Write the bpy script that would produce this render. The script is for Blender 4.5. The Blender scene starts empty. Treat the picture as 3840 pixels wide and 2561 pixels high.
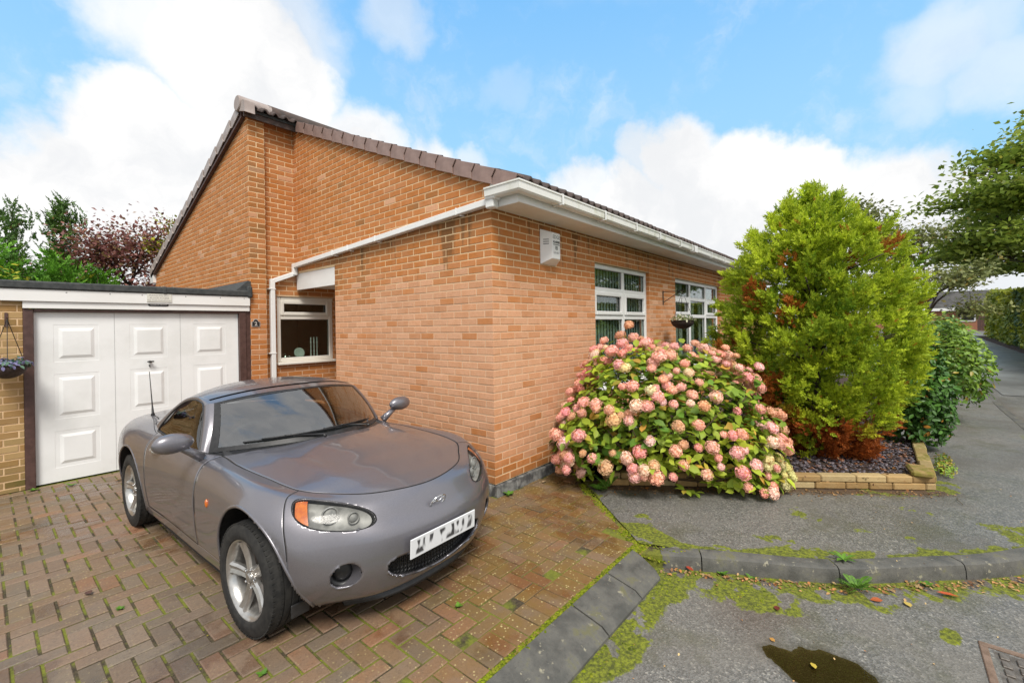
import bpy, bmesh, math, random
import numpy as np
from mathutils import Vector, Matrix, noise as mnoise

scene = bpy.context.scene
COL = scene.collection
RNG = random.Random(11)
NR = np.random.default_rng(5)

# ------------------------------------------------------------------ camera
CAM_F, CAM_A, CAM_ROLL = 1674.35, math.radians(40.0166), math.radians(-0.92757)
CAM_O = Vector((-3.25038, -2.97299, 1.55892))
_F = Vector((math.cos(CAM_A), math.sin(CAM_A), 0))
_R = Vector((math.sin(CAM_A), -math.cos(CAM_A), 0))
_U = Vector((0, 0, 1))
_R2 = _R * math.cos(CAM_ROLL) + _U * math.sin(CAM_ROLL)
_U2 = -_R * math.sin(CAM_ROLL) + _U * math.cos(CAM_ROLL)
cam = bpy.data.cameras.new('camera')
camo = bpy.data.objects.new('camera', cam)
COL.objects.link(camo)
M = Matrix.Identity(4)
for i in range(3):
    M[i][0], M[i][1], M[i][2], M[i][3] = _R2[i], _U2[i], -_F[i], CAM_O[i]
camo.matrix_world = M
cam.sensor_fit = 'HORIZONTAL'
cam.sensor_width = 36.0
cam.lens = 36.0 * CAM_F / 3840.0
cam.shift_y = -57.0 / 3840.0
cam.clip_start = 0.05
cam.clip_end = 3000
scene.camera = camo

def screen(p):
    """source-photo pixel of a world point and its depth (used only to choose which pieces show largest)"""
    d = Vector(p) - CAM_O
    z = d.dot(_F)
    if z < 0.1:
        return None
    return 1920 + CAM_F * d.dot(_R2) / z, 1223.5 - CAM_F * d.dot(_U2) / z, z

# ------------------------------------------------------------------ world: blue sky with clouds
SUN_EL, SUN_AZ = math.radians(52), math.radians(232)      # direction towards the sun, azimuth from +X
world = bpy.data.worlds.new('World')
scene.world = world
world.use_nodes = True
wt = world.node_tree
wt.nodes.clear()

class NT:
    """tiny node-tree writer"""
    def __init__(s, tree): s.t = tree
    def n(s, kind, **kw):
        nd = s.t.nodes.new(kind)
        for k, v in kw.items():
            if k == 'inp':
                for a, b in v.items():
                    sock = nd.inputs[a]
                    if isinstance(b, bpy.types.NodeSocket): s.t.links.new(b, sock)
                    else: sock.default_value = b
            else: setattr(nd, k, v)
        return nd
    def math(s, op, a, b=0.0, clamp=False):
        nd = s.n('ShaderNodeMath', operation=op, use_clamp=clamp, inp={0: a, 1: b}); return nd.outputs[0]
    def mix(s, f, a, b, mode='MIX'):
        nd = s.n('ShaderNodeMix', data_type='RGBA', blend_type=mode, clamp_factor=True)
        for sk, v in ((nd.inputs['Factor'], f), (nd.inputs[6], a), (nd.inputs[7], b)):
            if isinstance(v, bpy.types.NodeSocket): s.t.links.new(v, sk)
            else: sk.default_value = (*v, 1.0) if isinstance(v, tuple) and len(v) == 3 else v
        return nd.outputs[2]
    def smooth(s, v, a, b, lo=0.0, hi=1.0):
        nd = s.n('ShaderNodeMapRange', interpolation_type='SMOOTHSTEP', inp={0: v, 1: a, 2: b, 3: lo, 4: hi}); return nd.outputs[0]
    def noise(s, vec, scale, detail=4.0, rough=0.55):
        nd = s.n('ShaderNodeTexNoise', inp={'Vector': vec, 'Scale': scale, 'Detail': detail, 'Roughness': rough}); return nd

W = NT(wt)
sky = W.n('ShaderNodeTexSky', sky_type='NISHITA', sun_disc=False, sun_elevation=SUN_EL,
          sun_rotation=math.radians(90) - SUN_AZ, altitude=50, air_density=1.0, dust_density=0.4, ozone_density=2.0)
geo = W.n('ShaderNodeTexCoord')
dirv = geo.outputs['Generated']
n1 = W.noise(dirv, 3.2, 7.0, 0.6)
n2 = W.noise(dirv, 13.0, 6.0, 0.6)
def vsub(nd, amp):
    a = W.n('ShaderNodeVectorMath', operation='SUBTRACT', inp={0: nd.outputs['Color'], 1: (0.5, 0.5, 0.5)}).outputs[0]
    return W.n('ShaderNodeVectorMath', operation='SCALE', inp={0: a, 'Scale': amp}).outputs[0]
dw = W.n('ShaderNodeVectorMath', operation='ADD', inp={0: dirv, 1: vsub(n1, 0.17)}).outputs[0]
dw = W.n('ShaderNodeVectorMath', operation='ADD', inp={0: dw, 1: vsub(n2, 0.07)}).outputs[0]
dw = W.n('ShaderNodeVectorMath', operation='NORMALIZE', inp={0: dw}).outputs[0]
def skydir(px, py):
    """a direction of the sky, given by where it stands in the photograph (2351 px wide view of it)"""
    k = 3840 / 2351
    return (_F + _R2 * ((px * k - 1920) / CAM_F) + _U2 * ((1223.5 - py * k) / CAM_F)).normalized()
BANKS = [  # px, py, inner deg, outer deg, density
    (520, 110, 5.5, 9, 1.0), (420, 20, 4, 8, .9), (640, 60, 2, 7, .7), (600, 240, 6, 9, 1.0), (350, 320, 4.5, 7, 1.0), (150, 490, 5, 8, 1.0), (420, 430, 8, 11, 1.0),
    (230, 560, 9, 12, 1.0), (0, 560, 5, 9, 1.0), (820, 330, 3, 6, .95), (980, 385, 2.5, 5, .9), (1100, 380, 1, 3, .6), (800, 420, 6, 8, 1.0), (1050, 480, 4, 7, 1.0),
    (1555, 360, 3, 5.5, 1.0), (1470, 340, 1, 3.5, .8), (1420, 470, 4, 6.5, 1.0), (1320, 430, 2, 4.5, .9), (1690, 420, 5, 7, 1.0), (1850, 470, 5, 7, 1.0), (2010, 510, 5, 7.5, 1.0),
    (2150, 560, 5, 8, 1.0), (2351, 640, 6, 10, .95), (1600, 560, 8, 11, 1.0), (900, 35, 1, 4.5, .5), (2190, 110, 1, 5, .55), (2290, 60, 1, 4, .45), (2140, 230, .5, 3.5, .4), (2330, 160, 1, 4.5, .5), (1170, 200, .5, 3, .2)]
BANKS = [(skydir(px, py), ri, ro, den) for px, py, ri, ro, den in BANKS] + [(Vector((.45, .18, .87)).normalized(), 16, 27, .95), (Vector((-.1, -.25, .96)).normalized(), 16, 26, .95), (Vector((-.5, .35, .8)).normalized(), 12, 20, .9)]
mask = None
for c, ri, ro, den in BANKS:
    d = W.n('ShaderNodeVectorMath', operation='DOT_PRODUCT', inp={0: dw, 1: tuple(c)}).outputs['Value']
    m = W.smooth(d, math.cos(math.radians(ro)), math.cos(math.radians(ri)), 0.0, den)
    mask = m if mask is None else W.math('MAXIMUM', mask, m)
# the rest of the sky carries scattered cloud of the same kind
far = W.noise(dw, 2.1, 5.0, 0.6)
farm = W.smooth(far.outputs['Fac'], 0.30, 0.50, 0.25, 0.97)
fwd = W.n('ShaderNodeVectorMath', operation='DOT_PRODUCT', inp={0: dirv, 1: tuple(skydir(1175, 500))}).outputs['Value']
behind = W.smooth(fwd, 0.62, 0.35)
mask = W.math('MAXIMUM', mask, W.math('MULTIPLY', farm, behind))
sep = W.n('ShaderNodeSeparateXYZ', inp={0: dirv})
low = W.smooth(sep.outputs['Z'], 0.24, 0.04, 0.0, 0.9)
mask = W.math('MAXIMUM', mask, low)
wisp = W.noise(dw, 6.0, 6.0, 0.65)
mask = W.math('MAXIMUM', mask, W.smooth(wisp.outputs['Fac'], 0.46, 0.80, 0.0, 0.45))
blue = W.mix(1.0, sky.outputs['Color'], (0.92, 1.02, 0.98), 'MULTIPLY')
blue = W.mix(0.9, blue, W.mix(W.smooth(sep.outputs['Z'], .82, .28), (1.15, 3.75, 7.6), (2.9, 5.5, 8.0)))
cl = W.noise(dw, 5.0, 6.0, 0.6)
cloud = W.mix(W.smooth(cl.outputs['Fac'], 0.35, 0.62), (6.5, 6.6, 6.75), (7.7, 7.65, 7.6))
col = W.mix(mask, blue, cloud)
bg = W.n('ShaderNodeBackground', inp={'Color': col, 'Strength': 0.1})
out = W.n('ShaderNodeOutputWorld', inp={'Surface': bg.outputs[0]})

# ------------------------------------------------------------------ sun (veiled by cloud: weak and soft)
sun = bpy.data.lights.new('sun', 'SUN')
sun.energy = 2.7
sun.angle = math.radians(20)
sun.color = (1.0, 0.95, 0.87)
suno = bpy.data.objects.new('sun', sun)
sd = Vector((math.cos(SUN_AZ) * math.cos(SUN_EL), math.sin(SUN_AZ) * math.cos(SUN_EL), math.sin(SUN_EL)))
suno.rotation_euler = sd.to_track_quat('Z', 'Y').to_euler()
suno.location = (0, -20, 30)
COL.objects.link(suno)

vs = scene.view_settings
vs.view_transform = 'Standard'
vs.look = 'None'
vs.exposure = 0.45
vs.gamma = 1
vs.use_curve_mapping = False
scene.cycles.max_bounces = 8
scene.cycles.transparent_max_bounces = 16
scene.cycles.use_denoising = True

# ------------------------------------------------------------------ helpers
class MB:
    """collects faces and links them as ONE mesh object"""
    def __init__(s): s.v = []; s.f = []; s.t = []; s.m = []
    def add(s, vs, fs, t=(0, 0, 0), m=0):
        b = len(s.v)
        s.v.extend(tuple(v) for v in vs)
        for f in fs:
            s.f.append(tuple(i + b for i in f)); s.t.append(t); s.m.append(m)
    def box(s, a, b, c=0.0, t=(0, 0, 0), m=0, M=None):
        """axis-aligned box a..b with chamfer c"""
        a = [min(x, y) for x, y in zip(a, b)], [max(x, y) for x, y in zip(a, b)]
        lo, hi = a
        c = min(c, *[(h - l) * .45 for l, h in zip(lo, hi)])
        if c <= 0:
            vs = [(x, y, z) for z in (lo[2], hi[2]) for y in (lo[1], hi[1]) for x in (lo[0], hi[0])]
            fs = [(0, 2, 3, 1), (4, 5, 7, 6), (0, 1, 5, 4), (2, 6, 7, 3), (0, 4, 6, 2), (1, 3, 7, 5)]
        else:
            vs = []; idx = {}
            for sx in (0, 1):
                for sy in (0, 1):
                    for sz in (0, 1):
                        p = [(lo, hi)[q][k] for k, q in enumerate((sx, sy, sz))]
                        for ax in range(3):
                            q = list(p)
                            for k, sg in enumerate((sx, sy, sz)):
                                if k != ax: q[k] += c if sg == 0 else -c
                            idx[(sx, sy, sz, ax)] = len(vs); vs.append(q)
            fs = []
            for ax in range(3):
                o = [k for k in range(3) if k != ax]
                for sg in (0, 1):
                    f = []
                    for u, w in ((0, 0), (1, 0), (1, 1), (0, 1)):
                        k = [0, 0, 0]; k[ax] = sg; k[o[0]] = u; k[o[1]] = w
                        f.append(idx[(*k, ax)])
                    flip = (sg == 0) != (ax == 1)
                    fs.append(tuple(f[::-1]) if flip else tuple(f))
                # chamfer quads along axis ax
                for u in (0, 1):
                    for w in (0, 1):
                        k0 = [0, 0, 0]; k0[o[0]] = u; k0[o[1]] = w; k1 = list(k0); k1[ax] = 1
                        f = (idx[(*k0, o[0])], idx[(*k0, o[1])], idx[(*k1, o[1])], idx[(*k1, o[0])])
                        fl = ((u == w) != (ax == 1))
                        fs.append(f if fl else f[::-1])
            for sx in (0, 1):
                for sy in (0, 1):
                    for sz in (0, 1):
                        f = (idx[(sx, sy, sz, 0)], idx[(sx, sy, sz, 1)], idx[(sx, sy, sz, 2)])
                        fs.append(f if (sx + sy + sz) % 2 else f[::-1])
        if M is not None: vs = [M @ Vector(v) for v in vs]
        s.add(vs, fs, t, m)
    def prism(s, poly, d, c=0.0, t=(0, 0, 0), m=0):
        """poly: list of 3D points in a plane, extruded by vector d (top cap inset by c)"""
        n = len(poly); P = [Vector(p) for p in poly]; d = Vector(d)
        vs = list(P)
        if c > 0:
            dn = d.normalized()
            vs += [p + d - dn * c for p in P]
            cen = sum(P, Vector()) / n
            top = []
            for i in range(n):
                e0 = (P[i] - P[i - 1]).normalized(); e1 = (P[(i + 1) % n] - P[i]).normalized()
                b = (e1 - e0)
                if b.length < 1e-6: b = cen - P[i]
                b.normalize()
                if b.dot(cen - P[i]) < 0: b = -b
                top.append(P[i] + b * c * 1.3 + d)
            vs += top
            fs = [tuple(range(2 * n, 3 * n))]
            for k in (0, n):
                for i in range(n):
                    j = (i + 1) % n
                    fs.append((k + i, k + j, k + n + j, k + n + i))
        else:
            vs += [p + d for p in P]
            fs = [tuple(range(n, 2 * n))] + [(i, (i + 1) % n, n + (i + 1) % n, n + i) for i in range(n)]
        fs.append(tuple(range(n - 1, -1, -1)))
        s.add(vs, fs, t, m)
    def tube(s, pts, r, k=8, t=(0, 0, 0), m=0, cap=True):
        pts = [Vector(p) for p in pts]; n = len(pts)
        rr = r if isinstance(r, (list, tuple)) else [r] * n
        vs = []; up = Vector((0, 0, 1))
        prev = None
        for i, p in enumerate(pts):
            d = (pts[min(i + 1, n - 1)] - pts[max(i - 1, 0)])
            d = d.normalized() if d.length > 1e-9 else Vector((0, 0, 1))
            if prev is None:
                a = d.cross(up)
                if a.length < 1e-3: a = d.cross(Vector((1, 0, 0)))
            else: a = prev - d * prev.dot(d)
            a.normalize(); prev = a; b = d.cross(a)
            for j in range(k):
                an = 2 * math.pi * j / k
                vs.append(p + (a * math.cos(an) + b * math.sin(an)) * rr[i])
        fs = [(i * k + j, i * k + (j + 1) % k, (i + 1) * k + (j + 1) % k, (i + 1) * k + j) for i in range(n - 1) for j in range(k)]
        if cap:
            fs.append(tuple(range(k - 1, -1, -1))); fs.append(tuple((n - 1) * k + j for j in range(k)))
        s.add(vs, fs, t, m)
    def lathe(s, prof, k=24, axis='Z', c=(0, 0, 0), t=(0, 0, 0), m=0):
        """prof: list of (r, h); axis X: h along +X"""
        vs = []
        for r, h in prof:
            for j in range(k):
                a = 2 * math.pi * j / k; u, w = r * math.cos(a), r * math.sin(a)
                p = (u, w, h) if axis == 'Z' else ((h, u, w) if axis == 'X' else (w, h, u))
                vs.append((p[0] + c[0], p[1] + c[1], p[2] + c[2]))
        n = len(prof)
        fs = [(i * k + j, i * k + (j + 1) % k, (i + 1) * k + (j + 1) % k, (i + 1) * k + j) for i in range(n - 1) for j in range(k)]
        s.add(vs, fs, t, m)
    def grid(s, G, t=(0, 0, 0), m=0, skip=None, close_u=False):
        """G: rows x cols x 3"""
        a, b = len(G), len(G[0])
        vs = [p for row in G for p in row]
        fs = []
        for i in range(a - 1 + (1 if close_u else 0)):
            for j in range(b - 1):
                if skip and skip(i, j): continue
                i2 = (i + 1) % a
                fs.append((i * b + j, i * b + j + 1, i2 * b + j + 1, i2 * b + j))
        s.add(vs, fs, t, m)
    def mesh(s, name, mats, smooth=False, tint=False):
        me = bpy.data.meshes.new(name)
        me.from_pydata(s.v, [], s.f)
        for mm in (mats if isinstance(mats, (list, tuple)) else [mats]): me.materials.append(mm)
        if any(s.m): me.polygons.foreach_set('material_index', s.m)
        if tint:
            at = me.attributes.new('tint', 'FLOAT_COLOR', 'FACE')
            at.data.foreach_set('color', np.array([(*x, 1.0) for x in s.t], dtype=np.float32).ravel())
        if smooth: me.polygons.foreach_set('use_smooth', [True] * len(s.f))
        me.validate(); me.update()
        return me
    def build(s, name, mats, parent=None, smooth=False, tint=False, auto=None):
        me = s.mesh(name, mats, smooth or auto is not None, tint)
        o = link(name, me, parent)
        if tint: o.color = (0, 0, 0, 1)
        if auto is not None: sharp(me, auto)
        return o

def sharp(me, deg):
    """mark edges sharper than deg so that smooth shading keeps them"""
    bm = bmesh.new(); bm.from_mesh(me)
    th = math.radians(deg)
    for e in bm.edges:
        e.smooth = not (len(e.link_faces) == 2 and e.calc_face_angle(0) > th)
    bm.to_mesh(me); bm.free()

def weld(o, d=1e-4):
    bm = bmesh.new(); bm.from_mesh(o.data)
    bmesh.ops.remove_doubles(bm, verts=bm.verts, dist=d)
    bmesh.ops.recalc_face_normals(bm, faces=bm.faces)
    bm.to_mesh(o.data); bm.free(); o.data.update()
    return o

def orient(o, v):
    """turn the faces of an open sheet so that they look along v"""
    me = o.data; v = Vector(v)
    if sum((p.normal.dot(v) * p.area for p in me.polygons)) < 0: me.flip_normals()
    return o

def recalc(o):
    bm = bmesh.new(); bm.from_mesh(o.data)
    bmesh.ops.recalc_face_normals(bm, faces=bm.faces)
    bm.to_mesh(o.data); bm.free(); o.data.update()
    return o

def WM(o):
    return (WM(o.parent) @ o.matrix_parent_inverse @ o.matrix_basis) if o.parent else o.matrix_basis.copy()

def link(name, me, parent=None, M=None):
    o = bpy.data.objects.new(name, me)
    COL.objects.link(o)
    if parent:
        o.parent = parent
        o.matrix_parent_inverse = WM(parent).inverted()
    if M is not None: o.matrix_basis = M
    return o

def tag(o, label=None, cat=None, group=None, kind=None):
    if label: o['label'] = label
    if cat: o['category'] = cat
    if group: o['group'] = group
    if kind: o['kind'] = kind
    return o

def thing(name, label, cat, loc=(0, 0, 0), group=None, rz=0.0):
    o = bpy.data.objects.new(name, None)
    o.empty_display_size = 0.1
    o.location = loc; o.rotation_euler = (0, 0, rz)
    COL.objects.link(o)
    return tag(o, label, cat, group)

def copy_tree(o, parent=None):
    c = o.copy(); COL.objects.link(c)
    if parent is not None: c.parent = parent
    for ch in list(o.children): copy_tree(ch, c)
    return c

def np_mesh(name, V, F, mats, tint=None, smooth=False, midx=None):
    """V (n,3), F (m,k) arrays -> mesh, fast"""
    me = bpy.data.meshes.new(name)
    n, (m, k) = len(V), F.shape
    me.vertices.add(n); me.vertices.foreach_set('co', np.asarray(V, np.float32).ravel())
    me.loops.add(m * k); me.loops.foreach_set('vertex_index', np.asarray(F, np.int32).ravel())
    me.polygons.add(m)
    me.polygons.foreach_set('loop_start', np.arange(0, m * k, k, dtype=np.int32))
    me.polygons.foreach_set('loop_total', np.full(m, k, np.int32))
    for mm in (mats if isinstance(mats, (list, tuple)) else [mats]): me.materials.append(mm)
    if midx is not None: me.polygons.foreach_set('material_index', np.asarray(midx, np.int32))
    if smooth: me.polygons.foreach_set('use_smooth', np.ones(m, bool))
    if tint is not None:
        at = me.attributes.new('tint', 'FLOAT_COLOR', 'FACE')
        c = np.ones((m, 4), np.float32); c[:, :3] = tint
        at.data.foreach_set('color', c.ravel())
    me.update(calc_edges=True)
    return me

def rot_mats(n, rng, axis_up=None, spread=None):
    """n random rotation matrices (n,3,3)"""
    q = rng.normal(size=(n, 4)); q /= np.linalg.norm(q, axis=1)[:, None]
    w, x, y, z = q.T
    return np.stack([np.stack([1 - 2 * (y * y + z * z), 2 * (x * y - z * w), 2 * (x * z + y * w)], -1),
                     np.stack([2 * (x * y + z * w), 1 - 2 * (x * x + z * z), 2 * (y * z - x * w)], -1),
                     np.stack([2 * (x * z - y * w), 2 * (y * z + x * w), 1 - 2 * (x * x + y * y)], -1)], 1)

def frames(D, rng, roll=None):
    """rotation matrices whose local +Z goes along D (n,3), random roll"""
    D = D / np.linalg.norm(D, axis=1)[:, None]
    A = np.where(np.abs(D[:, 2:3]) > .95, np.array([[1., 0, 0]]), np.array([[0, 0, 1.]]))
    X = np.cross(A, D); X /= np.linalg.norm(X, axis=1)[:, None]
    Y = np.cross(D, X)
    a = rng.uniform(0, 2 * np.pi, len(D)) if roll is None else roll
    ca, sa = np.cos(a)[:, None], np.sin(a)[:, None]
    return np.stack([X * ca + Y * sa, -X * sa + Y * ca, D], 2)

def scatter(V, F, P, Rm, S):
    """instances of mesh (V,F) at P with rotation Rm and scale S -> V2, F2"""
    S = np.asarray(S, float)
    if S.ndim == 1: S = S[:, None]
    loc = V[None] * S[:, None, :]
    W2 = np.einsum('nij,nkj->nki', Rm, loc) + P[:, None, :]
    n, k = len(P), len(V)
    F2 = (F[None] + (np.arange(n) * k)[:, None, None]).reshape(-1, F.shape[1])
    return W2.reshape(-1, 3), F2

# ------------------------------------------------------------------ materials
def newmat(name):
    m = bpy.data.materials.new(name); m.use_nodes = True
    t = m.node_tree; t.nodes.clear()
    k = NT(t)
    bs = k.n('ShaderNodeBsdfPrincipled')
    k.n('ShaderNodeOutputMaterial', inp={'Surface': bs.outputs[0]})
    return m, k, bs

def setp(k, bs, **kw):
    for a, v in kw.items():
        s = bs.inputs[a.replace('_', ' ')]
        if isinstance(v, bpy.types.NodeSocket): k.t.links.new(v, s)
        elif isinstance(v, tuple) and len(v) == 3: s.default_value = (*v, 1.0)
        else: s.default_value = v

def bumpn(k, h, strength=.3, dist=.01):
    return k.n('ShaderNodeBump', inp={'Height': h, 'Strength': strength, 'Distance': dist}).outputs[0]

def pmat(name, c1, c2, scale=8.0, rough=.5, metal=0.0, bump=0.0, bd=.004, coat=0.0, spec=None, r2=None, lo=.35, hi=.65, trans=0.0, sss=0.0):
    """plain procedural material: two colours mixed by noise, noise-varied gloss and relief"""
    m, k, bs = newmat(name)
    co = k.n('ShaderNodeTexCoord').outputs['Object']
    nz = k.noise(co, scale, 5.0, .6)
    f = k.smooth(nz.outputs['Fac'], lo, hi)
    setp(k, bs, Base_Color=k.mix(f, c1, c2), Metallic=metal)
    setp(k, bs, Roughness=k.smooth(nz.outputs['Fac'], .3, .7, rough, rough if r2 is None else r2))
    if bump: setp(k, bs, Normal=bumpn(k, k.noise(co, scale * 6, 3.0, .6).outputs['Fac'], bump, bd))
    if coat: setp(k, bs, Coat_Weight=coat, Coat_Roughness=.04)
    if spec is not None: setp(k, bs, Specular_IOR_Level=spec)
    if trans: setp(k, bs, Transmission_Weight=trans)
    return m

def tintmat(name, build, rough=.6):
    """material whose colour comes from per-piece tint = attribute 'tint' + object colour"""
    m, k, bs = newmat(name)
    at = k.n('ShaderNodeAttribute', attribute_name='tint').outputs['Color']
    oc = k.n('ShaderNodeObjectInfo').outputs['Color']
    s = k.n('ShaderNodeVectorMath', operation='ADD', inp={0: at, 1: oc}).outputs[0]
    sp = k.n('ShaderNodeSeparateXYZ', inp={0: s})
    build(k, bs, sp.outputs[0], sp.outputs[1], sp.outputs[2], s)
    return m

def glass_mat(name, tint=(.92, .96, .95), base=.0):
    """clear pane: fresnel mix of a mirror and straight-through glass"""
    m = bpy.data.materials.new(name); m.use_nodes = True
    t = m.node_tree; t.nodes.clear(); k = NT(t)
    co = k.n('ShaderNodeTexCoord').outputs['Object']
    nb = bumpn(k, k.noise(co, 1.3, 2.0, .5).outputs['Fac'], .02, .02)
    gl = k.n('ShaderNodeBsdfGlossy', inp={'Roughness': .01, 'Color': (1, 1, 1, 1), 'Normal': nb})
    tr = k.n('ShaderNodeBsdfTransparent', inp={'Color': (*tint, 1)})
    fc = k.n('ShaderNodeLayerWeight', inp={'Blend': .5}).outputs['Facing']     # the same from both sides of the pane
    f = k.math('ADD', k.math('MULTIPLY', k.math('POWER', fc, 5.0), .94), .045 + base, True)
    mx = k.n('ShaderNodeMixShader', inp={0: f, 1: tr.outputs[0], 2: gl.outputs[0]})
    k.n('ShaderNodeOutputMaterial', inp={'Surface': mx.outputs[0]})
    return m

def _brick(k, bs, r, g, b, s):
    co = k.n('ShaderNodeTexCoord').outputs['Object'] if False else k.n('ShaderNodeNewGeometry').outputs['Position']
    n1 = k.noise(co, 9.0, 4.0, .6).outputs['Fac']; n2 = k.noise(co, 60.0, 4.0, .65).outputs['Fac']
    pale = k.math('ADD', r, k.math('MULTIPLY', k.math('SUBTRACT', n1, .5), .7), True)
    c = k.mix(pale, (.50, .180, .044), (.66, .375, .230))
    c = k.mix(1.0, c, k.mix(g, (.88, .86, .84), (1.09, 1.08, 1.07)), 'MULTIPLY')
    c = k.mix(k.smooth(n2, .35, .75, 0, .3), c, (.36, .17, .075))
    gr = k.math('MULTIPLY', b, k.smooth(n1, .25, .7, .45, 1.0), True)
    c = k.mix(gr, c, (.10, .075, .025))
    # run-off stains on the wall below the sloping pipe and the eaves, in streaks that fade downwards
    px = k.n('ShaderNodeSeparateXYZ', inp={0: co})
    st = k.noise(k.n('ShaderNodeMapping', inp={'Vector': co, 'Scale': (1, 1, .10)}).outputs[0], 5.5, 4.0, .6).outputs['Fac']
    hgt = k.math('SUBTRACT', k.math('ADD', px.outputs[2], k.math('MULTIPLY', px.outputs[1], .05)), 2.73)
    zone = k.math('MULTIPLY', k.smooth(k.math('ADD', hgt, k.math('MULTIPLY', k.smooth(st, .5, .7), .55)), -.22, .22), k.smooth(hgt, .06, .0))
    onw = k.math('MULTIPLY', k.smooth(px.outputs[0], -.10, -.05), k.smooth(px.outputs[1], 3.3, 3.2))
    damp = k.math('MULTIPLY', k.smooth(k.math('ADD', px.outputs[2], k.math('MULTIPLY', n1, .35)), .42, .16), .35)
    c = k.mix(k.math('MULTIPLY', k.math('MULTIPLY', zone, onw), .62), c, (.085, .055, .025))
    c = k.mix(damp, c, (.16, .085, .03))
    setp(k, bs, Base_Color=c, Roughness=.85, Specular_IOR_Level=.25)
    setp(k, bs, Normal=bumpn(k, n2, .5, .004))
MAT_BRICK = tintmat('brick_clay', _brick)

def _buff(k, bs, r, g, b, s):
    co = k.n('ShaderNodeNewGeometry').outputs['Position']
    n1 = k.noise(co, 9.0, 4.0, .6).outputs['Fac']; n2 = k.noise(co, 60.0, 4.0, .65).outputs['Fac']
    pale = k.math('ADD', r, k.math('MULTIPLY', k.math('SUBTRACT', n1, .5), .9), True)
    c = k.mix(pale, (.34, .20, .075), (.45, .32, .16))
    c = k.mix(1.0, c, k.mix(g, (.72, .68, .64), (1.18, 1.15, 1.12)), 'MULTIPLY')
    gr = k.math('MULTIPLY', b, k.smooth(n1, .25, .7, .45, 1.0), True)
    c = k.mix(gr, c, (.10, .09, .02))
    setp(k, bs, Base_Color=c, Roughness=.85, Specular_IOR_Level=.25, Normal=bumpn(k, n2, .5, .004))
MAT_BUFF = tintmat('buff_brick', _buff)

mo_m, k, bs = newmat('mortar')                         # cream pointing, dirtier where the lower wall has weathered
co = k.n('ShaderNodeNewGeometry').outputs['Position']
nz = k.noise(co, 2.2, 5.0, .6).outputs['Fac']; nf = k.noise(co, 40.0, 3.0, .6).outputs['Fac']
zz = k.n('ShaderNodeSeparateXYZ', inp={0: co}).outputs[2]
wv = k.math('MULTIPLY', k.smooth(k.math('ADD', zz, k.math('MULTIPLY', nz, .9)), 2.75, 2.25), k.smooth(k.math('ADD', zz, k.math('MULTIPLY', nz, .5)), .1, .6))
c = k.mix(k.smooth(nz, .35, .65), (.76, .57, .34), (.66, .47, .27))
c = k.mix(k.math('MULTIPLY', wv, .85), c, (.60, .40, .26))
c = k.mix(k.smooth(nf, .58, .75, 0, .5), c, (.30, .20, .12))
setp(k, bs, Base_Color=c, Roughness=.9, Normal=bumpn(k, nf, .5, .004))
MAT_MORTAR = mo_m
MAT_MORTAR_PALE = pmat('weathered_mortar', (.68, .48, .28), (.50, .33, .18), 5.0, .9, bump=.5)
MAT_UPVC = pmat('white_upvc', (.80, .80, .79), (.76, .76, .74), 2.0, .28, r2=.38)
MAT_UPVC_DIRTY = pmat('stained_white_upvc', (.78, .78, .74), (.55, .55, .42), 6.0, .35, lo=.45, hi=.8)
MAT_DOORWHITE = pmat('white_garage_paint', (.81, .82, .82), (.71, .72, .71), 1.7, .38, r2=.5, lo=.42, hi=.72)
MAT_BROWNFRAME = pmat('dark_brown_timber', (.065, .032, .026), (.095, .05, .042), 14, .5, bump=.1)
MAT_TILE = pmat('brown_concrete_tile', (.085, .055, .045), (.05, .038, .034), 9, .75, bump=.3)
MAT_VERGE = pmat('brown_plastic_verge', (.30, .20, .17), (.21, .135, .115), 4, .38, r2=.5)
MAT_VERGE_PALE = pmat('weathered_verge', (.42, .36, .33), (.31, .25, .225), 4, .45, r2=.55)
MAT_FELT = pmat('dark_roofing_felt', (.035, .04, .042), (.06, .065, .065), 20, .85, bump=.3)
MAT_SOFFIT = pmat('cream_soffit', (.80, .78, .72), (.74, .72, .65), 2, .5)
MAT_PLINTH = pmat('grey_plinth', (.22, .22, .21), (.06, .06, .06), 12, .85, bump=.5)
MAT_BLACK = pmat('black_plastic', (.012, .012, .013), (.02, .02, .02), 20, .45)
MAT_IRON = pmat('black_iron', (.015, .014, .013), (.03, .025, .02), 30, .6, bump=.2)
MAT_GLASS = glass_mat('window_glass', (.80, .86, .82), .05)
MAT_ROOM = pmat('dark_room_lining', (.17, .155, .14), (.10, .095, .09), 1.0, .9)
MAT_BLIND = pmat('grey_vertical_blind', (.42, .45, .47), (.34, .37, .39), 30, .8)
MAT_CURTAIN = pmat('pale_net_curtain', (.48, .49, .46), (.38, .39, .37), 10, .9)
# ================================================================== HOUSE
G = -0.12                      # drive and pavement level
ROAD = -0.22

house = thing('bungalow', 'orange brick bungalow with brown verge tiles, white gutter and two white windows', 'house', (0, 0, G))

def clip_poly(poly, a, b, c):
    """keep a*u + b*z <= c"""
    out = []
    for i in range(len(poly)):
        p, q = poly[i], poly[(i + 1) % len(poly)]
        fp, fq = a * p[0] + b * p[1] - c, a * q[0] + b * q[1] - c
        if fp <= 1e-9: out.append(p)
        if (fp < -1e-9 and fq > 1e-9) or (fp > 1e-9 and fq < -1e-9):
            s = fp / (fp - fq); out.append((p[0] + (q[0] - p[0]) * s, p[1] + (q[1] - p[1]) * s))
    return out

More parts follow.
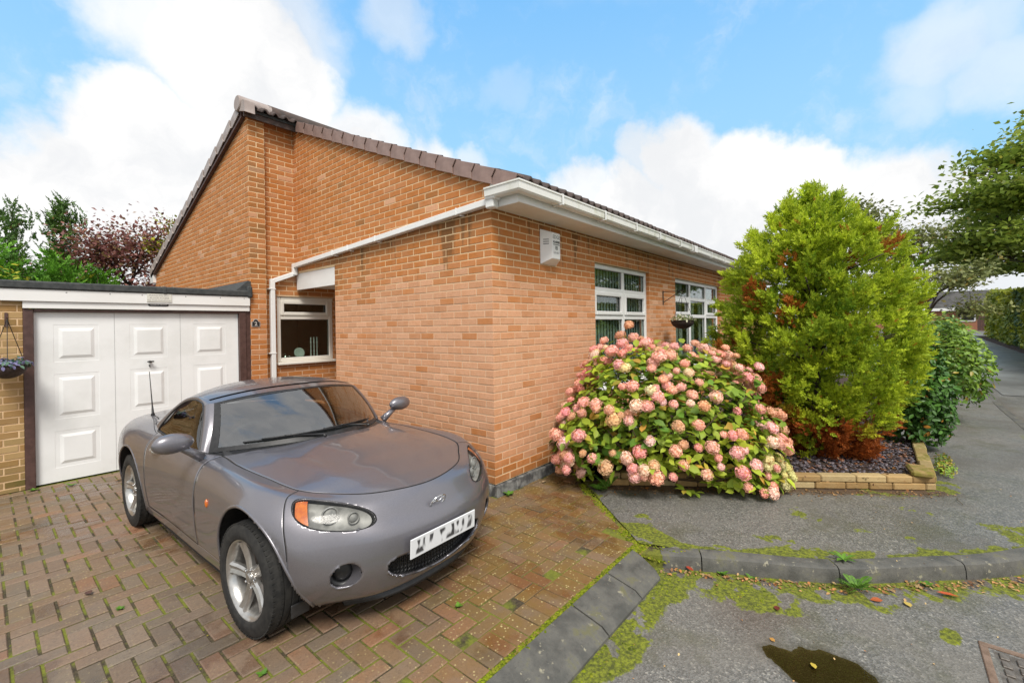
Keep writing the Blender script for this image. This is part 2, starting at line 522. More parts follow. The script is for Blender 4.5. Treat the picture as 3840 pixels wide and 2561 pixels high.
CAR_MASK = [(470, 1980), (480, 1700), (560, 1600), (700, 1480), (850, 1430), (1150, 1425), (1290, 1440), (1450, 1590), (1700, 1660), (1830, 1800), (1850, 1900), (1500, 2300), (900, 2380), (470, 2100)]
HYD_MASK = [(2060, 1760), (2050, 1480), (2170, 1330), (2420, 1255), (2620, 1310), (2780, 1420), (2950, 1520), (2990, 1850), (2200, 1850)]
CON_MASK = [(2700, 1450), (2740, 950), (2980, 640), (3300, 700), (3510, 1100), (3480, 1700), (2950, 1760)]
def inside(poly, x, y):
    c = False
    for i in range(len(poly)):
        (x1, y1), (x2, y2) = poly[i - 1], poly[i]
        if (y1 > y) != (y2 > y) and x < (x2 - x1) * (y - y1) / (y2 - y1) + x1: c = not c
    return c
def visible(p):
    s = screen(p)
    if not s: return 0
    x, y, z = s
    if not (0 < x < 3840 and 0 < y < 2561): return 0
    if any(inside(m, x, y) for m in (CAR_MASK, HYD_MASK, CON_MASK)): return 0
    return 1.0 / (z * z)

class Pieces:
    """bricks or pavers: the largest ones in view become objects of their own, the rest one part"""
    def __init__(s, name, mat, owner, restname, limit=290):
        s.items = []; s.name, s.mat, s.owner, s.rest, s.limit = name, mat, owner, restname, limit
        s.cache = {}
    def put(s, parent, poly, d, c, tint, score):
        s.items.append((score, parent, poly, d, c, tint))
    def finish(s):
        s.items.sort(key=lambda i: -i[0])
        rest = MB(); n = 0
        for score, parent, poly, d, c, tint in s.items:
            P = [Vector(p) for p in poly]
            if n < s.limit and score > 0:
                o0 = P[0]; e = P[1] - P[0]
                key = (tuple(round(k, 3) for q in P[1:] for k in (q - o0)), tuple(round(k, 4) for k in d))
                me = s.cache.get(key)
                if me is None:
                    b = MB(); cen = sum(P, Vector()) / len(P)
                    b.prism([p - cen for p in P], d, c)
                    me = s.cache[key] = b.mesh(s.name, s.mat)
                o = link(s.name, me, parent, Matrix.Translation(sum(P, Vector()) / len(P)) if parent is None else None)
                if parent is not None:
                    o.matrix_basis = Matrix.Translation(sum(P, Vector()) / len(P))
                o.color = (*tint, 1)
                n += 1
            else: rest.prism(poly, d, c, tint)
        if rest.f:
            o = rest.build(s.rest, s.mat, s.owner, tint=True); o['kind'] = 'stuff'

def wall(P, parent, name, o, u, n, L, z0, z1, top=None, holes=(), off=0.0, tint=None, mortar=None, proud=.0038, thick=.1, kmin=None, area=1.0, ulo=0.0, mlo=0.0):
    """mortar body as one mesh plus bricks laid in stretcher bond, clipped by the roof line and the openings"""
    o, u, n = Vector(o), Vector(u), Vector(n)
    up = Vector((0, 0, 1))
    mb = MB()
    zs = sorted({z0, z1, *[h[2] for h in holes if z0 < h[2] < z1], *[h[3] for h in holes if z0 < h[3] < z1]})
    for a, b in zip(zs[:-1], zs[1:]):
        cuts = sorted((h[0], h[1]) for h in holes if h[2] < b - 1e-6 and h[3] > a + 1e-6)
        x = mlo
        spans = []
        for c0, c1 in cuts:
            if c0 > x + 1e-4: spans.append((x, c0))
            x = max(x, c1)
        if x < L - 1e-4: spans.append((x, L))
        for s0, s1 in spans:
            poly = [(s0, a), (s1, a), (s1, b), (s0, b)]
            if top: poly = clip_poly(poly, *top)
            if len(poly) > 2:
                q = [o + u * p[0] + up * p[1] for p in poly]
                mb.prism([p - n * thick for p in q], n * thick)
    w = recalc(mb.build(name, mortar or MAT_MORTAR, parent))
    k = math.floor(z0 / .075) if kmin is None else kmin
    while k * .075 < z1:
        za, zb = k * .075 + .0066, k * .075 + .0684
        x = off + (k % 2) * .1125 - .225
        while x < L:
            ua, ub = max(x + .0064, 0.0), min(x + .2186, L)
            if ua == 0.0: ua = ulo
            x += .225
            if ub - ua < .02 or zb < z0 + .02: continue
            zc, zd = max(za, z0), min(zb, z1)
            segs = [(ua, ub)]
            for h in holes:
                ov = min(zd, h[3]) - max(zc, h[2])
                if ov <= .004: continue
                if ov > .03:
                    ns = []
                    for s0, s1 in segs:
                        if s1 <= h[0] or s0 >= h[1]: ns.append((s0, s1)); continue
                        if h[0] - s0 > .012: ns.append((s0, h[0] - .001))
                        if s1 - h[1] > .012: ns.append((h[1] + .001, s1))
                    segs = ns
                elif any(s0 < h[1] and s1 > h[0] for s0, s1 in segs):
                    if zd > h[3]: zc = max(zc, h[3] + .001)
                    else: zd = min(zd, h[2] - .001)
            if zd - zc < .012: continue
            for s0, s1 in segs:
                poly = [(s0, zc), (s1, zc), (s1, zd), (s0, zd)]
                if top: poly = clip_poly(poly, *top)
                if len(poly) < 3: continue
                cu = sum(p[0] for p in poly) / len(poly); cz = sum(p[1] for p in poly) / len(poly)
                pr = proud + RNG.uniform(-.0015, .0015) if proud else 0
                pts = [o + u * p[0] + up * p[1] for p in poly]
                c = o + u * cu + up * cz
                facing = max(0.0, (CAM_O - c).normalized().dot(n))
                sc = visible(c) * facing * (s1 - s0) * (zd - zc) * area
                P.put(w, pts, n * pr, .0022, tint(cu, cz), sc)
        k += 1
    return w

HB = Pieces('brick', MAT_BRICK, house, 'brickwork')
def rnd_tint(pale, dark=0.0, grime=0.0):
    r = min(1, max(0, RNG.gauss(.82, .14))) if RNG.random() < pale else RNG.uniform(.02, .2) + .22 * pale
    if RNG.random() < .35: r = r * .5 + pale * .5
    g = min(1, max(0, RNG.gauss(.5, .16))) * (1 - dark)
    return (r, g, max(0, min(1, grime * RNG.uniform(.5, 1.3))))
def sm(x, a, b):
    t = max(0.0, min(1.0, (x - a) / (b - a))); return t * t * (3 - 2 * t)
def tint_gable(y, z):                                # X = 0 face, y from the corner
    if z < 2.78 - y * .05:
        p = .95 * sm(2.75 - z, .30, 1.0) * sm(z, .12, .4)
        gr = 0.0
        gr = max(gr, .22 * sm(z, 2.40 - y * .05, 2.66 - y * .05))
        for yy, zz, w in ((2.92, 2.0, .13), (2.27, 1.85, .12), (.45, 2.3, .16), (1.2, 2.45, .1)):
            if abs(y - yy) < w: gr = max(gr, .40 * sm(z, zz - .1, zz + .30))
        if gr > .2: p *= .6
        return rnd_tint(p, 0, gr)
    return rnd_tint(.04, .02, .0 if RNG.random() > .07 else .4)
def tint_front(x, z):                                # Y = 0 face
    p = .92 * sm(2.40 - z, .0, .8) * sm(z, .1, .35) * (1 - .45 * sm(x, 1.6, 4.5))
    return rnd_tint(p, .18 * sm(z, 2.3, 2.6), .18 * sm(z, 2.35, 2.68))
def tint_pillar(u, z):
    gr = .5 if z > 2.2 else .08
    if RNG.random() < .3: gr *= .35
    return rnd_tint(.12, .25, gr)
def tint_return(u, z): return rnd_tint(.06, .25, .16)
def tint_left(u, z): return rnd_tint(.06, 0, .06)

YI, XL = 4.27, -0.70
roof_front = (-.417, 1, 2.985)                      # z - .417 y <= c  (under the verge)
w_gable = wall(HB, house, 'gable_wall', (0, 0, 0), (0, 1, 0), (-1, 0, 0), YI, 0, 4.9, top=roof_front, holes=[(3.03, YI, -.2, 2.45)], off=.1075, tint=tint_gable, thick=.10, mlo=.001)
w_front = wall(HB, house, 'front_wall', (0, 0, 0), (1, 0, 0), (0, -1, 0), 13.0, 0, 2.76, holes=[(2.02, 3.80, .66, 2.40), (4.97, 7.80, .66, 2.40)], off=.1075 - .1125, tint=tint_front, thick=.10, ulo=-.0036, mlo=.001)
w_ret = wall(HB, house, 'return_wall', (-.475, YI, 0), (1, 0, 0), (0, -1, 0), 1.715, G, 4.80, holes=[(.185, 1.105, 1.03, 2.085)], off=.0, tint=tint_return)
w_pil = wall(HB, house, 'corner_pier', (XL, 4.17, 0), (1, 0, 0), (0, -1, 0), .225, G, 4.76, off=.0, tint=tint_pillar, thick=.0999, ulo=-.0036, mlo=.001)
w_left = wall(HB, house, 'back_gable_wall', (XL, 4.17, 0), (0, 1, 0), (-1, 0, 0), 5.45, 1.9, 4.9, top=(.349, 1, 4.76 + .349 * .12), off=.04, tint=tint_left, mlo=.001)
# pier side and the end of the front wing
b = MB(); b.box((-.4850, 4.1752, G), (-.4755, 4.2695, 4.74)); b.build('pier_side', MAT_MORTAR, house)
b = MB(); b.box((.1005, 3.02, G), (1.24, 3.03, 2.45)); b.box((1.24, 3.02, G), (1.30, YI - .001, 2.45)); b.build('porch_wall', MAT_MORTAR, house)
b = MB(); b.box((.105, 3.032, 2.235), (1.238, 4.265, 2.25)); b.build('porch_ceiling', MAT_SOFFIT, house)
b = MB(); b.box((.008, 3.032, 2.19), (.034, 4.235, 2.449), .003); b.build('porch_beam', MAT_UPVC, house)
b = MB(); b.box((12.9, .11, 0), (13.0, 9.6, 2.9)); b.box((-.6, 9.62, 0), (13, 9.72, 2.9)); b.build('rear_walls', MAT_MORTAR, house)
b = MB()                                             # concrete plinth with broken stone along the foot of the wall
x = 0.0
while x < 2.6:
    l = RNG.uniform(.12, .32); b.box((x + .002, -.028 + RNG.uniform(-.006, .006), G - .02), (x + l - .002, .09, -.006 - RNG.uniform(0, .012)), .008); x += l
y = 0.05
while y < 3.0:
    l = RNG.uniform(.2, .4); b.box((-.02, y + .002, G - .02), (.09, y + l - .002, -.008), .006); y += l
b.box((2.6, -.02, G - .02), (13, .09, -.008))
b.build('plinth', MAT_PLINTH, house)

def jamb(x, z0, z1, y0, y1, tf):
    k = math.ceil(z0 / .075)
    while (k + 1) * .075 <= z1 + .01:
        za, zb = k * .075 + .005, k * .075 + .07
        HB.put(house, [(x, y0, za), (x, y1, za), (x, y1, zb), (x, y0, zb)], Vector((-.002, 0, 0)), 0, tf(x, za), 0); k += 1
jamb(3.8, .7, 2.4, .0, .12, tint_front); jamb(7.8, .7, 2.4, .0, .12, tint_front); jamb(.63, 1.03, 2.085, YI, YI + .1, tint_return)
HB.finish()

# ------------------------------------------------------------------ windows
def window(parent, X0, X1, Z0, Z1, Y, cols, rows, sash=(), fw=.065, mats=None, sill=True, depth=.07):
    fr = MB()
    fr.box((X0, Y, Z0), (X0 + fw, Y + depth, Z1), .008); fr.box((X1 - fw, Y, Z0), (X1, Y + depth, Z1), .008)
    fr.box((X0 + fw + .0005, Y, Z1 - fw), (X1 - fw - .0005, Y + depth, Z1), .008); fr.box((X0 + fw + .0005, Y, Z0), (X1 - fw - .0005, Y + depth, Z0 + fw), .008)
    xs = [X0 + fw] + [c for c in cols] + [X1 - fw]; zs = [Z0 + fw] + list(rows) + [Z1 - fw]
    mw = .034
    for c in cols: fr.box((c - mw, Y + .002, Z0 + fw + .0005), (c + mw, Y + depth - .002, Z1 - fw - .0005), .007)
    for r in rows:
        for a, bb in zip(xs[:-1], xs[1:]):
            fr.box((a + (mw + .0005 if a in cols else .0005), Y + .003, r - mw), (bb - (mw + .0005 if bb in cols else .0005), Y + depth - .003, r + mw), .007)
    w = fr.build('window', mats or MAT_UPVC, parent)
    for i, (a, bb) in enumerate(zip(xs[:-1], xs[1:])):
        for j, (c, d) in enumerate(zip(zs[:-1], zs[1:])):
            a2 = a + (mw if a in cols else 0); b2 = bb - (mw if bb in cols else 0)
            c2 = c + (mw if c in rows else 0); d2 = d - (mw if d in rows else 0)
            if (i, j) in sash:
                s = MB(); k = .05; e = .004
                s.box((a2 - e, Y - .014, c2 - e), (a2 + k, Y + .03, d2 + e), .008); s.box((b2 - k, Y - .014, c2 - e), (b2 + e, Y + .03, d2 + e), .008)
                s.box((a2 + k + .0005, Y - .014, d2 - k), (b2 - k - .0005, Y + .03, d2 + e), .008); s.box((a2 + k + .0005, Y - .014, c2 - e), (b2 - k - .0005, Y + .03, c2 + k), .008)
                s.build('sash', mats or MAT_UPVC, w)
                a2 += k; b2 -= k; c2 += k; d2 -= k
            g = MB(); g.box((a2 - .004, Y + .033, c2 - .004), (b2 + .004, Y + .039, d2 + .004))
            recalc(g.build('pane', MAT_GLASS, w))
            gk = MB()                                  # black gasket round the pane
            for q in (((a2 - .001, Y + .026, c2 - .001), (a2 + .007, Y + .0325, d2 + .001)), ((b2 - .007, Y + .026, c2 - .001), (b2 + .001, Y + .0325, d2 + .001)),
                      ((a2 + .0075, Y + .026, d2 - .007), (b2 - .0075, Y + .0325, d2 + .001)), ((a2 + .0075, Y + .026, c2 - .001), (b2 - .0075, Y + .0325, c2 + .007))): gk.box(*q)
            gk.build('gasket', MAT_BLACK, w)
    if sill:
        s = MB(); s.box((X0 - .012, Y - .085, Z0 - .045), (X1 + .012, Y + .03, Z0 - .0005), .01); s.build('sill', mats or MAT_UPVC, w)
    return w
def room(parent, X0, X1, Z0, Z1, Y, D, mat):
    b = MB(); b.box((X0, Y, Z0), (X1, Y + D, Z1)); del b.f[2]; del b.t[2]; del b.m[2]
    return b.build('room_lining', mat, parent)

w1 = window(house, 2.023, 3.797, .70, 2.397, .05, [2.965], [1.665, 2.045], sash={(0, 1), (1, 1)})
w2 = window(house, 4.973, 7.797, .70, 2.397, .05, [5.93, 6.93], [1.70, 2.045], sash={(0, 1), (2, 1)})
for X0, X1 in ((1.7, 4.2), (4.6, 8.2)): room(house, X0, X1, .2, 2.6, .125, 3.0, MAT_ROOM)
b = MB(); b.box((2.06, .135, 2.345), (3.77, .165, 2.385), .004); vb = b.build('vertical_blind', MAT_UPVC, house)
b = MB(); b.box((-.041, -.0015, 0), (.041, .0015, 1.625)); slat = b.mesh('blind_slat', MAT_BLIND)
for i in range(19):
    o = link('blind_slat', slat, vb); o.matrix_basis = Matrix.Translation((2.12 + i * .089, .150, .72)) @ Matrix.Rotation(.16 + RNG.uniform(-.06, .06), 4, 'Z')
b = MB()
for x0, x1 in ((5.0, 5.55), (7.2, 7.76), (5.62, 5.75), (6.3, 6.45), (6.82, 6.9)):
    G2 = [[(x0 + (x1 - x0) * i / 24, .17 + .025 * math.sin(i * 1.9), z) for i in range(25)] for z in (.72, 2.36)]
    b.grid(G2)
b.build('curtain', MAT_CURTAIN, house, smooth=True)
MAT_CREAMFRAME = pmat('cream_upvc', (.74, .70, .63), (.70, .66, .58), 2.0, .35)
wk = window(house, -.288, .628, 1.055, 2.083, YI + .02, [], [1.757], sash={(0, 1)}, mats=MAT_CREAMFRAME)
room(house, -.6, 1.2, .6, 2.5, YI + .101, 2.5, MAT_ROOM)
b = MB(); b.box((-.28, YI + .103, 1.05), (.62, YI + .40, 1.09), .004); b.build('inner_sill', MAT_CREAMFRAME, house)

# ------------------------------------------------------------------ roof
roof = MB()
def rz(y): return 3.085 + .417 * y
def roll(x):                                         # double roman tile: two rolls in 0.30 m
    t = (x / .15) % 1.0
    return .046 * math.sin(math.pi * (t - .45) / .55) if t > .45 else 0.0
YR, ZR = 4.24, 4.85
def rb(y): return ZR - .349 * (y - YR)
def course_sheet(mb, X0, X1, ys, zf, flip):
    nx = int((X1 - X0) / .03)
    xs = [X0 + (X1 - X0) * i / nx for i in range(nx + 1)]
    for a, bb in zip(ys[:-1], ys[1:]):
        # each course lies on the one below: lower edge lifted by its thickness
        lowr = [(x, a, zf(a) + roll(x) + .022) for x in xs]; upr = [(x, bb, zf(bb) + roll(x)) for x in xs]
        bot = [(x, a, zf(a) + roll(x)) for x in xs]
        mb.grid([bot, lowr, upr] if not flip else [upr, lowr, bot])
ys = [-.02 + i * .284 for i in range(16)]
course_sheet(roof, 0.0, 13.0, ys, rz, False)
course_sheet(roof, -.72, 0.0, [4.03, YR], rz, False)
ysb = [9.78 - i * .277 for i in range(21)]
course_sheet(roof, -.72, 13.0, ysb, rb, True)
ro = roof.build('roof_covering', MAT_TILE, house); ro['kind'] = 'stuff'
b = MB()                                             # underlay and undercloak under the tiles
b.prism([(.001, -.33, rz(-.33) - .035), (13, -.33, rz(-.33) - .035), (13, YR, ZR - .035), (.001, YR, ZR - .035)], (0, 0, .03))
b.prism([(-.74, 4.08, rz(4.08) - .05), (0, 4.08, rz(4.08) - .05), (0, YR, ZR - .045), (-.74, YR, ZR - .045)], (0, 0, .04))
b.prism([(-.74, YR, ZR - .05), (13, YR, ZR - .05), (13, 9.7, rb(9.7) - .05), (-.74, 9.7, rb(9.7) - .05)], (0, 0, .04))
recalc(b.build('roof_deck', MAT_FELT, house))
# eave tiles, each its own piece
tb = MB()
n = 14
prof = [(.298 * i / n, roll(.298 * i / n)) for i in range(n + 1)]
for (ya, yb) in ((-.40, .0),):
    top = [[(x, y, rz(y) - rz(-.4) + h + .021) for x, h in prof] for y in (ya, yb)]
    bot = [[(x, y, rz(y) - rz(-.4) + h) for x, h in prof] for y in (ya, yb)]
    tb.grid(top); tb.grid([bot[1], bot[0]])
    tb.grid([bot[0], top[0]]); tb.grid([[bot[0][0], bot[1][0]], [top[0][0], top[1][0]]][::-1]); tb.grid([[bot[0][-1], bot[1][-1]], [top[0][-1], top[1][-1]]])
tile_me = tb.mesh('roof_tile', MAT_TILE)
for i in range(43):
    o = link('roof_tile', tile_me, house); o.matrix_basis = Matrix.Translation((.03 + i * .30, RNG.uniform(-.006, .006), rz(-.4) + RNG.uniform(-.003, .003)))
for i in range(2):
    o = link('roof_tile', tile_me, house); o.matrix_basis = Matrix.Translation((-.62 + i * .30, 4.42, rz(4.02)))
# verge tiles
def verge_piece(L, H, fl=.10, sgn=1):
    """side plate in the local x(along slope) z plane, outer face towards -y"""
    v = MB()
    P = [(0, 0, 0), (L, 0, 0), (L + .028, 0, H * .42), (L + .004, 0, H), (.004, 0, H), (.028, 0, H * .42)]
    v.prism([(p[0], .012, p[2]) for p in P], (0, -.012, 0), .002)
    v.box((.004, .0125, H - .014), (L + .002, fl, H - .001), .002)
    return v
sl = math.atan(.4175); LV = .292
me_v = verge_piece(LV, .150).mesh('verge_tile', MAT_VERGE); 
def place_verge(me, origin, dirv, outv, mat=None):
    x = Vector(dirv).normalized(); y = -Vector(outv).normalized(); z = x.cross(y)
    if z.z < 0: z = -z
    Mx = Matrix((( x[0], y[0], z[0], origin[0]), (x[1], y[1], z[1], origin[1]), (x[2], y[2], z[2], origin[2]), (0, 0, 0, 1)))
    o = link('verge_tile', me, house); o.matrix_basis = Mx @ Matrix.Rotation(.030, 4, 'Y') @ Matrix.Rotation(.034, 4, 'Z'); return o
dy = Vector((0, math.cos(sl), math.sin(sl)))
for i in range(16):
    p = Vector((-.062 - (.002 if i % 2 else 0), -.385 + .045, rz(-.385) - .105)) + dy * (i * (LV + .006))
    if i == 0: p += Vector((0, .0, .0))
    place_verge(me_v, p, dy, (-1, 0, 0))
me_vp = verge_piece(.335, .150).mesh('verge_tile', MAT_VERGE_PALE)
db = Vector((0, 1, -.349)).normalized()
for i in range(17):
    p = Vector((XL - .085 - (.002 if i % 2 else 0), YR + .03, ZR - .115)) + db * (i * .341)
    place_verge(me_vp, p, db, (-1, 0, 0))
b = MB()                                             # the two capping pieces at the peak and the ridge end
b.prism([(XL - .09, 4.01, 4.69), (XL - .09, 4.22, 4.76), (XL - .09, 4.24, 4.93), (XL - .09, 4.03, 4.86)][::-1], (.14, 0, 0), .004)
b.lathe([(0, 0), (.105, 0), (.115, .01), (.115, .45), (.11, .45)], 20, 'X', (XL - .11, YR + .02, ZR + .03))
recalc(b.build('ridge_end', MAT_VERGE_PALE, house, auto=35))
b = MB(); b.tube([(XL + .3, YR + .02, ZR + .04), (13, YR + .02, ZR + .04)], .11, 14); b.build('ridge_tiles', MAT_TILE, house, smooth=True)
b = MB(); b.box((XL - .07, 4.10, 4.66), (0.01, 4.13, 4.79)); b.build('undercloak', MAT_TILE, house)
b = MB(); b.prism([(XL - .06, YR, ZR - .165), (XL - .06, 9.75, rb(9.75) - .165), (XL - .06, 9.75, rb(9.75) - .03), (XL - .06, YR, ZR - .03)], (.055, 0, 0)); recalc(b.build('barge_board', MAT_BROWNFRAME, house))
b = MB(); b.box((XL - .06, 9.55, 2.66), (XL + .2, 9.80, 2.93)); b.build('rear_eave_end', MAT_UPVC, house)

# ------------------------------------------------------------------ fascia, soffit, gutter, pipes
b = MB(); b.box((.0, -.345, 2.725), (13, -.325, 2.93), .003); b.build('fascia', MAT_UPVC, house)
b = MB(); b.prism([(-.012, -.345, 2.715), (-.012, -.002, 2.715), (-.012, -.002, 3.0), (-.012, -.345, 2.93)], (.0118, 0, 0), .002); recalc(b.build('box_end', MAT_UPVC, house))
b = MB(); b.box((.001, -.324, 2.727), (13, -.0065, 2.737)); b.build('soffit', MAT_SOFFIT, house)
def gut(path_pts, mb):
    """U-shaped gutter swept along straight runs; section in (outward, up)"""
    sec = [(.0, .075), (.0, .0), (.018, -.016), (.088, -.016), (.105, .0), (.110, .062), (.118, .066), (.118, .080), (.108, .080), (.103, .066), (.096, .004), (.086, -.008), (.02, -.008), (.008, .004), (.008, .075)]
    rows = []
    for p, outw in path_pts:
        rows.append([(p[0] + outw[0] * a, p[1] + outw[1] * a, p[2] + h) for a, h in sec])
    mb.grid(rows)
    for r in (rows[0], rows[-1]): mb.add(r, [tuple(range(len(r)))])
b = MB()
gz = 2.806
gut([((13, -.352, gz), (0, -1)), ((-.022, -.352, gz), (-1, -1)), ((-.022, -.03, gz), (-1, 0))], b)
g = recalc(b.build('gutter', MAT_UPVC_DIRTY, house, auto=30))
for xx in (.55, 1.45, 2.3, 3.1, 3.95, 4.5, 4.75, 5.6, 6.5, 7.4, 8.3, 9.2):
    k = MB(); k.box((xx, -.476, gz - .022), (xx + .03, -.4735, gz + .084)); k.box((xx, -.473, gz - .026), (xx + .03, -.353, gz - .0175)); k.box((xx, -.473, gz + .0805), (xx + .03, -.44, gz + .086))
    k.build('bracket', MAT_UPVC, g)
for xx in (4.62,):
    k = MB(); k.box((xx, -.478, gz - .026), (xx + .12, -.3525, gz - .0165)); k.box((xx, -.478, gz - .016), (xx + .12, -.4705, gz + .084)); k.build('union', MAT_UPVC, g)
def bar(mb, p, q, w=.066, side=None, c=.006, ext=0.0):
    p, q = Vector(p), Vector(q); d = q - p; L = d.length; x = d.normalized()
    y = Vector(side) if side else (Vector((0, 0, 1)).cross(x))
    y = (y - x * y.dot(x)).normalized(); z = x.cross(y)
    Mx = Matrix(((x[0], y[0], z[0], p[0]), (x[1], y[1], z[1], p[1]), (x[2], y[2], z[2], p[2]), (0, 0, 0, 1)))
    mb.box((-ext, -w / 2, -w / 2), (L + ext, w / 2, w / 2), c, M=Mx)
b = MB()
A0, A1, A2, A3, A4 = (-.045, -.065, 2.775), (-.045, 4.17, 2.565), (-.045, 4.205, 2.45), (-.375, 4.212, 2.30), (-.375, 4.212, G + .01)
bar(b, A0, A1, side=(1, 0, 0)); bar(b, (-.045, 4.185, 2.60), (-.045, 4.185, 2.42), .068, side=(1, 0, 0)); bar(b, (-.045, 4.21, 2.445), (-.375, 4.213, 2.305), side=(0, 1, 0)); bar(b, (-.375, 4.212, 2.338), A4, side=(1, 0, 0))
b.box((-.10, -.115, 2.70), (-.015, -.01, 2.79), .01); b.box((-.115, -.15, 2.775), (-.016, -.012, 2.85), .012)
dp = b.build('drainpipe', MAT_UPVC, house)
for yy in (.42, 1.9, 2.55, 2.95):
    k = MB(); z = 2.775 - (yy + .065) * .0496
    k.box((-.083, yy, z - .037), (-.008, yy + .012, z + .038), .002); k.box((-.06, yy - .05, z - .05), (-.008, yy - .035, z - .04)); k.build('pipe_clip', MAT_UPVC, dp)
for zz in (2.18, 1.2):
    k = MB(); k.box((-.44, 4.173, zz), (-.335, 4.262, zz + .014), .002); k.box((-.455, 4.235, zz + .002), (-.441, 4.262, zz + .012)); k.build('pipe_clip', MAT_UPVC, dp)

# ------------------------------------------------------------------ lettering
def letters(name, txt, size, M, mat, parent, align='CENTER', ext=.0008, spacing=1.0, bold=0.0, line=1.0):
    cu = bpy.data.curves.new(name, 'FONT'); cu.body = txt; cu.size = size; cu.align_x = align; cu.extrude = ext
    cu.space_character = spacing; cu.offset = bold; cu.space_line = line; cu.resolution_u = 2
    t = bpy.data.objects.new(name, cu); COL.objects.link(t)
    dg = bpy.context.evaluated_depsgraph_get(); dg.update()
    me = bpy.data.meshes.new_from_object(t.evaluated_get(dg))
    bpy.data.objects.remove(t)
    me.name = name; me.materials.clear(); me.materials.append(mat)
    o = link(name, me, parent); o.matrix_basis = M
    return o
def MX(origin, xdir, zup=(0, 0, 1)):
    """text frame: x along xdir, y up, normal = x cross y"""
    x = Vector(xdir).normalized(); y = Vector(zup).normalized(); z = x.cross(y)
    return Matrix(((x[0], y[0], z[0], origin[0]), (x[1], y[1], z[1], origin[1]), (x[2], y[2], z[2], origin[2]), (0, 0, 0, 1)))

MAT_INK = pmat('black_ink', (.01, .01, .012), (.02, .02, .02), 30, .5)
MAT_GREYINK = pmat('faded_grey_ink', (.26, .26, .26), (.34, .34, .34), 40, .5)
MAT_SILVER = pmat('silver_paint', (.62, .62, .60), (.50, .50, .49), 30, .35, metal=.3)
MAT_CREAMSIGN = pmat('cream_sign', (.70, .69, .62), (.62, .61, .55), 8, .5)

alarm = thing('alarm_box', 'white burglar alarm box on the brick wall beneath the eaves', 'alarm box', (.91, 0, 2.25))
b = MB()
Aw = [(.79, 2.245), (1.06, 2.235), (1.06, 2.60), (.80, 2.655)]
Af = [(.872, 2.312), (1.02, 2.316), (1.02, 2.575), (.872, 2.605)]
b = MB()
b.add([(x, -.007, z) for x, z in [(.79, 2.25), (1.10, 2.25), (1.10, 2.645), (.79, 2.645)]] + [(x, -.125, z) for x, z in [(.868, 2.31), (1.022, 2.31), (1.022, 2.60), (.868, 2.60)]],
      [(3, 2, 1, 0), (4, 5, 6, 7), (0, 1, 5, 4), (1, 2, 6, 5), (2, 3, 7, 6), (3, 0, 4, 7)])
o = recalc(b.build('housing', MAT_UPVC, alarm))
mod = o.modifiers.new('bevel', 'BEVEL'); mod.width = .006; mod.segments = 2
b = MB()
for i in range(3):
    z = 2.52 - i * .024
    p, q = Vector((.811, -.038, z)), Vector((.846, -.0915, z))
    nn = Vector((-.118, -.078, 0)).normalized()
    b.prism([p + nn * .0006, q + nn * .0006, q + nn * .0006 + Vector((0, 0, .0075)), p + nn * .0006 + Vector((0, 0, .0075))], nn * .0012)
recalc(b.build('vent_slot', MAT_BLACK, alarm))
fx = .945
letters('lettering', 'EDGE', .058, MX((fx, -.1256, 2.535), (1, 0, 0)), MAT_GREYINK, alarm, bold=.001)
letters('lettering', 'ALARMS', .036, MX((fx, -.1256, 2.487), (1, 0, 0)), MAT_INK, alarm, bold=.0012)
b = MB(); b.box((.882, -.1268, 2.466), (1.010, -.1256, 2.474)); 
for q in (((.925, -.1268, 2.413), (.932, -.1256, 2.452)), ((.958, -.1268, 2.413), (.965, -.1256, 2.452)), ((.9325, -.1268, 2.445), (.9575, -.1256, 2.452)), ((.9325, -.1268, 2.413), (.9575, -.1256, 2.420)), ((.940, -.1268, 2.426), (.952, -.1256, 2.439))): b.box(*q)
b.build('emblem', MAT_INK, alarm)
letters('lettering', '606401', .040, MX((fx, -.1256, 2.365), (1, 0, 0)), MAT_GREYINK, alarm)

num = thing('house_number_plate', 'small black arched plate with a silver 2 on the brick pier', 'number plate', (-.62, 4.163, 1.66))
def arch(x0, x1, z0, z1, zt, n=10):
    c = (x0 + x1) / 2; r = (x1 - x0) / 2 * .62
    return [(x0, z0), (x1, z0), (x1, z1)] + [(c + r * math.cos(a), z1 + (zt - z1) * math.sin(a)) for a in [math.pi * i / n for i in range(n + 1)]] + [(x0, z1)]
b = MB(); b.prism([(x, 4.1645, z) for x, z in arch(-.692, -.575, 1.612, 1.69, 1.727)], (0, -.008, 0)); recalc(b.build('rim', MAT_SILVER, num))
b = MB(); b.prism([(x, 4.1563, z) for x, z in arch(-.684, -.583, 1.620, 1.686, 1.719)], (0, -.003, 0)); recalc(b.build('face', MAT_BLACK, num))
letters('numeral', '2', .078, MX((-.634, 4.1525, 1.632), (1, 0, 0)), MAT_SILVER, num, bold=.002)

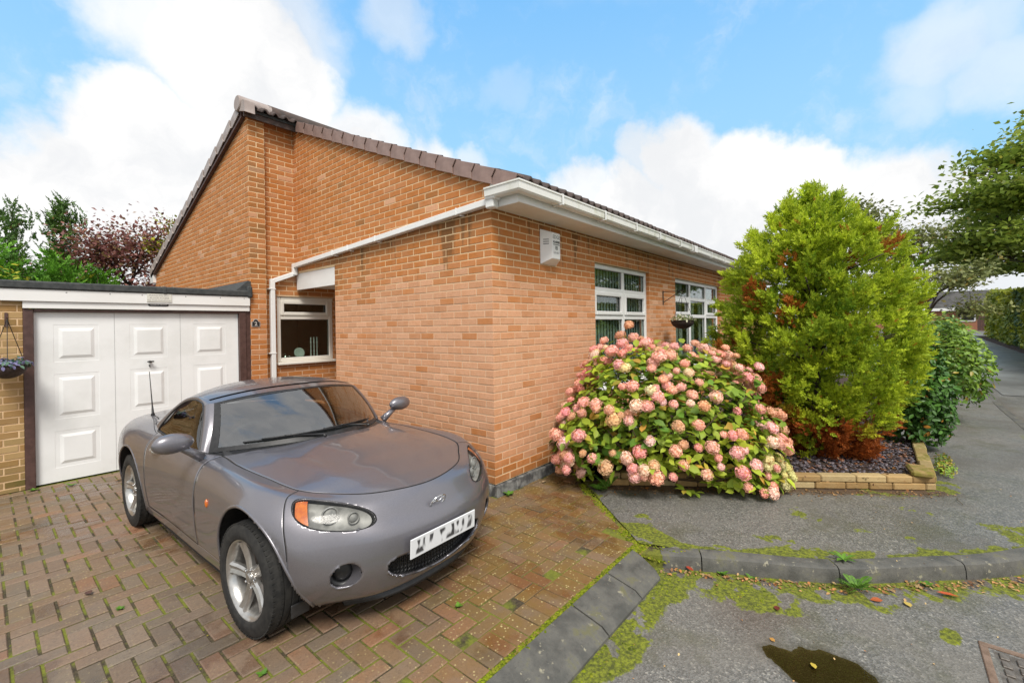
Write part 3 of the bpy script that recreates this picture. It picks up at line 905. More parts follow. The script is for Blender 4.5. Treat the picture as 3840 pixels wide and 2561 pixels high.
# ================================================================== GARAGE
GY = 4.17
garage = thing('garage', 'flat roofed brick garage with white panelled up-and-over door and dark felt roof edge', 'garage', (-2.2, 4.2, G))
GP = Pieces('brick', MAT_BUFF, garage, 'brickwork')
def tint_buff(u, z):
    return rnd_tint(.45, .05, .45 * sm(.55 - z, 0, .7) + (.25 if RNG.random() < .12 else 0))
wall(GP, garage, 'front_pier', (-4.6, GY, 0), (1, 0, 0), (0, -1, 0), 1.645, G, 1.92, off=.03, tint=tint_buff, mortar=MAT_MORTAR_PALE, thick=.2)
GP.finish()
b = MB(); b.box((-2.955, GY + .2005, G), (-2.90, 9.6, 2.0)); b.box((-4.6, 9.5, G), (-.72, 9.6, 2.0)); b.build('side_wall', MAT_MORTAR_PALE, garage)
b = MB(); b.box((-2.954, GY - .015, G), (-2.875, GY + .12, 1.835), .004); b.box((-.852, GY - .015, G), (-.765, GY + .12, 1.835), .004); b.box((-2.8745, GY - .012, 1.803), (-.8525, GY + .12, 1.835), .004)
b.box((-.7645, GY + .001, G), (-.7001, GY + .1, 1.9)); 
b.build('door_frame', MAT_BROWNFRAME, garage)
# the door leaf: flat plate with sunk and raised panels
DY = GY + .04
door = MB(); Xa, Xb, Za, Zb = -2.872, -.855, G + .012, 1.80
cols = [(-2.722, -2.343), (-2.062, -1.684), (-1.399, -1.016)]; rows_ = [(.045, .457), (.594, 1.100), (1.237, 1.659)]
xs = [Xa] + [c for p in cols for c in p] + [Xb]; zs = [Za] + [c for p in rows_ for c in p] + [Zb]
for i in range(len(xs) - 1):
    for j in range(len(zs) - 1):
        if i % 2 == 1 and j % 2 == 1: continue
        door.add([(xs[i], DY, zs[j]), (xs[i + 1], DY, zs[j]), (xs[i + 1], DY, zs[j + 1]), (xs[i], DY, zs[j + 1])], [(0, 1, 2, 3)])
door.box((Xa, DY + .002, Za), (Xb, DY + .02, Zb))
dr = door.build('garage_door', MAT_DOORWHITE, garage)
for (x0, x1) in cols:
    for (z0, z1) in rows_:
        p = MB()
        def ring(d, y): return [(x0 + d, y, z0 + d), (x1 - d, y, z0 + d), (x1 - d, y, z1 - d), (x0 + d, y, z1 - d)]
        R_ = [ring(0, DY), ring(.008, DY + .012), ring(.018, DY + .010), ring(.072, DY - .010), ring(.078, DY - .010)]
        for a, c in zip(R_[:-1], R_[1:]): p.add(a + c, [(k, (k + 1) % 4, 4 + (k + 1) % 4, 4 + k) for k in range(4)])
        p.add(R_[-1], [(0, 1, 2, 3)])
        p.build('door_panel', MAT_DOORWHITE, dr)
b = MB()
for xx in (-2.203, -1.544): b.box((xx - .0015, DY - .0015, Za), (xx + .0015, DY - .0002, Zb))
b.build('panel_seam', MAT_GREYINK, dr)
b = MB(); b.lathe([(0, -.05), (.014, -.05), (.014, .0)], 12, 'Y', (-1.868, DY, 1.185)); b.box((-1.905, DY - .062, 1.178), (-1.832, DY - .045, 1.196), .007)
b.lathe([(0, -.012), (.009, -.012), (.010, 0)], 10, 'Y', (-1.871, DY, 1.137)); b.box((-1.875, DY - .02, 1.112), (-1.867, DY - .011, 1.135), .002)
b.build('door_handle', MAT_IRON, dr, auto=40)
b = MB(); b.box((-4.6, GY - .055, 1.915), (-.722, GY - .035, 2.045), .003); b.build('upper_fascia_board', MAT_UPVC, garage)
b = MB(); b.box((-2.956, GY - .034, 1.838), (-.722, GY - .016, 1.914), .003); b.build('lower_fascia_board', MAT_UPVC, garage)
b = MB()
for xx in (-4.2, -3.2, -2.62, -2.25, -1.95, -1.72, -1.5, -1.1, -.8): b.lathe([(0, -.0572), (.006, -.0568), (.008, -.0555)], 8, 'Y', (xx, GY, 2.02))
b.build('fixing_screw', MAT_GREYINK, garage)
b = MB(); b.box((-4.65, GY - .075, 2.046), (-.715, GY + .1, 2.135), .015); b.box((-1.75, GY - .0785, 2.043), (-1.70, GY + .1005, 2.139), .012)
b.box((-4.65, GY + .1, 2.06), (-.7005, 9.65, 2.11))
b.build('felt_roof', MAT_FELT, garage)
b = MB(); b.prism([(-.7005, GY - .03, 2.10), (-.7005, GY - .03, 2.275), (-.735, GY - .03, 2.285), (-.90, GY - .03, 2.13)], (0, 5.0, 0)); b.box((-.76, GY - .078, 2.03), (-.69, GY - .004, 2.20), .018)
recalc(b.build('felt_upstand', MAT_FELT, garage))

sign = thing('notice_plate', 'small cream notice asking not to block access, screwed to the garage fascia', 'sign', (-1.78, GY - .056, 1.995))
b = MB(); b.box((-1.906, GY - .064, 1.938), (-1.652, GY - .0556, 2.042), .002); b.build('plate', MAT_CREAMSIGN, sign)
letters('lettering', 'PLEASE DO NOT\nBLOCK ACCESS\nTO THIS DRIVEWAY', .0265, MX((-1.779, GY - .0645, 2.013), (1, 0, 0)), MAT_GREYINK, sign, spacing=1.05, line=1.2)
sign2 = thing('dog_plaque', 'little black plaque with silver lettering below the cream garage notice', 'sign', (-1.785, GY - .036, 1.905))
b = MB(); pl = []
for cx, a0 in ((-1.700, -90), (-1.872, 90)):
    for i in range(9):
        a = math.radians(a0 + i * 22.5); pl.append((cx + .019 * math.cos(a), GY - .0345, 1.905 + .019 * math.sin(a)))
b.prism(pl, (0, -.007, 0), .002); recalc(b.build('plate', MAT_BLACK, sign2))
letters('lettering', 'BEWARE OF THE DOG', .0165, MX((-1.786, GY - .0424, 1.899), (1, 0, 0)), MAT_SILVER, sign2, bold=.0004)
# ================================================================== GROUND
def _hash(ix, iy, seed):
    h = (ix.astype(np.int64) * 374761393 + iy.astype(np.int64) * 668265263 + seed * 1442695041) & 0xffffffff
    h = ((h ^ (h >> 13)) * 1274126177) & 0xffffffff
    return ((h ^ (h >> 16)) & 0xffff) / 65535.0
def vnoise(x, y, seed=0):
    x = np.asarray(x, float); y = np.asarray(y, float)
    ix, iy = np.floor(x), np.floor(y); fx, fy = x - ix, y - iy
    fx = fx * fx * (3 - 2 * fx); fy = fy * fy * (3 - 2 * fy)
    a, b = _hash(ix, iy, seed), _hash(ix + 1, iy, seed); c, d = _hash(ix, iy + 1, seed), _hash(ix + 1, iy + 1, seed)
    return (a * (1 - fx) + b * fx) * (1 - fy) + (c * (1 - fx) + d * fx) * fy
def fbm(x, y, s, seed=0, o=4):
    t, a, n = 0, .5, 0
    for i in range(o):
        t = t + a * vnoise(np.asarray(x) * s, np.asarray(y) * s, seed + i); n += a; a *= .55; s *= 2.03
    return t / n
def nsm(x, a, b):
    t = np.clip((x - a) / (b - a), 0, 1); return t * t * (3 - 2 * t)
def rise(x): return .03 * np.clip(np.asarray(x, float) - 10, 0, 45)
def seg_dist(x, y, pts):
    """distance to a polyline"""
    d = np.full(np.shape(x), 1e9)
    for (x0, y0), (x1, y1) in zip(pts[:-1], pts[1:]):
        dx, dy = x1 - x0, y1 - y0
        t = np.clip(((x - x0) * dx + (y - y0) * dy) / (dx * dx + dy * dy), 0, 1)
        d = np.minimum(d, np.hypot(x - x0 - t * dx, y - y0 - t * dy))
    return d

KERB = [(-.075, -1.69), (.2, -2.213), (.45, -2.68), (.83, -3.12), (1.36, -3.66), (2.1, -4.13), (3.2, -4.48), (5, -4.62), (7.3, -4.66), (9.7, -4.70), (14.2, -4.88)]
DIAG = [(-.02, -1.42), (.82, -.47), (1.05, -.25)]
PF0, PF1 = (.93, -.70), (2.76, -3.33)               # front of the planter

def poly_at(pts, step):
    """evenly spaced points along a polyline (smoothed)"""
    P = [Vector((*p, 0)) for p in pts]
    out = []
    for i in range(len(P) - 1):
        p0 = P[max(i - 1, 0)]; p1, p2 = P[i], P[i + 1]; p3 = P[min(i + 2, len(P) - 1)]
        n = max(2, int((p2 - p1).length / .05))
        for j in range(n):
            t = j / n
            out.append(.5 * ((2 * p1) + (p2 - p0) * t + (2 * p0 - 5 * p1 + 4 * p2 - p3) * t * t + (3 * p1 - p0 - 3 * p2 + p3) * t ** 3))
    out.append(P[-1])
    res = [out[0]]; acc = 0
    for a, b in zip(out[:-1], out[1:]):
        L = (b - a).length
        while acc + L >= step:
            a = a + (b - a) * ((step - acc) / L); L = (b - a).length; acc = 0; res.append(a.copy())
        acc += L
    return res

def moss_mask(x, y, where):
    n = fbm(x, y, 3.0, 3, 5); n2 = fbm(x, y, 11.0, 9, 4)
    if where == 'road':
        d = seg_dist(x, y, KERB); m = nsm(.30 - d + (n - .5) * .55 * np.exp(-x * .1), -.02, .16) * nsm(n2, .34, .58)
        dl = np.abs(y + 1.80) + np.maximum(0, x + .15) * 2
        m = np.maximum(m, nsm(.17 - dl + (n - .5) * .30, -.02, .10) * nsm(n2, .20, .44))
        dp = np.hypot((x + .02) / .30, (y + 2.24) / .42)
        m = np.maximum(m, nsm(1.0 - dp + (n - .5) * 1.6, -.1, .5) * nsm(n2, .25, .5))
        dq = np.hypot((x - .22) / .10, (y + 3.22) / .06)
        m = np.maximum(m, .8 * nsm(1.0 - dq + (n - .5) * 1.2, 0, .5))
        return m * np.exp(-np.maximum(0, x - 2.6) * 1.5)
    d = seg_dist(x, y, KERB); dd = seg_dist(x, y, DIAG)
    m = nsm(.27 - d + (n - .5) * .40, -.02, .10) * nsm(n2, .25, .45) * np.exp(-np.maximum(0, x - 3) * .25)
    m = np.maximum(m, nsm(.05 - dd + (n - .5) * .20, -.02, .06))
    dp = np.hypot((x - .18) / .14, (y + 1.55) / .28)
    m = np.maximum(m, nsm(1 - dp + (n - .5) * 1.4, 0, .5))
    m = np.maximum(m, .75 * nsm(n, .60, .72) * nsm(n2, .42, .6) * np.exp(-np.maximum(0, x - 1.5) * .3))
    dc = np.hypot((x - 2.95) / .22, (y + 3.42) / .16)
    m = np.maximum(m, nsm(1.1 - dc + (n - .5) * 2.2, 0, .7) * nsm(n2, .36, .6))
    return m

def _asphalt(k, bs, r, g, b, s):
    co = k.n('ShaderNodeNewGeometry').outputs['Position']
    v = k.n('ShaderNodeTexVoronoi', inp={'Vector': co, 'Scale': 95.0})
    sp = k.n('ShaderNodeSeparateXYZ', inp={0: v.outputs['Color']})
    n1 = k.noise(co, 1.6, 5.0, .6).outputs['Fac']; n2 = k.noise(co, 45.0, 5.0, .7).outputs['Fac']; n3 = k.noise(co, 220.0, 2.0, .6).outputs['Fac']
    c = k.mix(k.smooth(sp.outputs[0], .1, .95), (.105, .102, .094), (.195, .188, .172))
    c = k.mix(k.smooth(sp.outputs[1], .93, .98), c, (.30, .285, .25))
    c = k.mix(k.smooth(n1, .42, .66, 0, .45), c, (.165, .15, .125))
    c = k.mix(k.smooth(k.noise(co, .8, 4.0, .6).outputs['Fac'], .50, .64, 0, .38), c, (.062, .058, .05))
    c = k.mix(k.smooth(k.noise(co, 2.6, 5.0, .65).outputs['Fac'], .50, .68, 0, .42), c, (.080, .078, .036))
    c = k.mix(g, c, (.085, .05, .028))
    mossc = k.mix(k.smooth(n2, .35, .68), (.055, .065, .008), (.20, .225, .014))
    edge = k.math('ADD', r, k.math('MULTIPLY', k.math('SUBTRACT', n2, .5), .8))
    mm = k.smooth(edge, .32, .58)
    c = k.mix(mm, c, mossc)
    c = k.mix(b, c, (.032, .026, .008))
    setp(k, bs, Base_Color=c)
    wet = k.smooth(n1, .35, .60, .34, .58)
    ro_ = k.n('ShaderNodeMix', data_type='FLOAT', inp={0: mm, 2: wet, 3: .95}).outputs[0]
    setp(k, bs, Roughness=ro_, Specular_IOR_Level=.55)
    h = k.math('ADD', v.outputs['Distance'], k.math('MULTIPLY', n2, .5))
    setp(k, bs, Normal=bumpn(k, h, .40, .006))
MAT_ASPHALT = tintmat('wet_asphalt', _asphalt)

def sheet(name, X, Y, Z, T, mat, kind='structure', smooth=True):
    """X,Y,Z arrays (a,b) -> grid mesh with per-face tint from vertex tint T (a,b,3)"""
    a, b = X.shape
    V = np.stack([X, Y, Z], -1).reshape(-1, 3)
    i = np.arange(a * b).reshape(a, b)
    F = np.stack([i[:-1, :-1], i[1:, :-1], i[1:, 1:], i[:-1, 1:]], -1).reshape(-1, 4)
    Tf = (T[:-1, :-1] + T[1:, :-1] + T[1:, 1:] + T[:-1, 1:]).reshape(-1, 3) / 4
    me = np_mesh(name, V, F, mat, None, smooth)
    at = me.attributes.new('tint', 'FLOAT_COLOR', 'POINT')
    c = np.ones((a * b, 4), np.float32); c[:, :3] = T.reshape(-1, 3); at.data.foreach_set('color', c.ravel())
    o = link(name, me); o.color = (0, 0, 0, 1)
    if kind: o['kind'] = kind
    return o

def axis(dense, lo, hi, far_lo, far_hi):
    a = [far_lo]; x = far_lo
    while x < lo: x = min(lo, x + max(.05, (lo - x) * .35)); a.append(x)
    while x < hi: x += dense; a.append(x)
    st = dense
    while x < far_hi: st *= 1.25; x = min(far_hi, x + st); a.append(x)
    return np.array(a)
# puddle outline in plan
PUD = [(-.50, -2.36), (-.40, -2.47), (-.30, -2.62), (-.26, -2.78), (-.36, -2.93), (-.52, -3.05), (-.74, -3.02), (-.84, -2.88), (-.80, -2.74), (-.70, -2.62), (-.62, -2.50)]
def pud_field(x, y):
    n = fbm(x, y, 7.0, 21, 3)
    cx, cy = -.55, -2.73
    ang = np.arctan2(y - cy, x - cx); rr = np.hypot(x - cx, y - cy)
    pa = np.array([math.atan2(q[1] - cy, q[0] - cx) for q in PUD]); pr = np.array([math.hypot(q[0] - cx, q[1] - cy) for q in PUD])
    o = np.argsort(pa); pa, pr = pa[o], pr[o]
    r = np.interp(ang, np.r_[pa[-1] - 2 * np.pi, pa, pa[0] + 2 * np.pi], np.r_[pr[-1], pr, pr[0]])
    return r * .92 - rr + (n - .5) * .16 + (fbm(x, y, 22.0, 25, 2) - .5) * .05                       # >0 inside, metres
xa = axis(.022, -2.2, 2.2, -40, 70); ya = axis(.022, -4.2, -1.3, -14, -1.0)
X, Y = np.meshgrid(xa, ya, indexing='ij')
m = moss_mask(X, Y, 'road')
pf = pud_field(X, Y)
wetp = nsm(pf, -.05, .05)
T = np.zeros(X.shape + (3,)); T[..., 0] = m * (1 - .6 * wetp); T[..., 1] = .55 * nsm(fbm(X, Y, 1.3, 40), .52, .72) * nsm(.9 - np.hypot(X - .1, Y + 2.6), 0, .6)
T[..., 2] = .88 * wetp
dk = seg_dist(X, Y, KERB)
T[..., 1] = np.maximum(T[..., 1], .5 * nsm(.12 - dk, -.05, .1))
Z = ROAD + rise(X) + .004 * (fbm(X, Y, 2.0, 50) - .5) + .006 * m * fbm(X, Y, 40.0, 60, 2) - .012 * nsm(pf, -.04, .12)
sheet('road', X, Y, Z, T, MAT_ASPHALT)

pud = MB()
pts = [(x, y) for x, y in PUD]
dense = []
for i in range(180):
    a = -math.pi + 2 * math.pi * i / 180
    lo_, hi_ = 0.0, 1.2
    for _ in range(24):
        mid = (lo_ + hi_) / 2
        if pud_field(np.array(-.55 + mid * math.cos(a)), np.array(-2.73 + mid * math.sin(a))) > .0: lo_ = mid
        else: hi_ = mid
    dense.append((-.55 + lo_ * math.cos(a), -2.73 + lo_ * math.sin(a), ROAD - .0035))
pud.add(dense, [tuple(range(len(dense)))])
mw, kw_, bw = newmat('puddle_water')
def _water():
    m = bpy.data.materials.new('water'); m.use_nodes = True; t = m.node_tree; t.nodes.clear(); k = NT(t)
    co = k.n('ShaderNodeNewGeometry').outputs['Position']
    w1_ = k.n('ShaderNodeTexWave', wave_type='RINGS', rings_direction='SPHERICAL', inp={'Vector': k.n('ShaderNodeVectorMath', operation='SUBTRACT', inp={0: co, 1: (-.43, -2.60, ROAD)}).outputs[0], 'Scale': 22.0})
    nb = bumpn(k, k.math('ADD', k.noise(co, 9.0, 2.0, .5).outputs['Fac'], k.math('MULTIPLY', w1_.outputs['Fac'], .12)), .05, .01)
    gl = k.n('ShaderNodeBsdfGlossy', inp={'Roughness': .02, 'Normal': nb}); tr = k.n('ShaderNodeBsdfTransparent', inp={'Color': (.75, .68, .45, 1)})
    f = k.n('ShaderNodeFresnel', inp={'IOR': 1.33, 'Normal': nb})
    k.n('ShaderNodeOutputMaterial', inp={'Surface': k.n('ShaderNodeMixShader', inp={0: f.outputs[0], 1: tr.outputs[0], 2: gl.outputs[0]}).outputs[0]})
    return m
bpy.data.materials.remove(mw)
MAT_WATER = _water()
o = pud.build('puddle', MAT_WATER); o['kind'] = 'structure'

# pavement, a ruled sheet between the kerb and the planter / house side
Kp = poly_at([(-.02, -1.50)] + [(x + .06, y + .04) for x, y in KERB[1:6]], .025)
Up = [(.93, -.42), (1.5, -1.1), (2.2, -2.1), (2.95, -3.1), (4.2, -3.2)]
Uq = poly_at(Up, .01)
ns = len(Kp)
Ku = np.array([[p.x, p.y] for p in Kp]); Uu = np.array([[Uq[int(i * (len(Uq) - 1) / (ns - 1))].x, Uq[int(i * (len(Uq) - 1) / (ns - 1))].y] for i in range(ns)])
tt = np.linspace(0, 1, 90)
X = Ku[:, :1] * (1 - tt) + Uu[:, :1] * tt; Y = Ku[:, 1:] * (1 - tt) + Uu[:, 1:] * tt
xs2 = np.array([2.2, 2.6, 3.2, 4, 5, 6, 7.3, 8.5, 9.7, 11, 12.5, 14.2, 16, 20, 26, 34, 44])
Kf = np.interp(xs2, [p[0] for p in KERB] + [16, 44], [p[1] + .05 for p in KERB] + [-4.9, -5.0])
Uf = np.interp(xs2, [2.2, 2.95, 4.2, 8, 44], [-2.1, -3.1, -3.2, -2.8, -2.6])
xk = xs2[1:]; xu = np.maximum(xk, 4.25 + .12 * np.arange(len(xk)))
yk = np.interp(xk, [p[0] for p in KERB] + [16, 44], [p[1] + .05 for p in KERB] + [-4.9, -5.0]); yu = np.interp(xu, [4.2, 8, 44], [-3.2, -2.8, -2.6])
X = np.vstack([X, xk[:, None] * (1 - tt) + xu[:, None] * tt]); Y = np.vstack([Y, yk[:, None] * (1 - tt) + yu[:, None] * tt])
m = moss_mask(X, Y, 'path')
T = np.zeros(X.shape + (3,)); T[..., 0] = m
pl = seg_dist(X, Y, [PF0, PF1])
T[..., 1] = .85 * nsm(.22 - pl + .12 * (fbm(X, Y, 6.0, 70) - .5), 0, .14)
Z = G + rise(X) + .003 * (fbm(X, Y, 2.0, 51) - .5) + .006 * m * fbm(X, Y, 40.0, 61, 2)
sheet('pavement', X, Y, Z, T, MAT_ASPHALT)
MAT_LANE = pmat('wet_pale_concrete', (.235, .23, .215), (.12, .118, .108), .55, .28, r2=.55, lo=.35, hi=.65)
ln_ = MB()
xs3 = [11.5, 14.0, 16.5, 19.5, 23, 27, 31, 36, 41.4]
for a, c in zip(xs3[:-1], xs3[1:]):
    y0, y1 = -7.3, (-4.95 if a < 14 else -4.6)
    ln_.add([(a + .02, y0, ROAD + float(rise(a)) + .012), (c - .02, y0, ROAD + float(rise(c)) + .012), (c - .02, y1, ROAD + float(rise(c)) + .012), (a + .02, y1, ROAD + float(rise(a)) + .012)], [(0, 1, 2, 3)])
o = ln_.build('lane', MAT_LANE); o['kind'] = 'structure'
# land beneath and beyond everything
MAT_EARTH = pmat('grass_and_earth', (.05, .07, .02), (.07, .06, .03), 3.0, .95, bump=.5)
xg = np.array([-400, -60, -20, -6, -2, 2, 6, 10, 20, 30, 40, 55, 120, 500.]); yg = np.array([-500, -60, -20, -10, -6, -3, 0, 3, 6, 10, 20, 60, 500.])
X, Y = np.meshgrid(xg, yg, indexing='ij')
sheet('ground', X, Y, ROAD - .06 + rise(X), np.zeros(X.shape + (3,)), MAT_EARTH)

# ------------------------------------------------------------------ driveway of block pavers
def _paver(k, bs, r, g, b, s):
    co = k.n('ShaderNodeNewGeometry').outputs['Position']
    n1 = k.noise(co, 6.0, 4.0, .6).outputs['Fac']; n2 = k.noise(co, 70.0, 4.0, .7).outputs['Fac']; n3 = k.noise(co, 2.2, 4.0, .6).outputs['Fac']
    v = k.n('ShaderNodeTexVoronoi', inp={'Vector': co, 'Scale': 75.0}); vs_ = k.n('ShaderNodeSeparateXYZ', inp={0: v.outputs['Color']})
    hue = k.math('ADD', r, k.math('MULTIPLY', k.math('SUBTRACT', n1, .5), .8), True)
    c = k.mix(hue, (.178, .142, .106), (.235, .138, .086))
    c = k.mix(k.smooth(hue, .75, 1.0), c, (.25, .128, .075))
    c = k.mix(1.0, c, k.mix(g, (.72, .72, .72), (1.22, 1.2, 1.18)), 'MULTIPLY')
    c = k.mix(k.smooth(n2, .45, .75, 0, .5), c, (.07, .052, .04))
    ol = k.math('MULTIPLY', b, k.smooth(n1, .25, .62, .35, 1.0), True)
    c = k.mix(k.math('MULTIPLY', ol, .85), c, k.mix(n1, (.115, .062, .010), (.210, .135, .030)))
    fl = k.math('MULTIPLY', k.smooth(vs_.outputs[0], .84, .92), k.math('ADD', k.math('MULTIPLY', b, .85), .10), True)
    fl = k.math('MULTIPLY', fl, k.smooth(v.outputs['Distance'], .55, .2))
    c = k.mix(fl, c, (.52, .43, .20))
    wet = k.smooth(n3, .50, .38)
    c = k.mix(k.math('MULTIPLY', wet, .42), c, k.mix(hue, (.05, .035, .022), (.12, .035, .012)))
    setp(k, bs, Base_Color=c, Roughness=k.smooth(wet, 0, 1, .60, .22), Specular_IOR_Level=.5)
    setp(k, bs, Normal=bumpn(k, n2, .5, .004))
MAT_PAVER = tintmat('block_paver', _paver)
mj, kj, bj = newmat('mossy_joint_sand')
co = kj.n('ShaderNodeNewGeometry').outputs['Position']
nj = kj.noise(co, 4.0, 5.0, .65).outputs['Fac']; nj2 = kj.noise(co, 60.0, 3.0, .6).outputs['Fac']
cj = kj.mix(kj.smooth(nj2, .35, .65), (.035, .026, .014), (.075, .058, .03))
cj = kj.mix(kj.smooth(nj, .42, .58), cj, kj.mix(nj2, (.07, .085, .01), (.21, .22, .02)))
setp(kj, bj, Base_Color=cj, Roughness=.95, Normal=bumpn(kj, nj2, .8, .01))
MAT_JOINT = mj

b = MB()
b.prism([(-5.2, -1.47, G - .09), (-.045, -1.47, G - .09), (.80, -.495, G - .09), (.99, -.35, G - .09), (2.1, -.001, G - .09), (0, -.001, G - .09), (-.0, 3.02, G - .09), (1.23, 3.03, G - .09), (1.23, 4.26, G - .09), (-5.2, 4.4, G - .09)], (0, 0, .083))
drive = recalc(b.build('driveway', MAT_JOINT)); drive['kind'] = 'structure'
DP = Pieces('paver', MAT_PAVER, drive, 'paving', 295)
def drive_vis(c):
    s = screen(c)
    if not s or not (-60 < s[0] < 3840 and 0 < s[1] < 2640): return 0
    if inside([(470, 1980), (480, 1700), (1830, 1700), (1850, 1900), (1500, 2180), (900, 2330), (820, 2250), (520, 2000)], s[0], s[1]): return 0
    return 1 / s[2] ** 3
east = [(-.045, -1.47), (.80, -.495), (.99, -.35), (2.1, .0)]
def in_drive(x, y):
    if y > -.02 and x > -.03 and not (y > 3.06 and y < 4.25 and x < 1.2): return False
    if x > -.045 and y < 0:
        for (x0, y0), (x1, y1) in zip(east[:-1], east[1:]):
            if x0 <= x <= x1 and y < y0 + (y1 - y0) * (x - x0) / (x1 - x0): return False
        if x > 1.9: return False
    if y > GY - .01 and x < -.7: return False
    if y > 4.16 and x < -.45: return False
    return True
def paver_tint(x, y):
    mossy = float(nsm(np.array(x - 1.2 * y + .7 * (fbm(x, y, 1.5, 5) - .5) * 2), -.85, .15))
    mossy = max(mossy, .55 * float(nsm(np.array(-2.72 - x), -.1, .5) * nsm(np.array(y), 1.2, 2.8)))
    mossy = max(mossy, .34 * float(nsm(fbm(x + 9, y, .9, 16), .38, .62)))
    mossy = max(mossy, .6 * float(nsm(np.array(-.6 - y), 0, .7)))
    red = .42 + .4 * (fbm(x, y, .8, 8) - .5) * 2 + .25 * sm(x, -2.5, -1.2)
    r = min(1, max(0, RNG.gauss(red, .20))); g = min(1, max(0, RNG.gauss(.5, .15)))
    if RNG.random() < .08: r, g = RNG.uniform(.0, .3), RNG.uniform(.1, .4)
    if RNG.random() < .03: r = .9
    return (r, g, min(1, max(0, mossy * RNG.uniform(.5, 1.15))))
def put_paver(x0, y0, x1, y1, gap=.004, header=False):
    cx, cy = (x0 + x1) / 2, (y0 + y1) / 2
    c = (cx, cy, G)
    dz = RNG.uniform(-.0025, .0025)
    x0 += gap / 2 + RNG.uniform(0, .001); y0 += gap / 2; x1 -= gap / 2; y1 -= gap / 2 + RNG.uniform(0, .001)
    ok = [in_drive(px, py) for px, py in ((x0, y0), (x1, y0), (x1, y1), (x0, y1))]
    poly = [(x0, y0), (x1, y0), (x1, y1), (x0, y1)]
    if not header and y0 < -1.259:
        if y1 < -1.245: return
        poly = [(x0, -1.259), (x1, -1.259), (x1, y1), (x0, y1)]
        cy = (y1 - 1.259) / 2
    if not all(ok):
        if not (in_drive(cx, cy) or any(ok)): return
        if cy < 0 and cx > -.3:                        # cut along the slanted edge
            for (ax, ay), (bx, by) in zip(east[:-1], east[1:]):
                dx, dy_ = bx - ax, by - ay
                # keep the side above the line: -dy*(x-ax)+dx*(y-ay) >= 0
                if ax - .25 < cx < bx + .25: poly = clip_poly(poly, dy_, -dx, dy_ * ax - dx * ay - .003) or poly
            poly = clip_poly(poly, 0, 1, -.03)
        else:
            if cy > 3.9 and cx < -.45: poly = clip_poly(poly, 0, 1, (GY - .02) if cx < -.72 else 4.15)
            elif cx > -.5 and cy < 3.1: poly = clip_poly(poly, 1, 0, -.025)
            else: return
        if len(poly) < 3: return
        ar = abs(sum(poly[i][0] * poly[(i + 1) % len(poly)][1] - poly[(i + 1) % len(poly)][0] * poly[i][1] for i in range(len(poly)))) / 2
        if ar < .0015: return
    base = G - .05
    DP.put(drive, [(px, py, base) for px, py in poly], Vector((0, 0, .05 + dz)), .005, paver_tint(cx, cy), drive_vis(c))
U_ = .1015
for i in range(-44, 14):
    for j in range(-13, 44):
        kk = (i + j) % 4
        x, y = i * U_ - .02, j * U_ + .045
        if y < -1.262 - 2 * U_ + .01: continue
        if kk == 0:
            if x > -4.5: put_paver(x, y, x + 2 * U_, y + U_, .007 if x > -1.3 else .012)
        elif kk == 2: put_paver(x, y, x + U_, y + 2 * U_, .007 if x > -1.3 else .013)
# header course along the dropped kerb
x = -4.6
while x < -.05:
    put_paver(x, -1.465, x + U_, -1.262, .007, True); x += U_
DP.finish()

# ------------------------------------------------------------------ kerbs
MAT_KERB = pmat('weathered_concrete', (.165, .16, .145), (.085, .083, .075), 5.0, .75, bump=.6, bd=.004, lo=.3, hi=.7)
def _kerbm():
    m, k, bs = newmat('lichen_concrete')
    co = k.n('ShaderNodeNewGeometry').outputs['Position']
    n1 = k.noise(co, 7.0, 5.0, .65).outputs['Fac']; n2 = k.noise(co, 60.0, 4.0, .7).outputs['Fac']; n3 = k.noise(co, 18.0, 4.0, .6).outputs['Fac']
    c = k.mix(k.smooth(n1, .3, .7), (.062, .061, .054), (.125, .12, .105))
    c = k.mix(k.smooth(n3, .62, .70), c, (.27, .25, .18))
    c = k.mix(k.smooth(n1, .56, .70, 0, .6), c, (.12, .115, .03))
    c = k.mix(k.smooth(n2, .55, .75, 0, .6), c, (.05, .048, .045))
    setp(k, bs, Base_Color=c, Roughness=k.smooth(n1, .3, .6, .5, .8), Normal=bumpn(k, n2, .6, .004))
    return m
MAT_KERB = _kerbm()
b = MB(); b.box((-5.2, -1.74, G - .16), (-.25, -1.475, G - .085)); kd = b.build('dropped_kerb', MAT_KERB); kd['kind'] = 'structure'
xs_ = [-.235, -.53, -.975, -1.885, -2.80, -3.71, -4.62, -5.2]
for a, c in zip(xs_[1:], xs_[:-1]):
    e = .004
    pr = [(-1.492, G - .09), (-1.492, G - .008), (-1.500, G - .002), (-1.70, ROAD + .052), (-1.745, ROAD + .018), (-1.748, ROAD - .03), (-1.70, ROAD - .03)]
    s = MB()
    if c == -.235:                                      # end stone is cut on the skew to meet the raised kerb
        q0 = [(a + e, y, z) for y, z in pr]; q1 = [(-.115 - (y + 1.49) * -.45, y, z) for y, z in pr]
        s.add(q0 + q1, [tuple(range(len(pr) - 1, -1, -1)), tuple(len(pr) + i for i in range(len(pr)))] + [(i, (i + 1) % len(pr), len(pr) + (i + 1) % len(pr), len(pr) + i) for i in range(len(pr))])
    else: s.prism([(a + e, y, z) for y, z in pr], (c - a - 2 * e, 0, 0), .004)
    recalc(s.build('kerb_stone', MAT_KERB, kd))
KS = poly_at(KERB, .04)
b = MB()
hp = poly_at([(x + .05, y + .05) for x, y in KERB], .5)
b.tube([(p.x + .03, p.y + .02, ROAD - .06) for p in hp], .08, 6); kr = b.build('kerb', MAT_KERB); kr['kind'] = 'structure'
sec = [(.0, -.14), (.006, -.045), (.016, -.012), (.035, .0), (.125, .0), (.125, -.14)]     # inward, height below the pavement
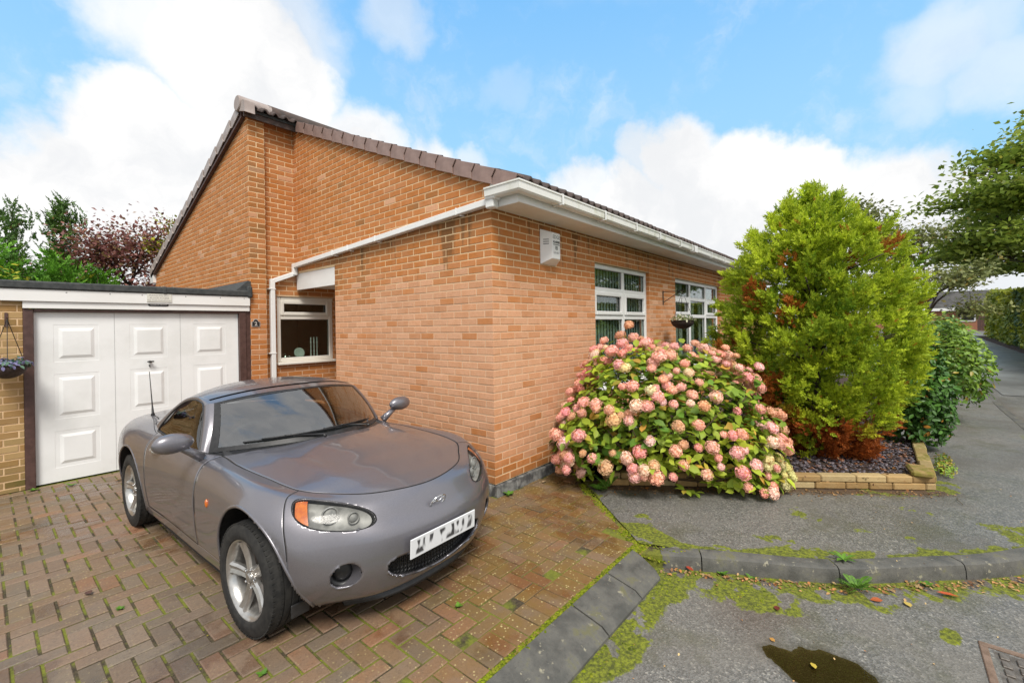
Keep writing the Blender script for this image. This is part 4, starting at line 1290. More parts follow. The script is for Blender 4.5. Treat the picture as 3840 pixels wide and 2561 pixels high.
seglen = [7] + [22] * 60; i0 = 0
for L in seglen:
    i1 = min(i0 + L, len(KS) - 1)
    if i1 - i0 < 3: break
    rows = []
    for q in range(i0, i1 + 1):
        t = (KS[min(q + 1, len(KS) - 1)] - KS[max(q - 1, 0)]).normalized(); nn = Vector((-t.y, t.x, 0))
        p = KS[q]
        if q == i0: p = p + t * .004
        if q == i1: p = p - t * .004
        zz = G + .006 + float(rise(p.x)) + (0 if i0 else -.012 * (1 - (q - i0) / L))
        rows.append([(p.x + nn.x * a, p.y + nn.y * a, zz + h) for a, h in sec])
    s = MB(); s.grid(rows); s.add(rows[0], [tuple(range(len(sec)))]); s.add(rows[-1], [tuple(range(len(sec)))])
    recalc(s.build('kerb_stone', MAT_KERB, kr, auto=35))
    i0 = i1
b = MB(); b.prism([(-.135, -1.52, ROAD - .05), (-.03, -1.50, ROAD - .05), (.06, -1.60, ROAD - .05), (-.055, -1.68, ROAD - .05)], (0, 0, .095), .01); recalc(b.build('kerb_stone', MAT_KERB, kr))

b = MB(); b.prism([(-.16, -1.50, ROAD - .05), (-.02, -1.42, ROAD - .05), (.95, -.42, ROAD - .05), (1.0, -.62, ROAD - .05), (.06, -1.62, ROAD - .05), (-.07, -1.70, ROAD - .05)], (0, 0, .138)); o = recalc(b.build('edge_filling', MAT_JOINT)); o['kind'] = 'structure'
# ------------------------------------------------------------------ moss in the joints and along the kerbs
def clump(n_=6, h=.5):
    """little domed cushion with a ragged top"""
    b_ = MB(); ring = [(math.cos(a) * (1 + .2 * RNG.uniform(-1, 1)), math.sin(a) * (1 + .2 * RNG.uniform(-1, 1)), 0) for a in [2 * math.pi * i / n_ for i in range(n_)]]
    mid = [(x * .62, y * .62, h * RNG.uniform(.6, 1.1)) for x, y, z in ring]
    V = np.array(ring + mid + [(0, 0, h * 1.15)]); F = []
    for i in range(n_):
        j = (i + 1) % n_; F += [(i, j, n_ + j), (i, n_ + j, n_ + i), (n_ + i, n_ + j, 2 * n_)]
    return V, np.array(F)
CV, CF = clump()
pts = []
def add_pts(P, s0, s1, z):
    for x, y in P: pts.append((x, y, z, NR.uniform(s0, s1)))
for i in range(5200):                                   # ridge between pavers and dropped kerb
    x = NR.uniform(-5, -.1); y = -1.478 + NR.normal() * .011 + .012 * (fbm(x, 0., 6.0, 4) - .5)
    pts.append((x, y, G - .012, NR.uniform(.006, .013)))
for i in range(1500):                                   # along the slanted edge
    t = NR.uniform(0, .62); x = -.03 + .85 * t / .62 * 1.0; x = -.03 + .84 * (t / .62); y = -1.45 + .96 * (t / .62)
    k_ = fbm(x, y, 5.0, 31)
    if k_ < .46: continue
    pts.append((x + NR.normal() * .018, y + NR.normal() * .018, G - .006, NR.uniform(.005, .012)))
for i in range(900):
    t = NR.uniform(0, 1); x = -.13 + .10 * t + NR.normal() * .018; y = -1.49 - .20 * t + NR.normal() * .02; x += .0
    pts.append((x, y, G - .016 - .04 * t, NR.uniform(.006, .012)))
for i in range(500):
    x, y = NR.uniform(-.14, .03), NR.uniform(-1.56, -1.42)
    pts.append((x, y, G - .012, NR.uniform(.006, .012)))
N = 60000
x = NR.uniform(-2.6, 2.6, N); y = NR.uniform(-4.4, -1.5, N)
m = moss_mask(x, y, 'road'); d = seg_dist(x, y, KERB)
side = y < np.interp(x, [k_[0] for k_ in KERB[:6]], [k_[1] for k_ in KERB[:6]])
ok = (NR.uniform(0, 1, N) < m * m * .85) & (side | (x < -.1)) & (d > .004) & (m > .10) & (y < -1.745 - 0 * x) & (pud_field(x, y) < 0)
for a, c, q in zip(x[ok], y[ok], m[ok]): pts.append((a, c, ROAD - .003, NR.uniform(.004, .0105) * (.35 + .75 * q)))
N = 30000
x = NR.uniform(0, 4.6, N); y = NR.uniform(-4.6, -1.4, N)
m = moss_mask(x, y, 'path'); side = y > np.interp(x, [k_[0] for k_ in KERB[:7]], [k_[1] + .10 for k_ in KERB[:7]])
fr = y < np.interp(x, [.93, 2.76, 4.5], [-.75, -3.36, -3.36]) - .02
ok = (NR.uniform(0, 1, N) < m * m * .8) & side & fr & (m > .10)
for a, c, q in zip(x[ok], y[ok], m[ok]): pts.append((a, c, G - .003, NR.uniform(.0035, .009) * (.35 + .75 * q)))
# joints of the pavers
for i in range(-44, 12):
    for j in range(-13, 43):
        kk = (i + j) % 4
        x0, y0 = i * U_ - .02, j * U_ + .045
        if kk == 2:
            for _ in range(9):
                px, py = x0 + NR.normal() * .003, y0 + NR.uniform(0, .2)
                dens = .95 * float(nsm(fbm(px, py, 1.7, 14), .40, .56)) * (1.0 if px < -1.2 else .35)
                if NR.uniform() < dens and in_drive(px - .01, py): pts.append((px, py, G - .012, NR.uniform(.004, .0085)))
        elif kk == 0:
            for _ in range(5):
                px, py = x0 + NR.uniform(0, .2), y0 + NR.normal() * .002
                dens = .6 * float(nsm(fbm(px, py, 1.7, 15), .48, .62)) * (1.0 if px < -1.2 else .45)
                if NR.uniform() < dens and in_drive(px, py - .01): pts.append((px, py, G - .012, NR.uniform(.003, .006)))
pts = np.array(pts)
n = len(pts)
Rm = frames(np.stack([NR.normal(0, .15, n), NR.normal(0, .15, n), np.ones(n)], 1), NR)
S = pts[:, 3:4] * np.stack([NR.uniform(.8, 1.4, n), NR.uniform(.8, 1.4, n), NR.uniform(.7, 1.5, n)], 1)
V, F = scatter(CV, CF, pts[:, :3], Rm, S)
tc = np.repeat(np.stack([NR.uniform(0, 1, n), NR.uniform(0, 1, n), np.zeros(n)], 1), len(CF), 0)
def _moss(k, bs, r, g, b, s):
    c = k.mix(r, (.050, .072, .006), (.215, .25, .014)); c = k.mix(k.smooth(g, .72, 1.0), c, (.20, .15, .04))
    setp(k, bs, Base_Color=c, Roughness=.95, Specular_IOR_Level=.1)
MAT_MOSS = tintmat('moss', _moss)
o = link('moss', np_mesh('moss', V, F, MAT_MOSS, tc)); o.color = (0, 0, 0, 1); o['kind'] = 'stuff'

# ------------------------------------------------------------------ planter
MAT_STONE = None
def _stone(k, bs, r, g, b, s):
    co = k.n('ShaderNodeNewGeometry').outputs['Position']
    n1 = k.noise(co, 14.0, 5.0, .65).outputs['Fac']; n2 = k.noise(co, 90.0, 4.0, .7).outputs['Fac']
    c = k.mix(k.math('ADD', r, k.math('MULTIPLY', k.math('SUBTRACT', n1, .5), .7), True), (.33, .20, .075), (.46, .36, .19))
    c = k.mix(1.0, c, k.mix(g, (.75, .75, .73), (1.15, 1.15, 1.12)), 'MULTIPLY')
    c = k.mix(k.math('MULTIPLY', b, k.smooth(n1, .3, .6), True), c, (.17, .15, .02))
    c = k.mix(k.smooth(n2, .55, .75, 0, .4), c, (.14, .08, .03))
    setp(k, bs, Base_Color=c, Roughness=.9, Normal=bumpn(k, n1, .7, .012))
MAT_STONE = tintmat('buff_walling_stone', _stone)
planter = thing('planter_wall', 'low buff stone planter edging of two courses at the foot of the hydrangea and conifer', 'planter', (1.85, -2.0, G))
def course(p, q, z0, h, lens, off, dep, moss=0.0):
    p, q = Vector(p), Vector(q); d = (q - p); L = d.length; x = d.normalized(); y = Vector((0, 0, 1)).cross(x); z = Vector((0, 0, 1))
    s = 0.0; first = True
    while s < L - .03:
        l = lens * RNG.uniform(.75, 1.25)
        if first: l *= off; first = False
        e = min(s + l, L)
        if L - e < .08: e = L
        bb = MB(); w_ = RNG.uniform(-.007, .007)
        Mx = Matrix(((x[0], y[0], 0, p[0]), (x[1], y[1], 0, p[1]), (0, 0, 1, 0), (0, 0, 0, 1)))
        bb.box((s + .003, w_, z0 + .003), (e - .003, dep + RNG.uniform(-.006, .006), z0 + h - .002 + RNG.uniform(-.003, .003)), .009, M=Mx)
        o = bb.build('stone', MAT_STONE, planter); o.color = (RNG.random(), RNG.random(), moss * RNG.uniform(.3, 1), 1)
        s = e
P0, P1 = Vector((*PF0, 0)), Vector((*PF1, 0))
course(P0, P1, G, .070, .27, 1.0, .10); course(P0, P1, G + .070, .068, .27, .55, .10)
course(P1 + Vector((.003, .0, 0)), P1 + Vector((1.75, .02, 0)), G, .070, .27, .8, .11, .8); course(P1 + Vector((.003, 0, 0)), P1 + Vector((1.75, .02, 0)), G + .070, .068, .27, .5, .11, 1.0)
course(Vector((1.75, -.04, 0)), P0 + Vector((.09, .05, 0)), G, .070, .27, .9, .10); course(Vector((1.75, -.04, 0)), P0 + Vector((.09, .05, 0)), G + .070, .068, .27, .5, .10)
b = MB(); b.box((-.07, -.02, G + .130), (.22, .15, G + .195), .02, M=Matrix.Translation((PF1[0] - .03, PF1[1] + .05, 0)) @ Matrix.Rotation(.15, 4, 'Z')); o = b.build('stone', MAT_STONE, planter); o.color = (.3, .35, .9, 1)
MAT_SOIL = pmat('dark_soil', (.035, .022, .015), (.07, .04, .028), 12, .95, bump=1.0, bd=.02)
b = MB()
sp_ = [(1.06, -.66), (2.82, -3.22), (4.4, -3.2), (7.5, -2.7), (13, -2.6), (13, -.03), (1.8, -.03)]
b.prism([(x, y, G - .02) for x, y in sp_], (0, 0, .10)); o = recalc(b.build('flower_bed', MAT_SOIL)); o['kind'] = 'structure'
# slate chips
sv = np.array([(-1, -.5, 0), (.2, -.8, 0), (1, -.1, 0), (.5, .7, 0), (-.7, .6, 0)]); sv = np.vstack([sv, sv * .9 + (0, 0, .28)])
sf = [(5, 6, 7), (5, 7, 8), (5, 8, 9)] + [t for i in range(5) for t in ((i, (i + 1) % 5, 5 + (i + 1) % 5), (i, 5 + (i + 1) % 5, 5 + i))]
n = 2600
x = NR.uniform(2.0, 4.4, n); y = NR.uniform(-3.2, -1.6, n)
ok = (y > -3.2) & ((x - PF0[0]) * (PF1[1] - PF0[1]) - (y - PF0[1]) * (PF1[0] - PF0[0]) < -.35)
x, y = x[ok], y[ok]; n = len(x)
P = np.stack([x, y, np.full(n, G + .083) + NR.uniform(0, .025, n)], 1)
Rm = frames(np.stack([NR.normal(0, .35, n), NR.normal(0, .35, n), np.ones(n)], 1), NR)
V, F = scatter(sv, np.array(sf), P, Rm, NR.uniform(.010, .028, n))
def _slate(k, bs, r, g, b, s):
    c = k.mix(r, (.05, .045, .055), (.14, .115, .13)); c = k.mix(k.smooth(g, .8, .9), c, (.20, .085, .04))
    setp(k, bs, Base_Color=c, Roughness=.4)
tc = np.repeat(np.stack([NR.uniform(0, 1, n), NR.uniform(0, 1, n), np.zeros(n)], 1), len(sf), 0)
o = link('slate_chippings', np_mesh('slate_chippings', V, F, tintmat('plum_slate', _slate), tc)); o.color = (0, 0, 0, 1); o['kind'] = 'stuff'

# ------------------------------------------------------------------ manhole cover
MAT_CASTIRON = pmat('worn_cast_iron', (.17, .15, .13), (.10, .085, .07), 18, .5, metal=.2, bump=.4)
MAT_RUST = pmat('rusty_iron', (.22, .15, .11), (.14, .09, .06), 14, .7, bump=.4)
mc = thing('manhole_cover', 'rectangular rusty iron inspection cover set in the road in the near corner', 'manhole cover', (-.03, -3.64, ROAD))
mx0, mx1, my0, my1, mz = -.36, .275, -3.93, -3.335, ROAD + .004
b = MB(); f_ = .035
for q in (((mx0, my0), (mx0 + f_, my1)), ((mx1 - f_, my0), (mx1, my1)), ((mx0 + f_ + .0005, my0), (mx1 - f_ - .0005, my0 + f_)), ((mx0 + f_ + .0005, my1 - f_), (mx1 - f_ - .0005, my1))): b.box((*q[0], mz - .05), (*q[1], mz + .004), .004)
b.build('frame', MAT_RUST, mc)
b = MB(); b.box((mx0 + f_ + .012, my0 + f_ + .012, mz - .05), (mx1 - f_ - .012, my1 - f_ - .012, mz - .004), .004); lid = b.build('lid', MAT_CASTIRON, mc)
b = MB(); b.box((0, 0, 0), (.052, .036, .009), .003); stud = b.mesh('stud', MAT_CASTIRON)
for i in range(7):
    for j in range(8):
        if mx0 + .075 + i * .075 + .05 > mx1 - .06: continue
        o = link('stud', stud, lid); o.matrix_basis = Matrix.Translation((mx0 + .068 + i * .072 + (.02 if j % 2 else 0), my0 + .062 + j * .061, mz - .0045))
# ================================================================== THE CAR
CAR_FWD = Vector((0.0349, -0.9994, 0)); CAR_RIGHT = Vector((-0.9994, -0.0349, 0))
CAR_O = Vector((-1.5005, -.2105, G))
CARM = Matrix(((CAR_RIGHT.x, CAR_FWD.x, 0, CAR_O.x), (CAR_RIGHT.y, CAR_FWD.y, 0, CAR_O.y), (0, 0, 1, CAR_O.z), (0, 0, 0, 1)))
car = bpy.data.objects.new('sports_car', None); COL.objects.link(car); car.matrix_basis = CARM
tag(car, 'grey two-seat sports coupe with silver five-spoke wheels parked on the brick drive', 'car')
def cpart(mb, name, mats, parent=None, **kw):
    o = mb.build(name, mats, None, **kw); o.parent = parent or car     # meshes are written in the car's own frame
    return o

def _paint():
    m, k, bs = newmat('grey_metallic_paint')
    co = k.n('ShaderNodeTexCoord').outputs['Object']
    n1 = k.noise(co, 900.0, 1.0, .5).outputs['Fac']; n2 = k.noise(co, 3.0, 4.0, .6).outputs['Fac']
    c = k.mix(k.smooth(n1, .4, .6), (.155, .149, .166), (.225, .217, .238))
    c = k.mix(k.smooth(n2, .55, .75, 0, .25), c, (.20, .18, .165))
    setp(k, bs, Base_Color=c, Metallic=.62, Roughness=.36, Coat_Weight=.75, Coat_Roughness=.05, Coat_IOR=1.5)
    v = k.n('ShaderNodeTexVoronoi', inp={'Vector': co, 'Scale': 130.0})
    sp = k.n('ShaderNodeSeparateXYZ', inp={0: co})
    drop = k.math('MULTIPLY', k.smooth(v.outputs['Distance'], .35, .15), k.smooth(k.noise(co, 5.0, 3.0, .6).outputs['Fac'], .48, .60))
    drop = k.math('MULTIPLY', drop, k.smooth(sp.outputs[2], .98, 1.15))
    k.t.links.new(bumpn(k, drop, .35, .004), bs.inputs['Coat Normal'])
    return m
MAT_PAINT = _paint()
MAT_TYRE = pmat('tyre_rubber', (.018, .018, .018), (.032, .031, .029), 25, .75, bump=.2, spec=.3)
MAT_ALLOY = pmat('silver_alloy', (.56, .55, .53), (.44, .43, .41), 20, .28, metal=.85)
MAT_CHROME = pmat('chrome', (.82, .82, .82), (.75, .75, .75), 30, .12, metal=1.0)
MAT_DISC = pmat('brake_disc', (.16, .13, .11), (.10, .08, .07), 30, .5, metal=.6)
MAT_TRIM = pmat('black_trim', (.014, .014, .015), (.024, .024, .025), 30, .42)
MAT_SEAM = pmat('shut_line', (.006, .006, .006), (.01, .01, .01), 30, .9)
MAT_CABIN = pmat('dark_cabin_trim', (.022, .022, .024), (.035, .035, .037), 20, .8)
MAT_CARGLASS = glass_mat('car_glass', (.45, .50, .49), .17)
MAT_SIDEGLASS = glass_mat('side_glass', (.22, .25, .24), .06)
MAT_LENS = glass_mat('headlamp_lens', (.95, .95, .93), .02)
for nd_ in MAT_LENS.node_tree.nodes:
    if nd_.type == 'BSDF_GLOSSY': nd_.inputs['Color'].default_value = (.25, .25, .25, 1); nd_.inputs['Roughness'].default_value = .12
MAT_AMBER = pmat('amber_lens', (.62, .16, .012), (.46, .09, .01), 30, .2, coat=1.0)
MAT_REFL = pmat('lamp_reflector', (.34, .34, .33), (.20, .20, .195), 16, .55, metal=.15)
def _plate():
    m, k, bs = newmat('smudged_white_plate')                 # the characters are blurred out in the photograph
    co = k.n('ShaderNodeTexCoord').outputs['Object']
    mp = k.n('ShaderNodeMapping', inp={'Vector': co, 'Scale': (1.0, 1.0, .45)}).outputs[0]
    nz = k.noise(mp, 26.0, 1.0, .4).outputs['Fac']
    sp = k.n('ShaderNodeSeparateXYZ', inp={0: co})
    band = k.math('MULTIPLY', k.smooth(k.math('ABSOLUTE', k.math('SUBTRACT', sp.outputs[2], .452)), .046, .030), k.smooth(k.math('ABSOLUTE', sp.outputs[0]), .245, .215))
    f = k.math('MULTIPLY', k.smooth(nz, .46, .58), band)
    setp(k, bs, Base_Color=k.mix(f, (.68, .69, .71), (.05, .05, .055)), Roughness=.35)
    return m
MAT_PLATE = _plate()
MAT_LABEL = pmat('pale_sticker', (.55, .60, .58), (.25, .45, .40), 90, .5)

NET = [  # columns round the right half of the body, each from the lower edge up to the bonnet or waist edge
 [(0,.585,.19),(0,.645,.235),(0,.690,.34),(0,.702,.43),(0,.700,.535),(0,.655,.612),(0,.610,.685),(0,.575,.73)],
 [(.33,.545,.187),(.34,.605,.232),(.35,.65,.34),(.355,.662,.43),(.352,.656,.545),(.348,.606,.625),(.342,.552,.70),(.33,.495,.742)],
 [(.55,.41,.187),(.57,.475,.24),(.592,.525,.34),(.60,.538,.43),(.60,.525,.55),(.59,.48,.655),(.562,.405,.735),(.52,.325,.76)],
 [(.70,.29,.19),(.725,.34,.25),(.752,.385,.34),(.765,.395,.43),(.768,.385,.55),(.755,.33,.67),(.70,.25,.765),(.615,.215,.779)],
 [(.79,.17,.20),(.81,.19,.27),(.828,.20,.36),(.838,.20,.45),(.842,.19,.58),(.825,.17,.70),(.745,.12,.792),(.648,.09,.792)],
 [(.81,0,.2),(.828,0,.28),(.845,0,.38),(.852,0,.48),(.855,0,.60),(.840,0,.715),(.765,-.03,.804),(.662,-.06,.802)],
 [(.80,-.25,.2),(.818,-.25,.28),(.836,-.25,.38),(.845,-.25,.48),(.845,-.25,.60),(.828,-.25,.712),(.763,-.26,.803),(.675,-.27,.808)],
 [(.79,-.50,.19),(.808,-.50,.27),(.822,-.50,.37),(.830,-.50,.48),(.832,-.50,.60),(.812,-.50,.712),(.758,-.51,.80),(.678,-.50,.814)],
 [(.785,-.80,.18),(.802,-.80,.26),(.816,-.80,.36),(.824,-.80,.48),(.824,-.80,.60),(.803,-.80,.712),(.752,-.80,.79),(.660,-.785,.818)],
 [(.785,-1.10,.18),(.802,-1.10,.26),(.815,-1.10,.36),(.825,-1.10,.49),(.825,-1.10,.61),(.808,-1.10,.718),(.772,-1.08,.79),(.738,-1.05,.822)],
 [(.785,-1.50,.18),(.803,-1.50,.26),(.818,-1.50,.36),(.830,-1.50,.50),(.831,-1.50,.62),(.815,-1.50,.73),(.783,-1.49,.80),(.742,-1.48,.84)],
 [(.80,-1.88,.19),(.820,-1.88,.27),(.838,-1.88,.37),(.850,-1.88,.50),(.850,-1.88,.63),(.835,-1.88,.745),(.79,-1.88,.82),(.735,-1.90,.862)],
 [(.815,-2.33,.2),(.833,-2.33,.28),(.852,-2.33,.38),(.864,-2.33,.5),(.864,-2.33,.63),(.846,-2.33,.755),(.775,-2.33,.85),(.63,-2.33,.89)],
 [(.80,-2.68,.2),(.82,-2.68,.28),(.840,-2.68,.38),(.850,-2.68,.5),(.848,-2.68,.63),(.828,-2.67,.755),(.745,-2.66,.85),(.59,-2.64,.888)],
 [(.72,-2.93,.22),(.745,-2.95,.3),(.765,-2.97,.4),(.775,-2.98,.5),(.77,-2.97,.63),(.745,-2.94,.755),(.665,-2.90,.845),(.52,-2.85,.880)],
 [(.47,-3.07,.25),(.48,-3.10,.33),(.49,-3.13,.42),(.495,-3.14,.5),(.495,-3.13,.65),(.48,-3.09,.77),(.43,-3.04,.84),(.35,-2.98,.876)],
 [(0,-3.13,.25),(0,-3.16,.33),(0,-3.185,.42),(0,-3.195,.5),(0,-3.185,.65),(0,-3.15,.78),(0,-3.10,.845),(0,-3.03,.876)]]
NETA = np.array(NET, float)
def _cr(P, t):
    """Catmull-Rom along axis 0 of P at parameters t"""
    t = np.clip(np.asarray(t, float), 0, len(P) - 1.000001); i = np.floor(t).astype(int); f = (t - i)[:, None, None] if P.ndim == 3 else (t - i)[:, None]
    n = len(P); g = lambda k: P[np.clip(k, 0, n - 1)]
    p0, p1, p2, p3 = g(i - 1), g(i), g(i + 1), g(i + 2)
    return .5 * ((2 * p1) + (p2 - p0) * f + (2 * p0 - 5 * p1 + 4 * p2 - p3) * f ** 2 + (3 * p1 - p0 - 3 * p2 + p3) * f ** 3)
mir = np.array([-1., 1, 1])
PADU = np.concatenate([NETA[1:2] * mir, NETA, NETA[-2:-1] * mir])          # symmetric ends
def body_uv(U, V):
    """surface points for arrays of u (column) and v (row) of the same length"""
    U = np.asarray(U, float); V = np.asarray(V, float)
    C = _cr(PADU, U + 1)                                # (n,8,3)
    n = len(V); v = np.clip(V, 0, 6.999999); i = np.floor(v).astype(int); f = (v - i)[:, None]
    g = lambda k: C[np.arange(n), np.clip(k, 0, 7)]
    p0, p1, p2, p3 = g(i - 1), g(i), g(i + 1), g(i + 2)
    p0 = np.where((i == 0)[:, None], 2 * p1 - p2, p0); p3 = np.where((i == 6)[:, None], 2 * p2 - p1, p3)
    return .5 * ((2 * p1) + (p2 - p0) * f + (2 * p0 - 5 * p1 + 4 * p2 - p3) * f ** 2 + (3 * p1 - p0 - 3 * p2 + p3) * f ** 3)
def body_n(U, V, e=.02):
    a = body_uv(np.asarray(U) + e, V) - body_uv(np.asarray(U) - e, V); b_ = body_uv(U, np.minimum(np.asarray(V) + e, 7)) - body_uv(U, np.maximum(np.asarray(V) - e, 0))
    n = np.cross(b_, a); n /= np.linalg.norm(n, axis=1)[:, None] + 1e-12
    return n * np.where((n[:, :1] * body_uv(U, V)[:, :1] + n[:, 1:2] * .3 * (body_uv(U, V)[:, 1:2] + 1.2) + n[:, 2:] * .2) < 0, -1, 1)

SEAM_B, SEAM_D0, SEAM_D1, SEAM_R = 3.05, 8.0, 10.95, 13.9
US = sorted(set(np.round(np.concatenate([np.arange(0, 16.0001, .1), np.arange(.7, 3.2, .05), [SEAM_B, SEAM_D0, SEAM_D1, SEAM_R]]), 4)))
VS = np.round(np.linspace(0, 7, 57), 4)
US = np.array(US)
UU, VV = np.meshgrid(US, VS, indexing='ij')
UU, VV = UU.copy(), VV.copy()
HL_C, HL_R, HL_T = (1.98, 5.42), (.84, .76), .28
def hl_f(u, v):
    du = (u - HL_C[0]) / HL_R[0]; dv = (v - HL_C[1] - HL_T * (u - HL_C[0])) / HL_R[1]
    return (np.abs(du) ** 2.3 + np.abs(dv) ** 2.3) ** (1 / 2.3)
dead = np.zeros(UU.shape, bool)
fh = hl_f(UU, VV)
ins = fh < 1
def near_out(mask):
    """points inside the hole that touch a face which stays"""
    out = np.zeros_like(mask)
    o = ~mask
    for di in (-1, 0, 1):
        for dj in (-1, 0, 1):
            sh = np.zeros_like(o); a, b_ = o.shape
            sh[max(0, -di):a - max(0, di), max(0, -dj):b_ - max(0, dj)] = o[max(0, di):a - max(0, -di), max(0, dj):b_ - max(0, -dj)]
            out |= sh
    return out & mask
edge = near_out(ins)
k_ = 1.0 / np.maximum(fh[edge], .05)
du = UU[edge] - HL_C[0]; dv = VV[edge] - HL_C[1] - HL_T * du
UU[edge] = HL_C[0] + du * k_; VV[edge] = HL_C[1] + dv * k_ + HL_T * du * k_
PT = body_uv(UU.ravel(), VV.ravel()).reshape(UU.shape + (3,))
dead_v = ins & ~edge
hole_faces = [ins]
def hole3(f, snap):
    global dead_v
    val = f(PT); ins_ = val < 1
    ed = near_out(ins_)
    PT[ed] = snap(PT[ed], val[ed])
    dead_v |= ins_ & ~ed
    hole_faces.append(ins_)
ARCH = [(.015, .315, .392), (-2.33, .312, .385)]
for cy, cz, R_ in ARCH:
    def f(P): return np.where(np.abs(P[..., 0]) > .6, np.hypot(P[..., 1] - cy, P[..., 2] - cz) / R_, 9)
    def sn(P, v):
        Q = P.copy(); k = 1 / np.maximum(v, .05); Q[:, 1] = cy + (P[:, 1] - cy) * k; Q[:, 2] = np.maximum(cz + (P[:, 2] - cz) * k, .10); return Q
    hole3(f, sn)
FOG = (.555, .385, .068)
def f(P): return np.where(P[..., 1] > .3, np.hypot(P[..., 0] - FOG[0], P[..., 2] - FOG[1]) / FOG[2], 9)
def sn(P, v):
    Q = P.copy(); k = 1 / np.maximum(v, .05); Q[:, 0] = FOG[0] + (P[:, 0] - FOG[0]) * k; Q[:, 2] = FOG[1] + (P[:, 2] - FOG[1]) * k; return Q
hole3(f, sn)
MO = (.365, .330, .078)
def mouth(x, z):
    zc = MO[1] + .05 * (x / MO[0]) ** 2
    return ((np.abs(x) / MO[0]) ** 3 + (np.abs(z - zc) / MO[2]) ** 2.4) ** (1 / 2.6)
def f(P): return np.where(P[..., 1] > .3, mouth(P[..., 0], P[..., 2]), 9)
def sn(P, v):
    Q = P.copy(); k = 1 / np.maximum(v, .3)
    zc = MO[1] + .05 * (P[:, 0] / MO[0]) ** 2
    sc_ = np.minimum(k, 1.6); Q[:, 0] = P[:, 0] * np.where(P[:, 0] > .2, sc_, 1); Q[:, 2] = zc + (P[:, 2] - zc) * sc_; return Q
hole3(f, sn)

def face_ok(i, j):
    q = (slice(i, i + 2), slice(j, j + 2))
    return not any(h[q].all() for h in hole_faces)
panels = {}
uc, vc = (US[:-1] + US[1:]) / 2, (VS[:-1] + VS[1:]) / 2
for i in range(len(US) - 1):
    for j in range(len(VS) - 1):
        if not face_ok(i, j): continue
        u, v = uc[i], vc[j]
        if u < SEAM_B: nm = 'front_bumper'
        elif u > SEAM_R: nm = 'rear_bumper'
        elif v < 1.0: nm = 'sill'
        elif u < SEAM_D0: nm = 'front_wing'
        elif u < SEAM_D1: nm = 'door'
        else: nm = 'rear_wing'
        panels.setdefault(nm, []).append((i, j))
def panel_mesh(cells, sx):
    idx = {}; vs = []; fs = []
    for i, j in cells:
        f_ = []
        for a, b_ in ((i, j), (i + 1, j), (i + 1, j + 1), (i, j + 1)):
            if (a, b_) not in idx: idx[(a, b_)] = len(vs); p = PT[a, b_]; vs.append((p[0] * sx, p[1], p[2]))
            f_.append(idx[(a, b_)])
        fs.append(tuple(f_) if sx < 0 else tuple(f_[::-1]))
    return vs, fs
PANEL = {}
for nm, cells in panels.items():
    if nm in ('front_bumper', 'rear_bumper'):
        mb = MB()
        for sx in (1, -1): mb.add(*panel_mesh(cells, sx))
        o = cpart(mb, nm, MAT_PAINT, smooth=True); weld(o, 1e-4); PANEL[nm] = o
    else:
        for sx in (1, -1):
            mb = MB(); mb.add(*panel_mesh(cells, sx)); o = cpart(mb, nm, MAT_PAINT, smooth=True); recalc(o); PANEL[(nm, sx)] = o
for o in [c for c in car.children if c.type == 'MESH']:
    mod = o.modifiers.new('thick', 'SOLIDIFY'); mod.thickness = .012; mod.offset = -1

def uvline(us, vs_, w, sx, mb, off=.0012):
    """thin dark strip lying on the body along a uv curve"""
    us = np.asarray(us, float); vs_ = np.asarray(vs_, float)
    P = body_uv(us, vs_); N = body_n(us, vs_)
    T_ = np.gradient(P, axis=0); T_ /= np.linalg.norm(T_, axis=1)[:, None] + 1e-9
    S_ = np.cross(N, T_)
    G_ = [[tuple((p + n * off - s * w / 2) * (sx, 1, 1)), tuple((p + n * off + s * w / 2) * (sx, 1, 1))] for p, n, s in zip(P, N, S_)]
    mb.grid(G_ if sx > 0 else [r[::-1] for r in G_])
lin = lambda a, b_, n=24: np.linspace(a, b_, n)
mb = MB()
for sx in (1, -1):
    uvline(lin(SEAM_B, SEAM_B), lin(3.6, 7), .005, sx, mb)
    uvline(lin(SEAM_D0, SEAM_D0), lin(1.0, 6.9), .006, sx, mb); uvline(lin(SEAM_D1, SEAM_D1), lin(1.0, 6.9), .006, sx, mb)
    uvline(lin(SEAM_D0, SEAM_D1, 40), lin(1.0, 1.0, 40), .006, sx, mb)
    uvline(lin(SEAM_R, SEAM_R), lin(1.4, 6.6), .005, sx, mb)
    uvline(lin(11.0, 13.3, 30), 6.0 + .7 * np.sin(lin(.0, 3.1, 30)) * .0 + lin(6.6, 6.9, 30) - 6.0, .004, sx, mb)
cpart(mb, 'shut_lines', MAT_SEAM)

